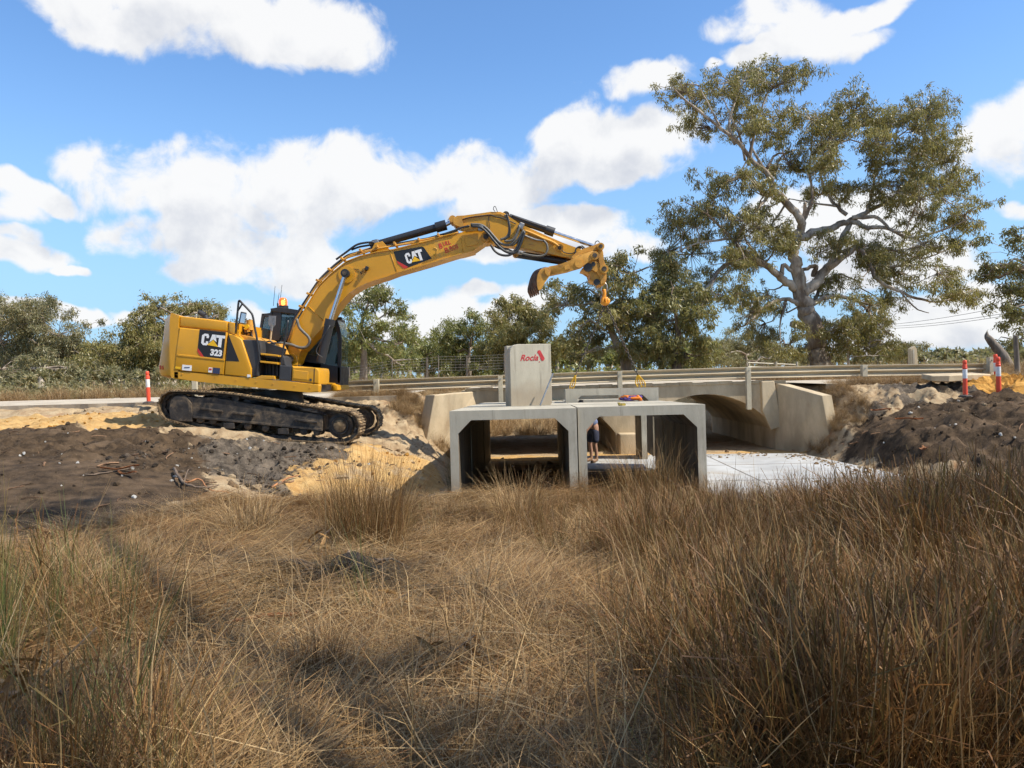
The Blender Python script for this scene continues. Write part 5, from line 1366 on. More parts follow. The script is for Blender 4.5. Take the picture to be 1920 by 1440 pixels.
# ================================================================ right side odds and ends
bs = thing('broken_slab', 'flat broken concrete slab lying on the bank below the right rail end', 'slab', P(1790, 712, 20.7))
rng = random.Random(3)
fr = [P(1728, 694, 21.2), P(1822, 691, 21.2), P(1858, 700, 20.6), P(1780, 704, 20.1), P(1747, 704, 20.15)]
zt = fr[3].z
bm = B()
for k, q in enumerate(fr): q.z = zt + (.05 if k in (0, 1) else 0.0)
prism(bm, fr, [q + Vector((0, .02, -.14 - .03 * (k % 2))) for k, q in enumerate(fr)], .012, 1); obj('slab_piece', bm, CONC_OLD, bs)
bm = B(); q = P(1716, 690, 26); b_ = P(1722, 640, 26); b_ = P(1712, 652, 26)
cm = thing('concrete_marker', 'leaning pale concrete post beyond the rail, left of the right bollards', 'post', P(1717, 690, 26.0))
prism(bm, [P(1709, 690, 26), P(1722, 690, 26), P(1719, 654, 26), P(1715, 649, 26), P(1708, 654, 26)], [q_ + Vector((0, .22, 0)) for q_ in (P(1709, 690, 26), P(1722, 690, 26), P(1719, 654, 26), P(1715, 649, 26), P(1708, 654, 26))], .012); pst = obj('shaft', bm, CONC_OLD, cm)
bm = B(); prism(bm, [P(1713, 690, 25.985), P(1716, 690, 25.985), P(1714.5, 655, 25.985), P(1711.5, 655, 25.985)], [q_ + Vector((0, .03, 0)) for q_ in (P(1713, 690, 25.985), P(1716, 690, 25.985), P(1714.5, 655, 25.985), P(1711.5, 655, 25.985))]); obj('groove', bm, CONC, pst)
GWOOD = mat('grey_weathered_wood', (.16, .13, .10), .85, var=.3, scale=6, bump=.4, bscale=30, stretch=(1, 1, .2))
bm = B(); a_, b_ = P(1908, 700, 24), P(1904, 630, 24); cyl(bm, a_, b_, .085, .07, 10); cyl(bm, b_, b_ + Vector((0, 0, .03)), .07, .04, 10)
fp = rebase(obj('fence_post', bm, GWOOD, auto=40)); tag(fp, 'grey wooden fence post at the right edge of the picture', 'post')
dl = thing('dead_trunk', 'broken grey dead trunk slanting up behind the right bollards', 'tree stump', P(1885, 690, 32))
bm = B(); pts = [P(1890, 690, 32), P(1878, 665, 32), P(1862, 645, 32), P(1848, 628, 32)]; tube(bm, spline(pts, 4), [.26, .25, .24, .23, .22, .2, .2, .19, .17, .17, .15, .13, .06], 9); tube(bm, [P(1853, 634, 32), P(1850, 627, 32), P(1851, 621, 32)], [.12, .08, .02], 6); tk_ = obj('trunk', bm, GWOOD, dl, smooth=True)
# stacked pipe rail beyond the road, by the big tree
pr_ = thing('pipe_rail', 'grey pipe rail fence in dry grass left of the big tree trunk', 'fence', P(1440, 690, 33))
for (xa, ya, xb, yb) in ((1402, 680, 1495, 684), (1402, 688, 1495, 690)):
    bm = B(); tube(bm, [P(xa, ya, 33), P(xb, yb, 33.5)], .035, 6); obj('rail', bm, POSTM, pr_)
for x in (1404, 1455, 1494):
    bm = B(); tube(bm, [P(x, 678, 33.2), P(x + 1, 702, 33.2)], .05, 6); obj('post', bm, POSTM, pr_)
# wire fence beyond the road
wf = thing('wire_fence', 'sagging wire mesh fence on thin posts beyond the road, right of the cab', 'fence', P(800, 705, 31))
WIRE = mat('fence_wire', (.30, .27, .23), .6, metal=.4)
pw = [(655, 690), (735, 676), (800, 672), (822, 668), (875, 668), (945, 664)]
for px, py in pw:
    bm = B(); a_, b_ = P(px, py - 2, 31), P(px + .5, 712, 31); tube(bm, [b_, a_], .022, 6); obj('post', bm, GWOOD, wf)
for k in range(6):
    bm = B(); pts = []
    for i, (px, py) in enumerate(pw):
        pts.append(P(px, py + k * 5.2, 31))
    tube(bm, spline([p_ + Vector((0, 0, -.02 * (i % 2))) for i, p_ in enumerate(pts)], 3), .0045, 4); obj('wire', bm, WIRE, wf)
bm = B()
for k in range(23):
    x = 740 + k * 8.8; y = np.interp(x, [q[0] for q in pw], [q[1] for q in pw]); tube(bm, [P(x, y, 31.01), P(x + .3, y + 26, 31.01)], .003, 3)
vw = obj('upright_wires', bm, WIRE, wf)
# overhead wires far right
CAB = mat('overhead_wire', (.05, .05, .055), .6)
for k, (pa, pb, lab) in enumerate((((1600, 612, 150), (2150, 515, 60), 'upper thin power line crossing the cloud at the right'), ((1620, 612, 150), (2150, 536, 60), 'middle thin power line crossing the cloud at the right'), ((1620, 616, 152), (2150, 542, 62), 'lowest thin power line crossing the cloud at the right'))):
    a_, b_ = P(*pa), P(*pb); pts = [a_ + (b_ - a_) * t - Vector((0, 0, 4.0 * t * (1 - t))) for t in np.linspace(0, 1, 14)]
    bm = B(); tube(bm, pts, [.028] * 14, 4)
    pl = rebase(obj('power_line', bm, CAB)); tag(pl, lab, 'power line', 'power lines in the right sky')
# ================================================================ gum trees
def leaf_material(name, base, dry, amt):
    m, N, p = material(name)
    at = N.n('ShaderNodeAttribute', attribute_name='tone'); s = N.n('ShaderNodeSeparateColor'); N.put(s.inputs[0], at.outputs['Color'])
    c = N.mix(s.outputs[0], tuple(k * .62 for k in base), tuple(min(1, k * 1.5) for k in base))
    c = N.mix(N.ss(s.outputs[1], 1 - amt, 1.0, 0, .85), c, dry)
    N.put(p.inputs['Base Color'], c); p.inputs['Roughness'].default_value = .4; p.inputs['Specular IOR Level'].default_value = .5
    tr = N.n('ShaderNodeBsdfTranslucent'); N.put(tr.inputs['Color'], N.mix(.5, c, (.16, .17, .03)))
    mx = N.n('ShaderNodeMixShader'); mx.inputs[0].default_value = .45
    out = [n for n in N.t.nodes if n.type == 'OUTPUT_MATERIAL'][0]
    N.t.links.new(p.outputs[0], mx.inputs[1]); N.t.links.new(tr.outputs[0], mx.inputs[2]); N.t.links.new(mx.outputs[0], out.inputs[0])
    return m
LEAF_OLIVE = leaf_material('olive_gum_leaf', (.27, .24, .085), (.38, .27, .11), .42)
LEAF_GREEN = leaf_material('green_gum_leaf', (.235, .245, .08), (.36, .28, .10), .28)
LEAF_DARK = leaf_material('dark_gum_leaf', (.21, .195, .07), (.32, .23, .09), .3)
LEAF_GREY = leaf_material('greyish_gum_leaf', (.26, .24, .125), (.36, .27, .13), .42)
m, N, p = material('gum_bark')
tcn = N.n('ShaderNodeTexCoord'); ov = N.vm('MULTIPLY', tcn.outputs['Object'], (1, 1, .35))
c = N.mix(N.ss(N.noise(ov, 1.1, 7.0, .62, .5), .38, .62), (.17, .125, .09), (.48, .41, .33))
c = N.mix(N.ss(N.noise(ov, 7.0, 5.0, .65), .5, .75, 0, .6), c, (.11, .08, .06))
N.put(p.inputs['Base Color'], c); p.inputs['Roughness'].default_value = .8; p.inputs['Specular IOR Level'].default_value = .2
bn = N.n('ShaderNodeBump'); bn.inputs['Strength'].default_value = .4; bn.inputs['Distance'].default_value = .05; N.put(bn.inputs['Height'], N.noise(ov, 9, 5)); N.put(p.inputs['Normal'], bn.outputs[0])
BARK = m
m, N, p = material('rough_dark_bark')
tcn = N.n('ShaderNodeTexCoord'); ov = N.vm('MULTIPLY', tcn.outputs['Object'], (1, 1, .25))
c = N.mix(N.ss(N.noise(ov, 4.0, 7.0, .65), .35, .65), (.05, .036, .027), (.20, .145, .10))
N.put(p.inputs['Base Color'], c); p.inputs['Roughness'].default_value = .95
bn = N.n('ShaderNodeBump'); bn.inputs['Strength'].default_value = .8; bn.inputs['Distance'].default_value = .08; N.put(bn.inputs['Height'], N.noise(ov, 6, 6)); N.put(p.inputs['Normal'], bn.outputs[0])
BARKD = m

def leaf_cloud(blobs, rng, size, width, droop=.75):
    """blobs: (cx,cy,cz,r,n,tone). returns hanging narrow leaf quads"""
    C, T = [], []
    for (x, y, z, r, n, tone) in blobs:
        q = rng.normal(size=(n, 3)) * np.array([.66, .66, .52]) * r + np.array([x, y, z])
        k_ = max(1, n // 14)                       # leaves hang in small sprays
        sp_c = q[rng.integers(0, n, k_)]
        q = q * .45 + sp_c[rng.integers(0, k_, n)] * .55 - np.array([0, 0, 1.0]) * (rng.random(n)[:, None] * .35 * r)
        C.append(q); T.append(np.full(n, tone))
    C = np.concatenate(C); T = np.concatenate(T); n = len(C)
    ax = rng.normal(size=(n, 3)) * .75; ax[:, 2] -= droop * 1.25
    ax /= np.linalg.norm(ax, axis=1)[:, None]
    sd = np.cross(ax, rng.normal(size=(n, 3))); sd /= np.linalg.norm(sd, axis=1)[:, None] + 1e-9
    L = size * rng.uniform(.6, 1.35, n)[:, None]; Wd = width * rng.uniform(.7, 1.3, n)[:, None]
    a = C; m1 = C + ax * L * .45
    V4 = np.stack([a, m1 + sd * Wd * .5, C + ax * L, m1 - sd * Wd * .5], 1).reshape(-1, 3)
    Fc = np.arange(n * 4).reshape(n, 4)
    tone = np.clip(T + rng.normal(0, .17, n), 0, 1); r2 = rng.random(n)
    col = np.zeros((n, 4, 4), dtype=np.float32); col[:, :, 0] = tone[:, None]; col[:, :, 1] = r2[:, None]; col[:, :, 3] = 1
    return V4, Fc, col.reshape(-1, 4)

def leaf_object(name, V4, Fc, col, mt, parent):
    off = np.array(world_loc(parent)) if parent is not None else 0
    me = grid_mesh(name, V4 - off, Fc)
    a = me.color_attributes.new('tone', 'FLOAT_COLOR', 'POINT'); a.data.foreach_set('color', col.ravel())
    return link_mesh(name, me, mt, parent)

def wobble(a, b, rng, amt, n=4):
    a, b = Vector(a), Vector(b); L = (b - a).length; out = [a]
    for i in range(1, n):
        t = i / n; out.append(a.lerp(b, t) + Vector(rng.normal(size=3) * L * amt) + Vector((0, 0, math.sin(math.pi * t) * L * .05)))
    return out + [b]

def gum(name, label, D, base, trunk, lumps, rng_seed, leaf=LEAF_OLIVE, bark=BARK, r0=.3, dens=1.0, lsize=.28, lwidth=.068, depth=.9, limb_at=.55, sub=None, group=None, per=112, sink=.3, cat='tree'):
    """a gum tree: trunk path and crown lumps as seen from the site, at a real distance"""
    rng = np.random.default_rng(rng_seed)
    b0 = P(*base, D)
    b0.z = min(b0.z, gz(b0.x, D) if D < 200 else b0.z)
    t = thing(name, label, cat, b0, group)
    k = D / F
    tp = [np.array([*P(x, y, D + (rng.uniform(-.4, .4) if i else 0)), 0]) for i, (x, y) in enumerate([base] + trunk)]
    tp[0][:3] = b0
    nT = len(tp)
    for i in range(nT): tp[i][3] = r0 * (1 - .72 * i / max(1, nT - 1)) * (1.25 if i == 0 else 1)
    sp_ = spline(tp, 5)
    bm = B(); tube(bm, [q[:3] for q in sp_], [q[3] for q in sp_], 9)
    tips = [Vector(q[:3]) for q in sp_]
    blobs = []
    cents = []
    for (x, y, rx, ry) in lumps:
        c = P(x, y, D); rx_, ry_ = rx * k, ry * k
        c.y += rng.uniform(-1, 1) * depth * max(rx_, 1.2) * 1.1
        cents.append((c, rx_, ry_))
    for (c, rx_, ry_) in cents:
        # limb from the nearest lower trunk point
        cand = [q for q in tips[int(len(tips) * .35):]] or tips
        s = min(cand, key=lambda q: (q - c).length + max(0, q.z - c.z) * 2)
        L = (c - s).length
        rl = max(.035, min(r0 * .45, .045 * L))
        pts = wobble(s, c, rng, .07)
        tube(bm, pts, list(np.linspace(rl, rl * .45, len(pts))), 6)
        tone0 = rng.uniform(.3, .7)
        nb = int(max(6, 11 * dens * (rx_ * ry_) ** .75 / .9)) if sub is None else sub
        nb = min(nb, 40)
        subs = [Vector((c.x + rng.normal(0, .5) * rx_, c.y + rng.normal(0, .6) * rx_ * depth, c.z + rng.normal(.06, .5) * ry_)) for _ in range(5)]
        for j in range(nb):
            sc_ = subs[j % 5]; ss_ = .42 * min(rx_, ry_ * 1.4)
            q = sc_ + Vector((rng.normal(0, ss_), rng.normal(0, ss_), rng.normal(0, ss_ * .75)))
            br_ = rng.uniform(.24, .42) * (rx_ * ry_) ** .5 * .85 + .15
            tube(bm, [c.lerp(s, .08), c.lerp(q, .5) + Vector(rng.normal(size=3) * .12), q], [rl * .38, rl * .22, .012], 4, caps=False)
            n = int(per * dens * min(3.2, (br_ / .45) ** 1.6) * (.3 / lsize) ** 1.2)
            blobs.append((q.x, q.y, q.z, br_, n, np.clip(tone0 + rng.normal(0, .12), 0, 1)))
    obj('trunk', bm, bark, t, smooth=True)
    leaf_object('crown', *leaf_cloud(blobs, rng, lsize, lwidth), leaf, t)
    return t

# ---- the big river gum, limb by limb
Z6 = lambda x, y: (1220 + x / 2.25, 80 + y / 2.25)
BD = 44.0
def big_gum():
    rng = np.random.default_rng(21)
    b0 = P(*Z6(720, 1385), BD); b0.z = gz(b0.x, BD) - .1
    t = thing('gum_tree', 'huge spreading gum tree with pale twisting limbs rising behind the right rail', 'tree', b0)
    k = BD / F / 2.25
    bm = B()
    def limb(pts, w0, w1, y0=0.0, y1=0.0, n=9):
        out = []
        for i, (x, y) in enumerate(pts):
            s = i / (len(pts) - 1)
            q = P(*Z6(x, y), BD); q.y += y0 + (y1 - y0) * s
            out.append(np.array([q.x, q.y, q.z, (w0 + (w1 - w0) * s ** .85) * k / 2]))
        sp_ = spline(out, 5)
        for i_ in range(1, len(sp_) - 1): sp_[i_][:3] += rng.normal(size=3) * sp_[i_][3] * .22
        tube(bm, [q[:3] for q in sp_], [max(.02, q[3]) for q in sp_], n)
        return [Vector(q[:3]) for q in sp_]
    nodes = []
    nodes += limb([(718, 1392), (712, 1330), (695, 1230), (660, 1140), (640, 1080), (625, 1000), (612, 920), (606, 830)], 98, 40, n=14)
    # root flare
    for dx, dy in ((-1.0, -.2), (.9, -.4), (.3, .9), (-.5, .8)):
        tube(bm, [b0 + Vector((dx * .2, dy * .2, 1.3)), b0 + Vector((dx * .55, dy * .55, .35)), b0 + Vector((dx * .95, dy * .95, -.15))], [.35, .3, .15], 8)
    L = [([(606, 835), (632, 770), (570, 690), (500, 640), (472, 585), (400, 530), (335, 460), (250, 400), (120, 310), (60, 265)], 40, 6, 0, -2.5),
         ([(400, 530), (415, 430), (440, 330), (480, 220), (560, 150)], 16, 4, -.6, -1), ([(478, 560), (440, 470), (430, 400), (470, 300)], 14, 4, -.5, 1), ([(478, 540), (530, 470), (590, 450), (650, 420)], 13, 4, -.5, 1.4),
         ([(330, 455), (310, 370), (345, 260), (400, 130)], 15, 4, -1.2, -.4), ([(250, 400), (210, 330), (160, 250)], 9, 3, -2, -2.4), ([(380, 515), (350, 420), (300, 330), (250, 230)], 11, 3, -.8, -1.8),
         ([(620, 825), (690, 800), (780, 772), (870, 738), (960, 690), (1060, 640), (1160, 550), (1250, 470)], 42, 6, 0, 2.0), ([(870, 740), (930, 775), (990, 785), (1080, 830), (1200, 800), (1290, 760)], 24, 5, .8, -1.5),
         ([(850, 715), (800, 650), (765, 540), (790, 420), (850, 300)], 18, 4, .7, 2.4), ([(950, 695), (1000, 570), (1040, 430), (1110, 310)], 16, 4, 1.1, 3), ([(1060, 640), (1150, 640), (1240, 620), (1310, 580)], 12, 4, 1.6, .2), ([(800, 680), (700, 650), (640, 625)], 10, 4, .6, 2), ([(870, 730), (960, 740), (1000, 800), (1040, 810)], 20, 6, .6, -1),
         ([(640, 1060), (740, 965), (800, 880), (870, 750)], 50, 22, -.1, .9), ([(745, 955), (850, 880), (885, 920), (920, 1010), (1000, 1060), (1080, 1095), (1150, 1105), (1270, 1060)], 26, 5, -.2, -2.2), ([(880, 900), (960, 950), (1060, 950), (1200, 960)], 12, 4, -.4, -1.5), ([(800, 880), (920, 850), (1060, 870), (1180, 900), (1320, 850)], 16, 4, .3, 1), ([(1000, 1060), (1060, 1130), (1110, 1150)], 8, 3, -1.4, -1.6),
         ([(610, 1040), (540, 995), (480, 955), (380, 912), (290, 950), (240, 1000), (200, 1060), (175, 1120), (185, 1160)], 36, 7, 0, -2.6), ([(385, 912), (300, 840), (200, 760), (100, 720)], 18, 4, -1, -2.8), ([(480, 950), (420, 860), (390, 770), (330, 640)], 16, 4, -.6, 1.2), ([(540, 990), (560, 940), (640, 1000)], 20, 14, -.3, 0), ([(240, 1000), (215, 1050), (225, 1100)], 10, 4, -2, -2.4), ([(300, 850), (180, 860), (80, 900)], 12, 3, -1.8, -.4),
         ([(630, 1110), (560, 1085), (460, 1120), (380, 1190), (330, 1210)], 22, 4, 0, -2), ([(650, 1120), (740, 1075), (850, 1100), (900, 1180), (960, 1250)], 24, 4, 0, -1.8), ([(560, 1090), (530, 1180), (520, 1270)], 12, 3, -.4, -1),
         ([(635, 770), (650, 710), (640, 680)], 26, 12, 0, -.3), ([(650, 740), (690, 650), (685, 540), (700, 440)], 18, 4, 0, .8), ([(500, 640), (440, 700), (380, 770), (300, 780)], 16, 4, -.4, -2), ([(560, 690), (520, 760), (470, 800)], 10, 4, -.2, 1), ([(700, 980), (700, 940), (640, 960)], 24, 14, .4, .2), ([(690, 1100), (760, 1010), (850, 960), (900, 960)], 18, 4, .2, 2.5), ([(700, 1180), (800, 1200), (900, 1260)], 12, 3, 0, -1.2)]
    for pts, w0, w1, y0, y1 in L: nodes += limb(pts, w0, w1, y0, y1)
    limb([(655, 1205), (620, 1195), (590, 1188)], 32, 28, 0, -.4)
    obj('trunk', bm, BARK, t, smooth=True)
    CL = [(120,230,70,50),(220,200,80,70),(330,180,90,70),(470,100,110,70),(560,110,70,60),(390,260,90,80),(270,300,60,50),(480,240,80,60),(600,270,80,60),(660,320,70,60),(540,330,70,50),(380,400,50,60),
      (600,530,70,90),(700,450,80,90),(560,500,60,50),(680,560,60,60),(790,290,70,70),(870,280,70,60),(980,280,90,60),(1100,300,80,60),(1170,330,60,50),(860,380,70,80),(960,380,80,80),(1060,400,90,90),(1180,430,90,80),(1270,400,60,50),(900,480,80,70),(1010,500,70,60),(1230,510,80,70),(1000,580,90,70),(1120,600,110,90),(1220,650,100,90),(1290,600,50,60),(1270,740,70,60),(1150,730,90,70),(1040,680,70,60),(870,600,70,70),(790,600,60,60),
      (330,620,70,70),(240,670,80,60),(120,720,60,60),(180,760,90,80),(300,740,90,70),(420,680,70,60),(500,660,50,50),(90,860,90,70),(200,880,90,70),(320,860,90,80),(440,800,80,60),(540,800,60,60),(60,940,60,50),(300,950,80,60),(420,900,60,50),(500,880,50,50),(100,1050,90,60),(230,1060,60,60),(330,1070,70,60),(380,1150,60,60),(520,1060,60,70),(520,1180,60,70),(530,1280,50,60),
      (740,870,70,70),(880,870,80,70),(1000,880,90,60),(1120,870,90,60),(1240,860,90,40),(1320,850,40,30),(1000,970,80,60),(1120,1000,90,60),(1190,1080,70,40),(1260,1065,40,25),(1060,1090,50,40),(900,960,60,60),(780,1010,70,60),(820,1120,90,60),(900,1180,80,80),(800,1230,90,60),(720,1200,45,70),(730,1290,40,60),(950,1230,50,50),(880,1290,60,50),(1000,1270,60,50)]
    blobs = []
    tw = B()
    for (x, y, rx, ry) in CL:
        c = P(*Z6(x, y), BD); rx_, ry_ = rx * k, ry * k
        lim = 3.4 * math.sqrt(max(.1, 1 - ((x - 680) / 720) ** 2))
        c.y += rng.uniform(-lim, lim)
        near = sorted(nodes, key=lambda q: (q - c).length)[:2]
        s = near[0]
        pts = wobble(s, c, rng, .08)
        tube(tw, pts, list(np.linspace(.055, .03, len(pts))), 5, caps=False)
        nb = int(13 + 15 * rx * ry / 5600)
        tone0 = rng.uniform(.3, .68)
        subs = [Vector((c.x + rng.normal(0, .62) * rx_, c.y + rng.normal(0, .6) * rx_, c.z + rng.normal(.05, .55) * ry_)) for _ in range(5)]
        for j in range(nb):
            sc_ = subs[j % 5]; ss_ = .42 * min(rx_, ry_ * 1.4)
            q = sc_ + Vector((rng.normal(0, ss_), rng.normal(0, ss_), rng.normal(0, ss_ * .75)))
            tube(tw, [c.lerp(s, .15), c.lerp(q, .55) + Vector(rng.normal(size=3) * .1), q], [.026, .018, .008], 3, caps=False)
            r = rng.uniform(.22, .50)
            blobs.append((q.x, q.y, q.z, r, int(72 * (r / .36) ** 1.5), np.clip(tone0 + rng.normal(0, .12), 0, 1)))
    obj('twigs', tw, BARK, t, smooth=True)
    leaf_object('crown', *leaf_cloud(blobs, rng, .23, .05, .95), LEAF_OLIVE, t)
big_gum()

# ---- the others along the road
gum('gum_tree', 'pale-trunked brownish gum tree at the far left with two rounded tops', 60, (78, 748), [(74, 700), (78, 660), (88, 620)], [(20, 600, 42, 26), (50, 590, 36, 26), (100, 600, 46, 28), (130, 630, 34, 32), (150, 655, 22, 24), (60, 645, 50, 28), (5, 640, 35, 35), (110, 665, 45, 26), (-30, 600, 50, 40)], 31, LEAF_GREY, r0=.30)
gum('gum_tree', 'low gnarled gum tree with white crooked limbs at the left edge', 50, (48, 757), [(45, 735), (35, 715), (55, 695)], [(10, 690, 45, 28), (60, 690, 50, 26), (110, 705, 45, 24), (30, 720, 50, 16), (-30, 705, 40, 30), (90, 728, 30, 12), (135, 690, 30, 20)], 32, LEAF_GREY, r0=.3)
gum('scrub_bush', 'dense olive scrub bush between the left gum trees and the bollard', 55, (190, 752), [(188, 735), (190, 715)], [(165, 690, 40, 28), (205, 690, 38, 30), (180, 720, 50, 24), (225, 720, 34, 24), (150, 735, 30, 14), (240, 738, 30, 14), (195, 663, 22, 18)], 33, LEAF_OLIVE, r0=.14, dens=1.25, cat='bush')
gum('gum_tree', 'tall bushy gum tree directly behind the excavator counterweight', 56, (325, 748), [(322, 700), (330, 650), (335, 600)], [(258, 612, 34, 28), (300, 575, 38, 26), (345, 565, 42, 22), (385, 580, 34, 26), (240, 645, 36, 34), (290, 630, 50, 36), (350, 620, 50, 36), (225, 685, 40, 36), (270, 695, 48, 40), (330, 690, 48, 40), (412, 595, 18, 14), (272, 585, 16, 14)], 34, LEAF_OLIVE, r0=.34)
gum('scrub_bush', 'greener scrub bush under the rear of the excavator', 48, (380, 748), [(380, 735), (384, 715)], [(350, 725, 40, 24), (400, 725, 40, 24), (440, 730, 40, 20), (300, 738, 30, 14), (480, 730, 40, 22)], 35, LEAF_GREEN, r0=.12, cat='bush')
gum('gum_tree', 'slender white-trunked gum tree just right of the excavator cab', 46, (680, 706), [(682, 660), (676, 625), (680, 600), (690, 570)], [(690, 545, 46, 22), (650, 565, 28, 28), (725, 565, 28, 28), (742, 590, 22, 22), (662, 600, 34, 28), (715, 610, 34, 26), (640, 640, 36, 34), (752, 645, 28, 34), (700, 650, 40, 26), (640, 685, 30, 20), (745, 680, 36, 18)], 36, LEAF_GREEN, r0=.24, dens=.9)
gum('gum_tree', 'bushy light green gum tree between the cab and the upright block', 60, (800, 705), [(800, 685), (802, 665)], [(775, 640, 22, 26), (800, 660, 34, 30), (830, 655, 30, 24), (770, 685, 34, 18), (820, 688, 36, 16), (760, 615, 12, 14)], 37, LEAF_GREEN, r0=.24, dens=1.1)
gum('gum_tree', 'round-topped green gum tree left of the upright block', 56, (880, 704), [(878, 680), (882, 650)], [(880, 630, 40, 30), (848, 650, 32, 32), (905, 655, 38, 36), (893, 604, 20, 16), (860, 685, 40, 18), (915, 690, 30, 14)], 38, LEAF_GREEN, r0=.26, dens=1.15)
gum('gum_tree', 'tall domed gum tree behind the upright block with red lettering', 52, (978, 702), [(975, 670), (980, 635), (975, 600)], [(960, 580, 34, 24), (995, 585, 30, 26), (1015, 620, 32, 36), (938, 635, 36, 36), (980, 640, 50, 36), (950, 675, 40, 24), (1010, 670, 40, 28), (975, 568, 16, 10)], 39, LEAF_OLIVE, r0=.32, dens=1.15)
gum('gum_tree', 'big leafy gum tree with leaning pale trunk behind the lifting hook', 44, (1180, 697), [(1172, 672), (1160, 650), (1146, 620), (1132, 585), (1128, 555)], [(1078, 535, 40, 22), (1138, 505, 42, 24), (1188, 512, 42, 28), (1060, 572, 34, 24), (1110, 570, 40, 30), (1165, 565, 50, 34), (1085, 615, 32, 24), (1135, 625, 46, 30), (1195, 620, 46, 40), (1235, 560, 40, 36), (1100, 660, 34, 20), (1215, 660, 46, 28), (1160, 485, 24, 10)], 40, LEAF_OLIVE, r0=.36, dens=1.0)
gum('gum_tree', 'dark dense gum tree just left of the huge spreading gum', 40, (1270, 695), [(1268, 660), (1272, 620), (1265, 580)], [(1268, 535, 40, 32), (1232, 595, 34, 40), (1288, 590, 44, 40), (1255, 640, 46, 36), (1310, 640, 38, 30), (1290, 672, 40, 18), (1235, 672, 30, 18), (1325, 670, 26, 16)], 41, LEAF_DARK, BARKD, r0=.3, dens=1.1)
gum('gum_tree', 'hazy grey-green gum tree far behind the big trunk, left side', 78, (1400, 692), [(1400, 680), (1398, 665)], [(1385, 655, 42, 22), (1430, 650, 38, 20), (1345, 660, 36, 22), (1460, 665, 26, 18), (1400, 676, 60, 12)], 42, LEAF_GREY, r0=.3)
gum('gum_tree', 'sapling with pale stem right beside the big gum trunk', 42, (1592, 690), [(1590, 660), (1594, 630)], [(1575, 640, 26, 24), (1610, 650, 30, 26), (1600, 615, 34, 24), (1630, 668, 24, 16)], 43, LEAF_OLIVE, r0=.09, dens=.8)
gum('gum_tree', 'small flat-topped gum tree on the right skyline by the leaning post', 76, (1702, 690), [(1703, 672), (1705, 655)], [(1695, 642, 26, 9), (1715, 652, 22, 10), (1680, 655, 20, 10), (1706, 664, 32, 10)], 44, LEAF_GREY, r0=.16)
gum('gum_tree', 'sparse gum tree reaching in from the right edge with drooping twigs', 36, (2010, 700), [(1995, 640), (1975, 590), (1965, 540), (1960, 470)], [(1890, 495, 30, 18), (1868, 515, 18, 12), (1905, 540, 22, 18), (1912, 440, 14, 22), (1885, 580, 16, 14), (1905, 600, 22, 18), (1860, 500, 14, 10), (1940, 480, 40, 40), (1945, 560, 40, 40), (1935, 620, 30, 20), (1990, 520, 50, 60), (1900, 640, 22, 12)], 45, LEAF_DARK, BARK, r0=.3, dens=.8, lsize=.22, lwidth=.06)

# ---- woods on the skyline: one mass
def woodland(name, runs, seed, mt, per=26, ls=.85, lw=.38):
    rng = np.random.default_rng(seed); blobs = []
    bm = B()
    for (x0, x1, y0, y1, D, n) in runs:
        for i in range(n):
            x = rng.uniform(x0, x1); top = y0 + (y1 - y0) * (x - x0) / (x1 - x0) + rng.normal(0, 5)
            d = D * rng.uniform(.85, 1.25); k = d / F; b = 700 - .0262 * (x - 960)
            h = (b - top) * rng.uniform(.7, 1.05); w = h * rng.uniform(.35, .7)
            tube(bm, [P(x, b + 4, d), P(x + rng.uniform(-3, 3), b - h * .6, d)], [.25, .12], 5, caps=False)
            for j in range(9):
                c = P(x + rng.normal(0, w * .45), b - h * (.35 + .6 * rng.random() ** .7), d + rng.normal(0, 1.5))
                r = h * k * rng.uniform(.13, .24)
                blobs.append((c.x, c.y, c.z, r, per, np.clip(rng.normal(.45, .2), 0, 1)))
        for i in range(int((x1 - x0) / 3.5)):        # undergrowth along the foot of the wood
            x = x0 + 3.5 * i + rng.uniform(0, 3.5); d = D * rng.uniform(.82, .95); b = 705 - .0262 * (x - 960) + 900 / d; c = P(x, b - rng.uniform(0, 16), d)
            blobs.append((c.x, c.y, c.z, rng.uniform(.7, 1.5), per, np.clip(rng.normal(.5, .2), 0, 1)))
    V4, Fc, col = leaf_cloud(blobs, rng, ls, lw, .3)
    nb = len(V4)
    o = leaf_object(name, V4, Fc, col, mt, None)
    tk = obj('trunks', bm, BARK, o, smooth=True)
    tag(o, kind='stuff'); return o
woodland('skyline_woodland', [(1480, 1960, 662, 660, 150, 60), (1270, 1500, 640, 660, 110, 26), (1730, 1960, 658, 650, 120, 22)], 51, LEAF_GREY)
woodland('left_woodland', [(-140, 460, 640, 645, 72, 90), (-140, 330, 686, 694, 50, 40), (420, 720, 632, 640, 85, 36)], 52, LEAF_GREY, 150, .30, .085)
woodland('middle_woodland', [(640, 1300, 645, 640, 82, 80)], 53, LEAF_GREEN, 70, .55, .2)
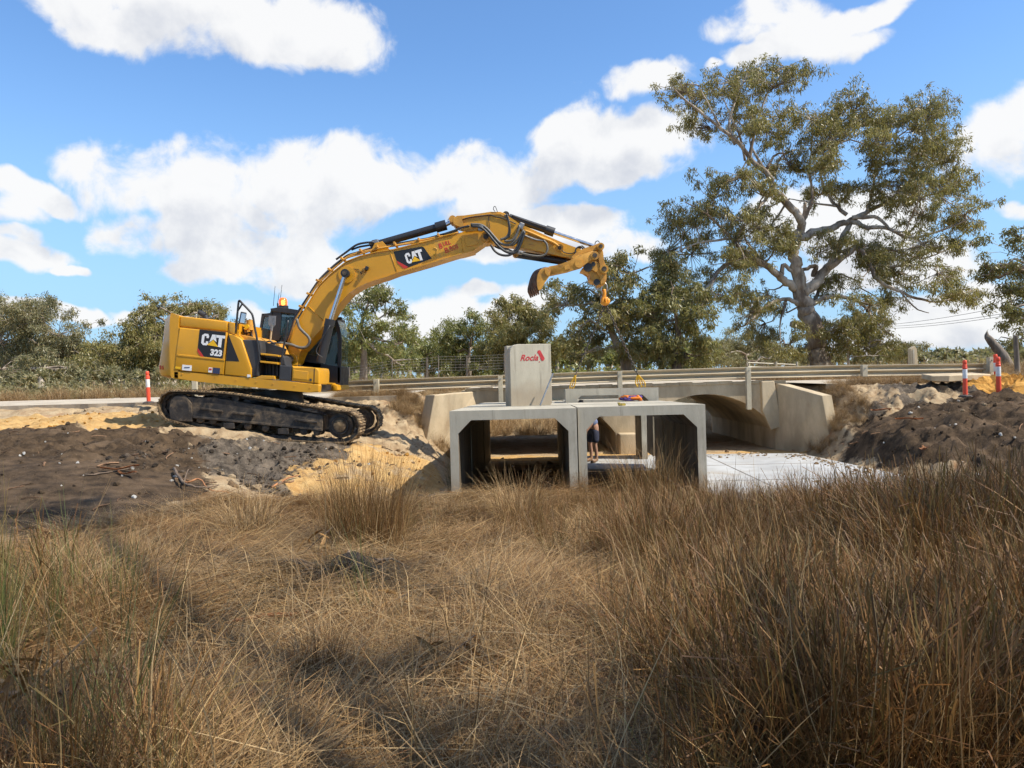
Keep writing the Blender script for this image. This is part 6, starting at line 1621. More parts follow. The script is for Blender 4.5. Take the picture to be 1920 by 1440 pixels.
# ================================================================ grass, litter, clods
HID = bpy.data.collections.new('grass_pieces')     # source pieces for the scatter, not linked to the scene
def grass_material(name):
    m, N, p = material(name)
    at = N.n('ShaderNodeAttribute', attribute_name='col')
    oi = N.n('ShaderNodeObjectInfo')
    c = N.mix(N.ss(oi.outputs['Random'], 0, 1, .0, .8), at.outputs['Color'], N.mix(1.0, at.outputs['Color'], (.55, .48, .42), 'MULTIPLY'))
    N.put(p.inputs['Base Color'], c); p.inputs['Roughness'].default_value = .55; p.inputs['Specular IOR Level'].default_value = .3
    tr = N.n('ShaderNodeBsdfTranslucent'); N.put(tr.inputs['Color'], c)
    mx = N.n('ShaderNodeMixShader'); mx.inputs[0].default_value = .25
    out = [n for n in N.t.nodes if n.type == 'OUTPUT_MATERIAL'][0]
    N.t.links.new(p.outputs[0], mx.inputs[1]); N.t.links.new(tr.outputs[0], mx.inputs[2]); N.t.links.new(mx.outputs[0], out.inputs[0])
    return m
GRASSM = grass_material('dry_grass_blade')
STRAW = [(.50, .38, .19), (.44, .33, .17), (.36, .26, .13), (.56, .45, .26), (.30, .20, .10), (.42, .36, .23)]
BROWN = [(.27, .155, .06), (.21, .112, .042), (.32, .205, .08), (.155, .086, .036), (.235, .15, .06), (.19, .15, .055)]
GREEN = [(.13, .18, .06), (.16, .20, .065), (.22, .24, .09), (.10, .145, .05), (.30, .27, .11)]
def blades(rng, n, spread, L, lean, curl, w, pal, mode='up', seg=5, head=0.0, z0=0.0):
    """narrow ribbons; mode up: tussock, lie: flattened straw"""
    V, Fc, Cc = [], [], []
    for i in range(n):
        a = rng.uniform(0, 2 * math.pi); r = spread * math.sqrt(rng.random())
        b = np.array([r * math.cos(a), r * math.sin(a), z0])
        l = L * rng.uniform(.55, 1.15)
        if mode == 'up':
            az = rng.normal(a, 1.0); th = abs(rng.normal(lean, lean * .6)); cu = abs(rng.normal(curl, curl * .6))
        else:
            az = rng.normal(0, .42) + (math.pi if rng.random() < .12 else 0); th = rng.uniform(1.28, 1.6); cu = rng.normal(0, .12); b[2] = rng.uniform(.01, .10) + z0
        pts = [b]; t = th; az2 = az
        for s in range(seg):
            d = np.array([math.sin(t) * math.cos(az2), math.sin(t) * math.sin(az2), math.cos(t)])
            pts.append(pts[-1] + d * l / seg); t += cu / seg * (1 + s * .5); az2 += rng.normal(0, .06)
            if mode == 'lie' and pts[-1][2] < .004: pts[-1][2] = .004
        side = np.array([-math.sin(az), math.cos(az), rng.normal(0, .4)]); side /= np.linalg.norm(side)
        c = np.array(pal[rng.integers(len(pal))]) * rng.uniform(.7, 1.25) * np.array([1.0, .88, .76])
        k = len(V)
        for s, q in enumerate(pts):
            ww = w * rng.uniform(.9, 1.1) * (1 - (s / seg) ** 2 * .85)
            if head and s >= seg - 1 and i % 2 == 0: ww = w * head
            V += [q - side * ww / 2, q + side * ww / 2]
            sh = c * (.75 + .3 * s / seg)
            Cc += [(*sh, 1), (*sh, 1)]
        for s in range(seg): Fc.append((k + 2 * s, k + 2 * s + 1, k + 2 * s + 3, k + 2 * s + 2))
    return np.array(V), np.array(Fc), np.array(Cc, dtype=np.float32)
def join_blades(parts):
    V, Fc, Cc, o = [], [], [], 0
    for v, f, c in parts: V.append(v); Fc.append(f + o); Cc.append(c); o += len(v)
    return np.concatenate(V), np.concatenate(Fc), np.concatenate(Cc)
def blade_mesh(name, v, f, c):
    me = grid_mesh(name, v, f); a = me.color_attributes.new('col', 'FLOAT_COLOR', 'POINT'); a.data.foreach_set('color', c.ravel()); me.materials.append(GRASSM); return me
GR = np.random.default_rng(77)
def coll_of(name, meshes):
    c = bpy.data.collections.new(name)
    for i, me in enumerate(meshes):
        o = bpy.data.objects.new('%s_%02d' % (name, i), me); c.objects.link(o)
    return c
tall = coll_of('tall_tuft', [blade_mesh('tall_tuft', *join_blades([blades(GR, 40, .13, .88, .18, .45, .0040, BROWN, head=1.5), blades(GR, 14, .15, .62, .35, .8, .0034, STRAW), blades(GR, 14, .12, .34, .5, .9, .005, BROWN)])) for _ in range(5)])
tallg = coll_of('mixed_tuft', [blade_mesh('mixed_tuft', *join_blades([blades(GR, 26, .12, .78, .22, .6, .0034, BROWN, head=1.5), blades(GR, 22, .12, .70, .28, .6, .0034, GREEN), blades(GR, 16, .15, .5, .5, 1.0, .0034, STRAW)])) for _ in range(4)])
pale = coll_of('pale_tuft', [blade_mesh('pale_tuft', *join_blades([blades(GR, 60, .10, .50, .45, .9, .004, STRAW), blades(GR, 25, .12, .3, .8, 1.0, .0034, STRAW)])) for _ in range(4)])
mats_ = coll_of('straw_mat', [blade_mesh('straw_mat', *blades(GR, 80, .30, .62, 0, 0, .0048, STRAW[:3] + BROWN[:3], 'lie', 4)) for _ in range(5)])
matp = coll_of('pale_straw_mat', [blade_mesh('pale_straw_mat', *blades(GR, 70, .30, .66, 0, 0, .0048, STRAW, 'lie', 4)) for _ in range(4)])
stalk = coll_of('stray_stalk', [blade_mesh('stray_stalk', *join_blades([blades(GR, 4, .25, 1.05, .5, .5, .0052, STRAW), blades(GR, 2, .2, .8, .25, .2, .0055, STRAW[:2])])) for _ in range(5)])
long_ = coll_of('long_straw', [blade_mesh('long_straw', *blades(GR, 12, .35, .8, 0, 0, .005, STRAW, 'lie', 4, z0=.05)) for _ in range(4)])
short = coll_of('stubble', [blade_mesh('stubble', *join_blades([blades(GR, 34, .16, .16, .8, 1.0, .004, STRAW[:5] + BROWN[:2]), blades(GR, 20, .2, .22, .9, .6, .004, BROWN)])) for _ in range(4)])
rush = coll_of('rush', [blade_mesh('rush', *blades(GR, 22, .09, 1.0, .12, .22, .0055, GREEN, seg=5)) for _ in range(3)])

def scatter(name, coll, pts, rz, sc, idx, tilt=.12, label=None):
    n = len(pts); me = bpy.data.meshes.new(name)
    me.vertices.add(n); me.vertices.foreach_set('co', np.asarray(pts, dtype=np.float32).ravel())
    rot = np.zeros((n, 3), dtype=np.float32); rot[:, :2] = GR.normal(0, tilt, (n, 2)); rot[:, 2] = rz
    a = me.attributes.new('rot', 'FLOAT_VECTOR', 'POINT'); a.data.foreach_set('vector', rot.ravel())
    a = me.attributes.new('scl', 'FLOAT', 'POINT'); a.data.foreach_set('value', np.asarray(sc, dtype=np.float32))
    a = me.attributes.new('pick', 'INT', 'POINT'); a.data.foreach_set('value', np.asarray(idx, dtype=np.int32))
    o = bpy.data.objects.new(name, me); COL.objects.link(o)
    ng = bpy.data.node_groups.new(name, 'GeometryNodeTree')
    ng.interface.new_socket('Geometry', in_out='INPUT', socket_type='NodeSocketGeometry'); ng.interface.new_socket('Geometry', in_out='OUTPUT', socket_type='NodeSocketGeometry')
    A = ng.nodes; gi_, go_ = A.new('NodeGroupInput'), A.new('NodeGroupOutput')
    ip = A.new('GeometryNodeInstanceOnPoints'); ci = A.new('GeometryNodeCollectionInfo')
    ci.inputs['Collection'].default_value = coll; ci.inputs['Separate Children'].default_value = True; ci.inputs['Reset Children'].default_value = True
    def na(nm, ty):
        x = A.new('GeometryNodeInputNamedAttribute'); x.data_type = ty; x.inputs['Name'].default_value = nm; return [s for s in x.outputs if s.enabled][0]
    e = A.new('FunctionNodeEulerToRotation')
    Lk = ng.links.new
    Lk(gi_.outputs[0], ip.inputs['Points']); Lk(ci.outputs[0], ip.inputs['Instance']); ip.inputs['Pick Instance'].default_value = True
    Lk(na('pick', 'INT'), ip.inputs['Instance Index']); Lk(na('rot', 'FLOAT_VECTOR'), e.inputs[0]); Lk(e.outputs[0], ip.inputs['Rotation']); Lk(na('scl', 'FLOAT'), ip.inputs['Scale'])
    Lk(ip.outputs[0], go_.inputs[0])
    md = o.modifiers.new('scatter', 'NODES'); md.node_group = ng
    return tag(o, kind='stuff')
def field(n, x0, x1, y0, y1, keep, seed):
    r = np.random.default_rng(seed)
    # more points near the eye: even in the picture rather than on the ground
    y = y0 * (y1 / y0) ** r.random(n)
    half = np.maximum(1.6, y * .78)
    x = r.uniform(-1, 1, n) * half + 0.0
    ok = (x > x0) & (x < x1)
    x, y = x[ok], y[ok]
    k = keep(x, y); s = r.random(len(x)) < k
    x, y = x[s], y[s]
    return x, y, np.stack([x, y, ground_z(x, y)], -1), r

# where the tall brown grass stands (1) and where it is trodden flat (0)
def tallness(x, y):
    n = fbm(x, y, .7, 3, 61) - .5; n2 = fbm(x, y, 2.2, 2, 62) - .5
    r = sst(x + n * 1.5 + (y - 5) * .02, .55, 1.25)                  # the thicket on the right
    r = r * (1 - .93 * sst(y + n * .8, 12.1, 12.7))
    r = np.maximum(r, sst(n + n2 * .6, .02, .16) * sst(x, -.6, .4) * sst(y, 8.2, 9.4) * (1 - sst(y, 12.3, 12.7)) * .8)
    c = np.exp(-(((x + 1.75) / .85) ** 2 + ((y - 9.6) / 1.0) ** 2)) * 1.3
    c = np.maximum(c, np.exp(-(((x - .1) / .5) ** 2 + ((y - 8.9) / .7) ** 2)) * 1.1)
    l = (1 - sst(x + n * .8 + (y - 3.5) * .42, -2.0, -1.3)) * (1 - sst(y, 4.8, 6.2)) * .13
    hole = np.exp(-(((x - 2.15) / .75) ** 2 + ((y - 6.2) / .8) ** 2)) * .85
    return np.clip(np.maximum(np.maximum(r - hole, c), l), 0, 1)
def onstraw(x, y):
    d, o, c, s = zones(x, y); return s
# tall thicket
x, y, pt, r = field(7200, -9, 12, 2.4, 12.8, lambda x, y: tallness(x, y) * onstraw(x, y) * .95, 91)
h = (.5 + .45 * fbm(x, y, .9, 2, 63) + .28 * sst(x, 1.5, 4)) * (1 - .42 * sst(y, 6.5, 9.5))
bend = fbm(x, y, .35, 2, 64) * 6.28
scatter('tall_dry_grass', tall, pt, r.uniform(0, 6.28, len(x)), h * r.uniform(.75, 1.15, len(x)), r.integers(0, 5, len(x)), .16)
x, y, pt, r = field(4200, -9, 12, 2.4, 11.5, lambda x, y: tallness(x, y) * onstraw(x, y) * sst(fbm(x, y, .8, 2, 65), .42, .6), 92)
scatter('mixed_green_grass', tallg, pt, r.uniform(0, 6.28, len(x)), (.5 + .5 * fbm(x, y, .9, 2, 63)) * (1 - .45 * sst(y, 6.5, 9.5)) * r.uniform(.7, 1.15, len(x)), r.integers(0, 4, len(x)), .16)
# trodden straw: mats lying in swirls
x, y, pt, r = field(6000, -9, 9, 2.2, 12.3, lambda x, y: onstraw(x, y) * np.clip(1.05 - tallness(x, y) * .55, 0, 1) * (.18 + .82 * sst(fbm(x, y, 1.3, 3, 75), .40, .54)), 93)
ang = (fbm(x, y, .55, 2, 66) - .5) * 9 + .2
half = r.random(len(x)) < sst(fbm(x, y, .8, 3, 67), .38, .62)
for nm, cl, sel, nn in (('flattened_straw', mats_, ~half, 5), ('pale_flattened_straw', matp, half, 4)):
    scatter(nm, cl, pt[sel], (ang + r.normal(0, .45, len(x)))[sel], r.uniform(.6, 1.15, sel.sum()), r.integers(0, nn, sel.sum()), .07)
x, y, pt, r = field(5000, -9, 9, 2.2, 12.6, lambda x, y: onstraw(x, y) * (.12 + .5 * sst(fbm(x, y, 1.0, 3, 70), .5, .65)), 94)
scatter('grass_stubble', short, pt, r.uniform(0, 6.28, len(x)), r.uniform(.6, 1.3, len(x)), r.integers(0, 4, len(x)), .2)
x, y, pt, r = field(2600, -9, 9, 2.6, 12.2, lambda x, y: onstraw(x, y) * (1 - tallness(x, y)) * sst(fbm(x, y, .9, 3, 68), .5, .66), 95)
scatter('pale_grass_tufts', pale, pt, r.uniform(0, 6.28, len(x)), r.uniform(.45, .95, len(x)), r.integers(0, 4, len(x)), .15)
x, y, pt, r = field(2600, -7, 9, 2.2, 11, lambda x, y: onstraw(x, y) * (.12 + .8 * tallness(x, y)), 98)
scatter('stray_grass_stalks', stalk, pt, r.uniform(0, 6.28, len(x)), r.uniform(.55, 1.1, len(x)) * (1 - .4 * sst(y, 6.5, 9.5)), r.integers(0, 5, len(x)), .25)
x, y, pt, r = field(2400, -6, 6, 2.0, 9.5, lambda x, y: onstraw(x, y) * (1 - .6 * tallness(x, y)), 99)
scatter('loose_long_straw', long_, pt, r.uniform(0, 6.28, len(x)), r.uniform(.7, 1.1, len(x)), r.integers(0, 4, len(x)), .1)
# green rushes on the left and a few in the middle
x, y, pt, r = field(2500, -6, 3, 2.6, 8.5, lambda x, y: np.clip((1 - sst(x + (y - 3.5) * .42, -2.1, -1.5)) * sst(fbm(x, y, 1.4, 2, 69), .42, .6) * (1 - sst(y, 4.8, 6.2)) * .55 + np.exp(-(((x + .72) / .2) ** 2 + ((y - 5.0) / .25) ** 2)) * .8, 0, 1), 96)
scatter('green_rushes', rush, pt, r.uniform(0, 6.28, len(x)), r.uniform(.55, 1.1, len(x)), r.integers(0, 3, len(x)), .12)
# verge: grass along the rail, the banks and the paddock behind the road
def verge():
    r = np.random.default_rng(97); X, Y = [], []
    def add(n, x0, x1, y0, y1): X.append(r.uniform(x0, x1, n)); Y.append(r.uniform(y0, y1, n))
    add(520, -5.2, -1.6, 21.4, 22.9); add(420, 7.9, 14, 21.6, 23.2); add(160, -3.4, -1.7, 20.6, 21.6); add(160, 8.3, 9.6, 19.8, 21.6); add(120, 14, 18, 19, 22.5)
    add(260, -30, -9, 29.2, 33); add(900, -9, 16, 29.2, 34); add(900, 16, 34, 29, 34); add(240, 13.4, 16.5, 20.5, 24)
    x, y = np.concatenate(X), np.concatenate(Y)
    z = ground_z(x, y)
    return x, y, np.stack([x, y, z], -1), r
x, y, pt, r = verge()
near = y < 26
scatter('verge_grass', pale, pt[near], r.uniform(0, 6.28, near.sum()), r.uniform(.4, .95, near.sum()), r.integers(0, 4, near.sum()), .2)
scatter('paddock_grass', pale, pt[~near], r.uniform(0, 6.28, (~near).sum()), r.uniform(.9, 2.0, (~near).sum()), r.integers(0, 4, (~near).sum()), .1)

# clods and stones on the banks
def clod_mesh(name, seed, mt, sub=2):
    bm = B(); bmesh.ops.create_icosphere(bm, subdivisions=sub, radius=1.0); rg = random.Random(seed)
    ph = [rg.uniform(0, 6) for _ in range(6)]
    for v in bm.verts:
        c = v.co; k = 1 + .22 * math.sin(c.x * 3 + ph[0]) + .2 * math.sin(c.y * 4 + ph[1]) * math.cos(c.z * 3 + ph[2]) + rg.uniform(-.13, .13)
        v.co = Vector((c.x * k, c.y * k * .85, c.z * k * .65))
    me = bpy.data.meshes.new(name); bm.to_mesh(me); bm.free(); me.materials.append(mt); return me
def soil(name, a, b):
    m, N, p = material(name); oi = N.n('ShaderNodeObjectInfo'); tcn = N.n('ShaderNodeTexCoord')
    c = N.mix(N.ss(N.m('ADD', N.m('MULTIPLY', oi.outputs['Random'], .6), N.m('MULTIPLY', N.noise(tcn.outputs['Object'], 2.2, 5.0), .8)), .3, 1.0), a, b)
    N.put(p.inputs['Base Color'], c); p.inputs['Roughness'].default_value = .95; p.inputs['Specular IOR Level'].default_value = .15
    bn = N.n('ShaderNodeBump'); bn.inputs['Strength'].default_value = .7; bn.inputs['Distance'].default_value = .2; N.put(bn.inputs['Height'], N.noise(tcn.outputs['Object'], 4.0, 6.0, .7)); N.put(p.inputs['Normal'], bn.outputs[0])
    return m
SB = soil('black_soil_clod', (.024, .017, .011), (.11, .075, .045)); SP = soil('sandy_clod', (.22, .14, .075), (.46, .35, .22)); SO = soil('orange_clod', (.40, .18, .03), (.62, .34, .09)); SG = soil('grey_clay_clod', (.03, .024, .018), (.17, .13, .095)); SW = soil('white_stone', (.5, .47, .42), (.7, .68, .62))
def clods(name, mt, n, keep, seed, s0, s1, box_):
    c = coll_of(name, [clod_mesh(name, seed + i, mt) for i in range(4)])
    r = np.random.default_rng(seed); x = r.uniform(box_[0], box_[1], n); y = r.uniform(box_[2], box_[3], n)
    k = keep(x, y, *zones(x, y)); s = r.random(n) < k; x, y = x[s], y[s]
    sc = s0 * (s1 / s0) ** (r.random(len(x)) ** 2.2)
    scatter(name, c, np.stack([x, y, ground_z(x, y) + sc * .12], -1), r.uniform(0, 6.28, len(x)), sc, r.integers(0, 4, len(x)), .5)
patchy = lambda x, y, sd=71: sst(fbm(x, y, .9, 3, sd), .42, .62)
clods('black_soil_clods', SB, 9000, lambda x, y, d, o, c, s: np.where(x > 7, .9, (.03 + .3 * patchy(x, y))) * d * (1 - ((x > -1.3) & (x < 3.5)) * .85), 201, .010, .06, (-13, 14, 8, 20.5))
clods('sandy_clods', SP, 9000, lambda x, y, d, o, c, s: (1 - np.clip(d + o + c + s, 0, 1)) * (.1 + .9 * patchy(x, y, 72)) * (1 - ((x > -1.4) & (x < 8.2)) * .8), 202, .012, .10, (-12, 14, 12, 21.8))
clods('orange_clods', SO, 5000, lambda x, y, d, o, c, s: o * (.25 + .75 * patchy(x, y, 73)), 203, .012, .06, (-13, 16, 12, 21))
clods('grey_clay_clods', SG, 1700, lambda x, y, d, o, c, s: c * (.15 + .85 * patchy(x, y, 74)), 204, .012, .06, (-7, -2.5, 12, 16))
clods('white_stones', SW, 700, lambda x, y, d, o, c, s: (d + c) * .5 + (1 - d - c - s) * .12, 205, .012, .05, (-10, 12, 8, 20))
# bark chips and twigs over the banks
cb = []
for i in range(5):
    bm = B(); rg = random.Random(300 + i); L = rg.uniform(.8, 1.3)
    tube(bm, spline([Vector((-L / 2, 0, .02)), Vector((-L * .1, rg.uniform(-.1, .1), .08)), Vector((L * .25, rg.uniform(-.1, .1), .05)), Vector((L / 2, rg.uniform(-.12, .12), .02))], 2), [.03 + .02 * (i % 2)] * 7, 4)
    me = bpy.data.meshes.new('chip'); bm.to_mesh(me); bm.free(); cb.append(me)
CHIPM = soil('bark_chip', (.07, .045, .03), (.32, .19, .11))
for me in cb: me.materials.append(CHIPM)
ccol = coll_of('chip', cb)
r = np.random.default_rng(310); x = r.uniform(-13, 14, 5200); y = r.uniform(7.5, 20.5, 5200)
d_, o_, c_, s_ = zones(x, y); ok = r.random(5200) < (d_ * .55 + c_ * .25 + .06 * (1 - s_)) * (.15 + .85 * patchy(x, y, 78)) * (1 - ((x > -1.4) & (x < 8)))
x, y = x[ok], y[ok]
scatter('bark_and_twig_litter', ccol, np.stack([x, y, ground_z(x, y)], -1), r.uniform(0, 6.28, len(x)), r.uniform(.08, .38, len(x)), r.integers(0, 5, len(x)), .15)
# spilled earth along the edges of the new slab
r = np.random.default_rng(320); n_ = 260; t_ = r.random(n_)
x = np.where(r.random(n_) < .6, 8.25 - .55 * t_ - np.abs(r.normal(0, .35, n_)), 3.5 + 4.3 * t_); y = np.where(x > 7, 14.2 + 6 * t_, 20.5 - np.abs(r.normal(0, .4, n_)))
scatter('spilled_earth', coll_of('crumb', [clod_mesh('crumb', 330 + i, SP) for i in range(3)]), np.stack([x, y, np.full(n_, FLOOR + .065)], -1), r.uniform(0, 6.28, n_), .012 + .05 * r.random(n_) ** 3, r.integers(0, 3, n_), .4)
# fallen gum leaves through the straw
lv = []
LITM = soil('litter_leaf', (.10, .055, .03), (.42, .25, .11))
for i in range(4):
    bm = B(); rg = random.Random(400 + i); rows_ = []
    for k in range(6):
        u = k / 5; w_ = .11 * math.sin(math.pi * min(1, .04 + u * .94)); z_ = .12 * math.sin(u * 2.6 + i)
        rows_.append([bm.verts.new((u - .5 + 0, -w_ + .1 * math.sin(u * 2), z_ + .03)), bm.verts.new((u - .5, .1 * math.sin(u * 2), z_)), bm.verts.new((u - .5, w_ + .1 * math.sin(u * 2), z_ + .03))])
    for k in range(5):
        for j in range(2): bm.faces.new((rows_[k][j], rows_[k + 1][j], rows_[k + 1][j + 1], rows_[k][j + 1]))
    me = bpy.data.meshes.new('litter_leaf'); bm.to_mesh(me); bm.free(); me.materials.append(LITM); lv.append(me)
x, y, pt, r = field(3800, -6, 4, 2.2, 10.5, lambda x, y: onstraw(x, y) * (1 - .8 * tallness(x, y)) * (.1 + .9 * sst(fbm(x, y, 1.1, 3, 79), .45, .6)), 331)
pt[:, 2] += r.uniform(.02, .10, len(x))
scatter('fallen_gum_leaves', coll_of('litter_leaf', lv), pt, r.uniform(0, 6.28, len(x)), r.uniform(.09, .17, len(x)), r.integers(0, 4, len(x)), .5)
x, y, pt, r = field(1500, -6, 4, 2.2, 11, lambda x, y: onstraw(x, y) * (1 - .8 * tallness(x, y)) * (.15 + .85 * sst(fbm(x, y, .9, 3, 80), .45, .6)), 332)
pt[:, 2] += .03
scatter('fallen_twigs', ccol, pt, r.uniform(0, 6.28, len(x)), r.uniform(.08, .40, len(x)), r.integers(0, 5, len(x)), .12)
# heap of orange fill on the right bank
bm = B(); q = P(1893, 738, 19.6)
nq, nr = 40, 12
rings = []
rg = np.random.default_rng(8)
for i in range(nr + 1):
    t = i / nr; ring = []
    for k in range(nq):
        a = 2 * math.pi * k / nq; R = (1.25 * (1 + .16 * math.sin(a * 3 + 1) + .1 * math.sin(a * 5))) * (1 - t)
        X, Y = q.x + .75 + R * 1.25 * math.cos(a), q.y + .5 + R * .9 * math.sin(a)
        ring.append(bm.verts.new((X, Y, gz(X, Y) - .03 + .36 * (1 - (1 - t) ** 2) * (1 + .15 * rg.normal()) )))
    rings.append(ring)
for a, b in zip(rings, rings[1:]):
    for k in range(nq): bm.faces.new((a[k], a[(k + 1) % nq], b[(k + 1) % nq], b[k]))
hp = obj('dirt_heap', bm, SO); tag(hp, 'heap of orange fill behind the leaning bollard', 'dirt heap'); rebase(hp)

# fallen branches, bark and dry leaves
STICK = mat('dead_stick', (.15, .105, .07), .85, var=.3, scale=8, bump=.4, bscale=40)
BARKP = mat('orange_bark_strip', (.34, .15, .06), .8, var=.25, scale=8, bump=.3)
LEAFD = mat('dry_leaf', (.40, .23, .08), .6, var=.25, scale=9)
def gp(px, py, lift=0.0):
    """where the photo's pixel meets the ground"""
    d = P(px, py, 1.0); lo, hi = 1.5, 22.0
    Ds = np.linspace(lo, hi, 260); g = ground_z(d.x * Ds, d.y * Ds) + lift
    hit = np.nonzero(d.z * Ds <= g)[0]
    k = hit[0] if len(hit) else len(Ds) - 1
    return Vector((d.x * Ds[k], d.y * Ds[k], g[k]))
def stick(name, pxs, r0, r1, lift, label, cat, mt, n=7, side=None):
    up_ = .13 if pxs[0][1] > 1000 else 0.0           # lies on top of the straw
    pts = [gp(px, py, l + up_) for (px, py), l in zip(pxs, lift)]
    b = pts[0].copy()
    t = thing(name, label, cat, b)
    sp_ = [Vector(q) for q in spline(pts, 5)]
    g_ = random.Random(label); sp_ = [q + Vector((g_.gauss(0, r0 * .35), g_.gauss(0, r0 * .35), g_.gauss(0, r0 * .25))) for q in sp_]
    bm = B(); tube(bm, sp_, list(np.linspace(r0, r1, len(sp_))), n); o = obj('stem', bm, mt, t, smooth=True)
    for pxs2, l2, rr0 in (side or []):
        bm = B(); p2 = [gp(px, py, l + up_) for (px, py), l in zip(pxs2, l2)]; s2 = spline(p2, 4); tube(bm, s2, list(np.linspace(rr0, rr0 * .4, len(s2))), 6); obj('twig', bm, mt, t, smooth=True)
    return t
stick('fallen_branch', [(60, 1320), (140, 1290), (200, 1265), (250, 1285), (300, 1330), (340, 1350)], .016, .008, (.05, .12, .16, .12, .08, .03), 'crooked dead branch among the grass at the lower left', 'branch', STICK, side=[([(150, 1305), (200, 1335), (240, 1355)], (.1, .08, .03), .012), ([(205, 1265), (230, 1255), (260, 1275)], (.16, .18, .1), .009)])
stick('fallen_branch', [(0, 1310), (50, 1300), (120, 1305), (170, 1330)], .013, .008, (.1, .14, .12, .05), 'second crooked branch at the left edge above the dry leaves', 'branch', STICK)
stick('stick', [(1020, 1380), (1075, 1410), (1130, 1432), (1170, 1440)], .013, .007, (.06, .05, .04, .02), 'thin grey stick across the straw at the bottom middle', 'stick', STICK)
stick('stick', [(680, 1258), (705, 1245), (722, 1238)], .022, .016, (.03, .04, .03), 'short thick grey stick right of the small dark tussock', 'stick', STICK)
stick('stick', [(160, 895), (200, 888), (240, 880)], .014, .008, (.02, .02, .02), 'straight stick lying on the dark soil at left', 'stick', STICK)
stick('root', [(325, 880), (345, 905), (380, 915), (410, 912)], .025, .012, (.05, .1, .1, .03), 'dark curved root poking from the soil below the excavator', 'root', STICK, side=[([(345, 905), (352, 885), (362, 880)], (.1, .15, .2), .012)])
stick('root', [(335, 895), (350, 905), (372, 900), (395, 918), (430, 925)], .018, .008, (.02, .06, .1, .04, .01), 'red-brown root arching over the clay below the tracks', 'root', BARKP)
stick('root', [(510, 915), (540, 900), (560, 897)], .02, .01, (.01, .05, .04), 'short root beside the tussock at the foot of the clay bank', 'root', BARKP)
def bark(px, py, ln, wd, yaw, label):
    q = gp(px, py, .10 if py > 1100 else .02); t = thing('bark_strip', label, 'bark', q)
    bm = B(); n = 7; V1 = []
    for i in range(n + 1):
        s = i / n - .5; row = []
        for j in range(4):
            u = j / 3 - .5
            x_ = s * ln; y_ = u * wd * (1 - .5 * abs(s)) + .02 * math.sin(s * 9); z_ = .03 + u * u * wd * 1.2 + .05 * s * s + .015 * math.sin(s * 7 + px)
            c, d = math.cos(yaw), math.sin(yaw); row.append(bm.verts.new((q.x + x_ * c - y_ * d, q.y + x_ * d + y_ * c, q.z + z_)))
        V1.append(row)
    for i in range(n):
        for j in range(3): bm.faces.new((V1[i][j], V1[i + 1][j], V1[i + 1][j + 1], V1[i][j + 1]))
    bmesh.ops.solidify(bm, geom=bm.faces[:], thickness=.006); obj('strip', bm, BARKP, t)
bark(132, 1003, .75, .12, .1, 'orange curled bark strip on the dark soil at left')
bark(225, 885, .55, .08, .5, 'orange bark strip in the middle of the dark soil')
bark(238, 893, .4, .06, -.3, 'thin bark strip crossing the one on the dark soil')
bark(505, 1170, .5, .06, .4, 'brown bark piece among straw left of the shaded hollow')
bark(1660, 775, .8, .12, .2, 'red-brown bark strip on the right dark bank')
bark(1705, 790, .6, .1, -.2, 'smaller bark strip beside the one on the right bank')
bark(1735, 850, .7, .12, .9, 'pale bark strip low on the right dark bank')
def sprig(px, py, n, size, label, seed, lift=.1):
    q = gp(px, py, .12); t = thing('leaf_sprig', label, 'leaves', q); g_ = random.Random(seed)
    bm = B(); tube(bm, [q + Vector((-.15, 0, .02)), q + Vector((0, 0, lift * .6)), q + Vector((.12, .05, lift))], .005, 5); obj('twig', bm, STICK, t)
    lm = B(); L = size
    pts = []
    for i in range(7):
        s = i / 6; w_ = .09 * math.sin(math.pi * min(1, s * 1.02)) ** .8 + .004; zc = -.25 * s * s
        pts.append([lm.verts.new((s, -w_, zc + .03)), lm.verts.new((s, 0, zc)), lm.verts.new((s, w_, zc + .03))])
    for i in range(6):
        for j in range(2): lm.faces.new((pts[i][j], pts[i + 1][j], pts[i + 1][j + 1], pts[i][j + 1]))
    bmesh.ops.solidify(lm, geom=lm.faces[:], thickness=.004)
    me = bpy.data.meshes.new('leaf'); lm.to_mesh(me); lm.free(); me.materials.append(LEAFD)
    for i in range(n):
        o = bpy.data.objects.new('leaf', me); o.parent = t; o.location = (g_.uniform(-.14, .14), g_.uniform(-.08, .08), g_.uniform(.02, lift))
        o.rotation_euler = (g_.uniform(-1.2, 1.2), g_.uniform(-.7, .9), g_.uniform(0, 6.28)); s = L * g_.uniform(.7, 1.2); o.scale = (s, s, s); COL.objects.link(o)
sprig(128, 1300, 7, .24, 'curled tan leaves caught on the branch at lower left', 1, .30)
sprig(48, 1385, 46, .17, 'pile of dry brown gum leaves in the lower left corner', 2, .30)
sprig(848, 1270, 14, .21, 'fan of dry gum leaves on the straw near the middle', 3, .18)
sprig(735, 1145, 9, .17, 'dry gum leaves on the straw right of the shaded hollow', 4, .1)
sprig(775, 1405, 6, .17, 'few pale dry leaves on the straw at bottom middle', 5, .08)
sprig(600, 1040, 8, .2, 'tan leaves on top of the shaded hollow', 6, .25)
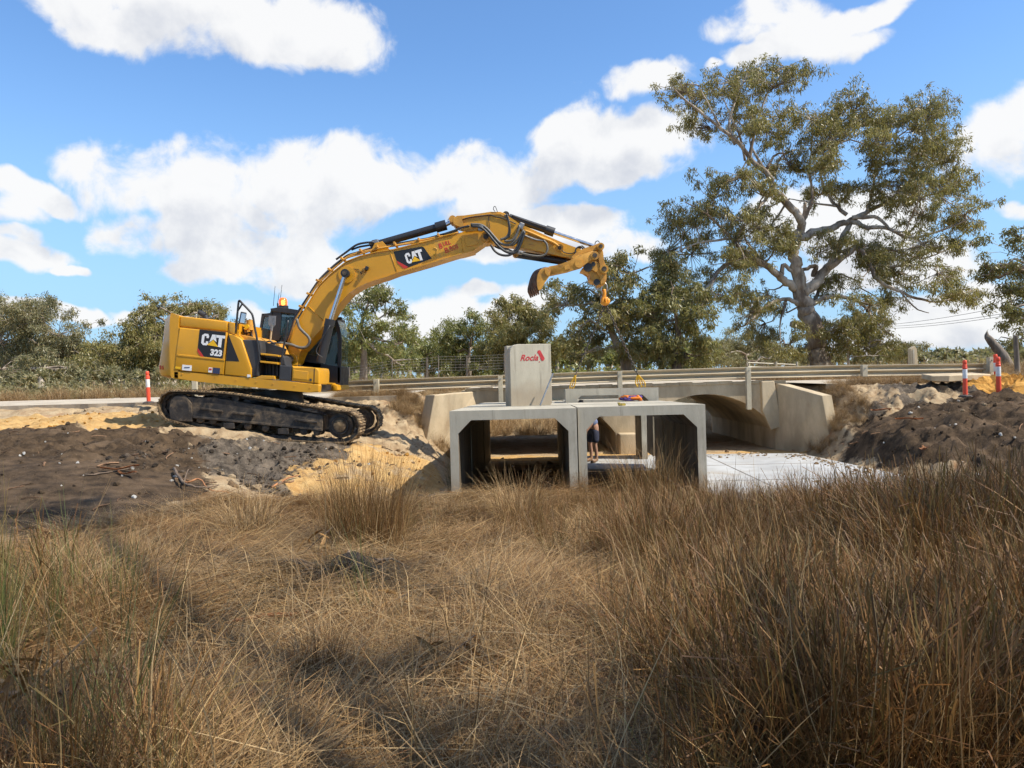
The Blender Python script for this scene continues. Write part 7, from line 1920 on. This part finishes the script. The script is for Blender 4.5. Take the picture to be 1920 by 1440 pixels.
# black lump painting the shaded hollow under leaning grass, twigs over it
q = gp(640, 1095); cl_ = thing('hollow_shade_clump', 'black lump with twigs, standing in for a shaded hollow in the straw', 'shaded hollow', q)
HOLLOW_SHADE = soil('hollow_shade_black', (.012, .01, .009), (.05, .04, .033))  # black colour stands in for the shade in the hollow
bm = B(); bmesh.ops.create_icosphere(bm, subdivisions=4, radius=1.0)
for v in bm.verts:
    c = v.co; k = 1 + .25 * math.sin(c.x * 4 + 1) * math.cos(c.y * 3) + .16 * math.sin(c.z * 7 + c.x * 5) + random.uniform(-.07, .07)
    v.co = q + Vector((c.x * k * .42, c.y * k * .3, .03 + c.z * k * .16))
obj('hollow_shade_mass', bm, HOLLOW_SHADE, cl_)
for i in range(16):
    a = random.uniform(0, 6.28); p0 = q + Vector((math.cos(a) * .25, math.sin(a) * .18, .14)); p1 = q + Vector((math.cos(a) * .65, math.sin(a) * .45, random.uniform(.02, .12)))
    bm = B(); tube(bm, spline([p0, (p0 + p1) / 2 + Vector((0, 0, random.uniform(0, .1))), p1], 3), list(np.linspace(.016, .006, 7)), 5); obj('root', bm, STICK, cl_, smooth=True)
# stand-alone tussocks
def tussock(px, py, parts_, label, sc=1.0):
    q = gp(px, py); v, f, c = join_blades(parts_)
    me = blade_mesh('grass_tussock', v * sc, f, c); o = link_mesh('grass_tussock', me, GRASSM, None, q); tag(o, label, 'grass')
DARKB = [(.10, .065, .03), (.14, .09, .045), (.19, .13, .06), (.08, .05, .025)]
tussock(605, 1325, [blades(GR, 260, .10, .42, .16, .3, .004, DARKB + BROWN[:2]), blades(GR, 60, .11, .5, .3, .5, .0035, BROWN), blades(GR, 60, .14, .18, .6, .8, .004, DARKB)], 'small dark brown tussock standing alone in the trodden straw')
tussock(690, 1035, [blades(GR, 1000, .40, 1.15, .2, .3, .0044, BROWN + STRAW[:2]), blades(GR, 320, .45, .6, .5, .8, .0034, STRAW[:4])], 'big rounded brown tussock below the left culvert mouth')
tussock(470, 1010, [blades(GR, 520, .28, .75, .4, .6, .0044, STRAW), blades(GR, 120, .3, .4, .8, .8, .0034, STRAW)], 'bright pale straw tussock lit by the sun left of the big brown one')
tussock(975, 1000, [blades(GR, 520, .28, .85, .25, .45, .0044, STRAW[:4] + BROWN[:2]), blades(GR, 140, .3, .45, .6, .8, .0034, STRAW)], 'pale straw tussock in front of the gap between the culverts')
tussock(860, 925, [blades(GR, 300, .22, .85, .25, .4, .0044, GREEN[2:] + STRAW[:3])], 'greenish tussock at the left culvert leg')
tussock(1210, 930, [blades(GR, 520, .55, .95, .25, .4, .0044, BROWN + STRAW[:2])], 'brown tussock growing across the right culvert mouth')

# ---- shade: gum trees standing to the right of the camera
gum_shade = []
def shade_tree(x, y, h, label, lumps, seed):
    rng = np.random.default_rng(seed)
    t = thing('gum_tree', label, 'tree', (x, y, gz(x, y)))
    bm = B(); z0 = gz(x, y)
    tube(bm, [Vector((x, y, z0 - .2)), Vector((x + .2, y, z0 + h * .3)), Vector((x, y + .3, z0 + h * .6)), Vector((x - .3, y, z0 + h * .85))], [.42, .34, .22, .1], 10)
    blobs = []
    for (dx, dy, dz, r) in lumps:
        c = Vector((x + dx, y + dy, z0 + dz)); s = Vector((x, y + .2, z0 + h * .5))
        pts = wobble(s, c, rng, .07); tube(bm, pts, list(np.linspace(.12, .04, len(pts))), 6)
        for j in range(int(9 * r * r) + 4):
            v = rng.normal(size=3); v /= np.linalg.norm(v); q = c + Vector(v * r * rng.random() ** .4 * np.array([1, 1, .6]))
            tube(bm, [c, q], [.03, .01], 3, caps=False); blobs.append((q.x, q.y, q.z, rng.uniform(.3, .5), 20, .5))
    obj('trunk', bm, BARK, t, smooth=True); leaf_object('crown', *leaf_cloud(blobs, rng, .30, .085), LEAF_OLIVE, t)

# patches of ground their crowns shade: (x, y, radius of the clump, height of the clump)
SUNO = Vector((SUN_V.x / SUN_V.z, SUN_V.y / SUN_V.z))
def shade_lumps(x0, y0, spots):
    out = []
    for (gx_, gy_, r, h) in spots:
        out.append((gx_ + SUNO.x * h - x0, gy_ + SUNO.y * h - y0, h, r))
    return out
shade_tree(10.5, -1.5, 11.5, 'gum tree shading the grass, standing right of the camera out of the picture', shade_lumps(10.5, -1.5,
   [(2.8, 6.6, 1.2, 9.5), (3.8, 5.2, 1.2, 9.0), (4.8, 7.0, 1.2, 8.6), (2.9, 3.6, .9, 8.0), (4.4, 3.6, 1.2, 8.4), (5.6, 5.0, 1.2, 7.6), (2.4, 8.6, .6, 10.4), (1.2, 3.2, .6, 9.2)]), 81)
shade_tree(6.8, -3.2, 12.0, 'taller gum tree shading the left grass, standing right behind the camera', shade_lumps(6.8, -3.2,
   [(-1.6, 6.3, .45, 11.0), (-2.6, 3.4, .45, 10.2), (-1.2, 3.9, .35, 9.6), (-.2, 2.8, .4, 9.2), (-5.2, 9.2, .8, 12.0), (-6.0, 9.8, .8, 12.4)]), 82)
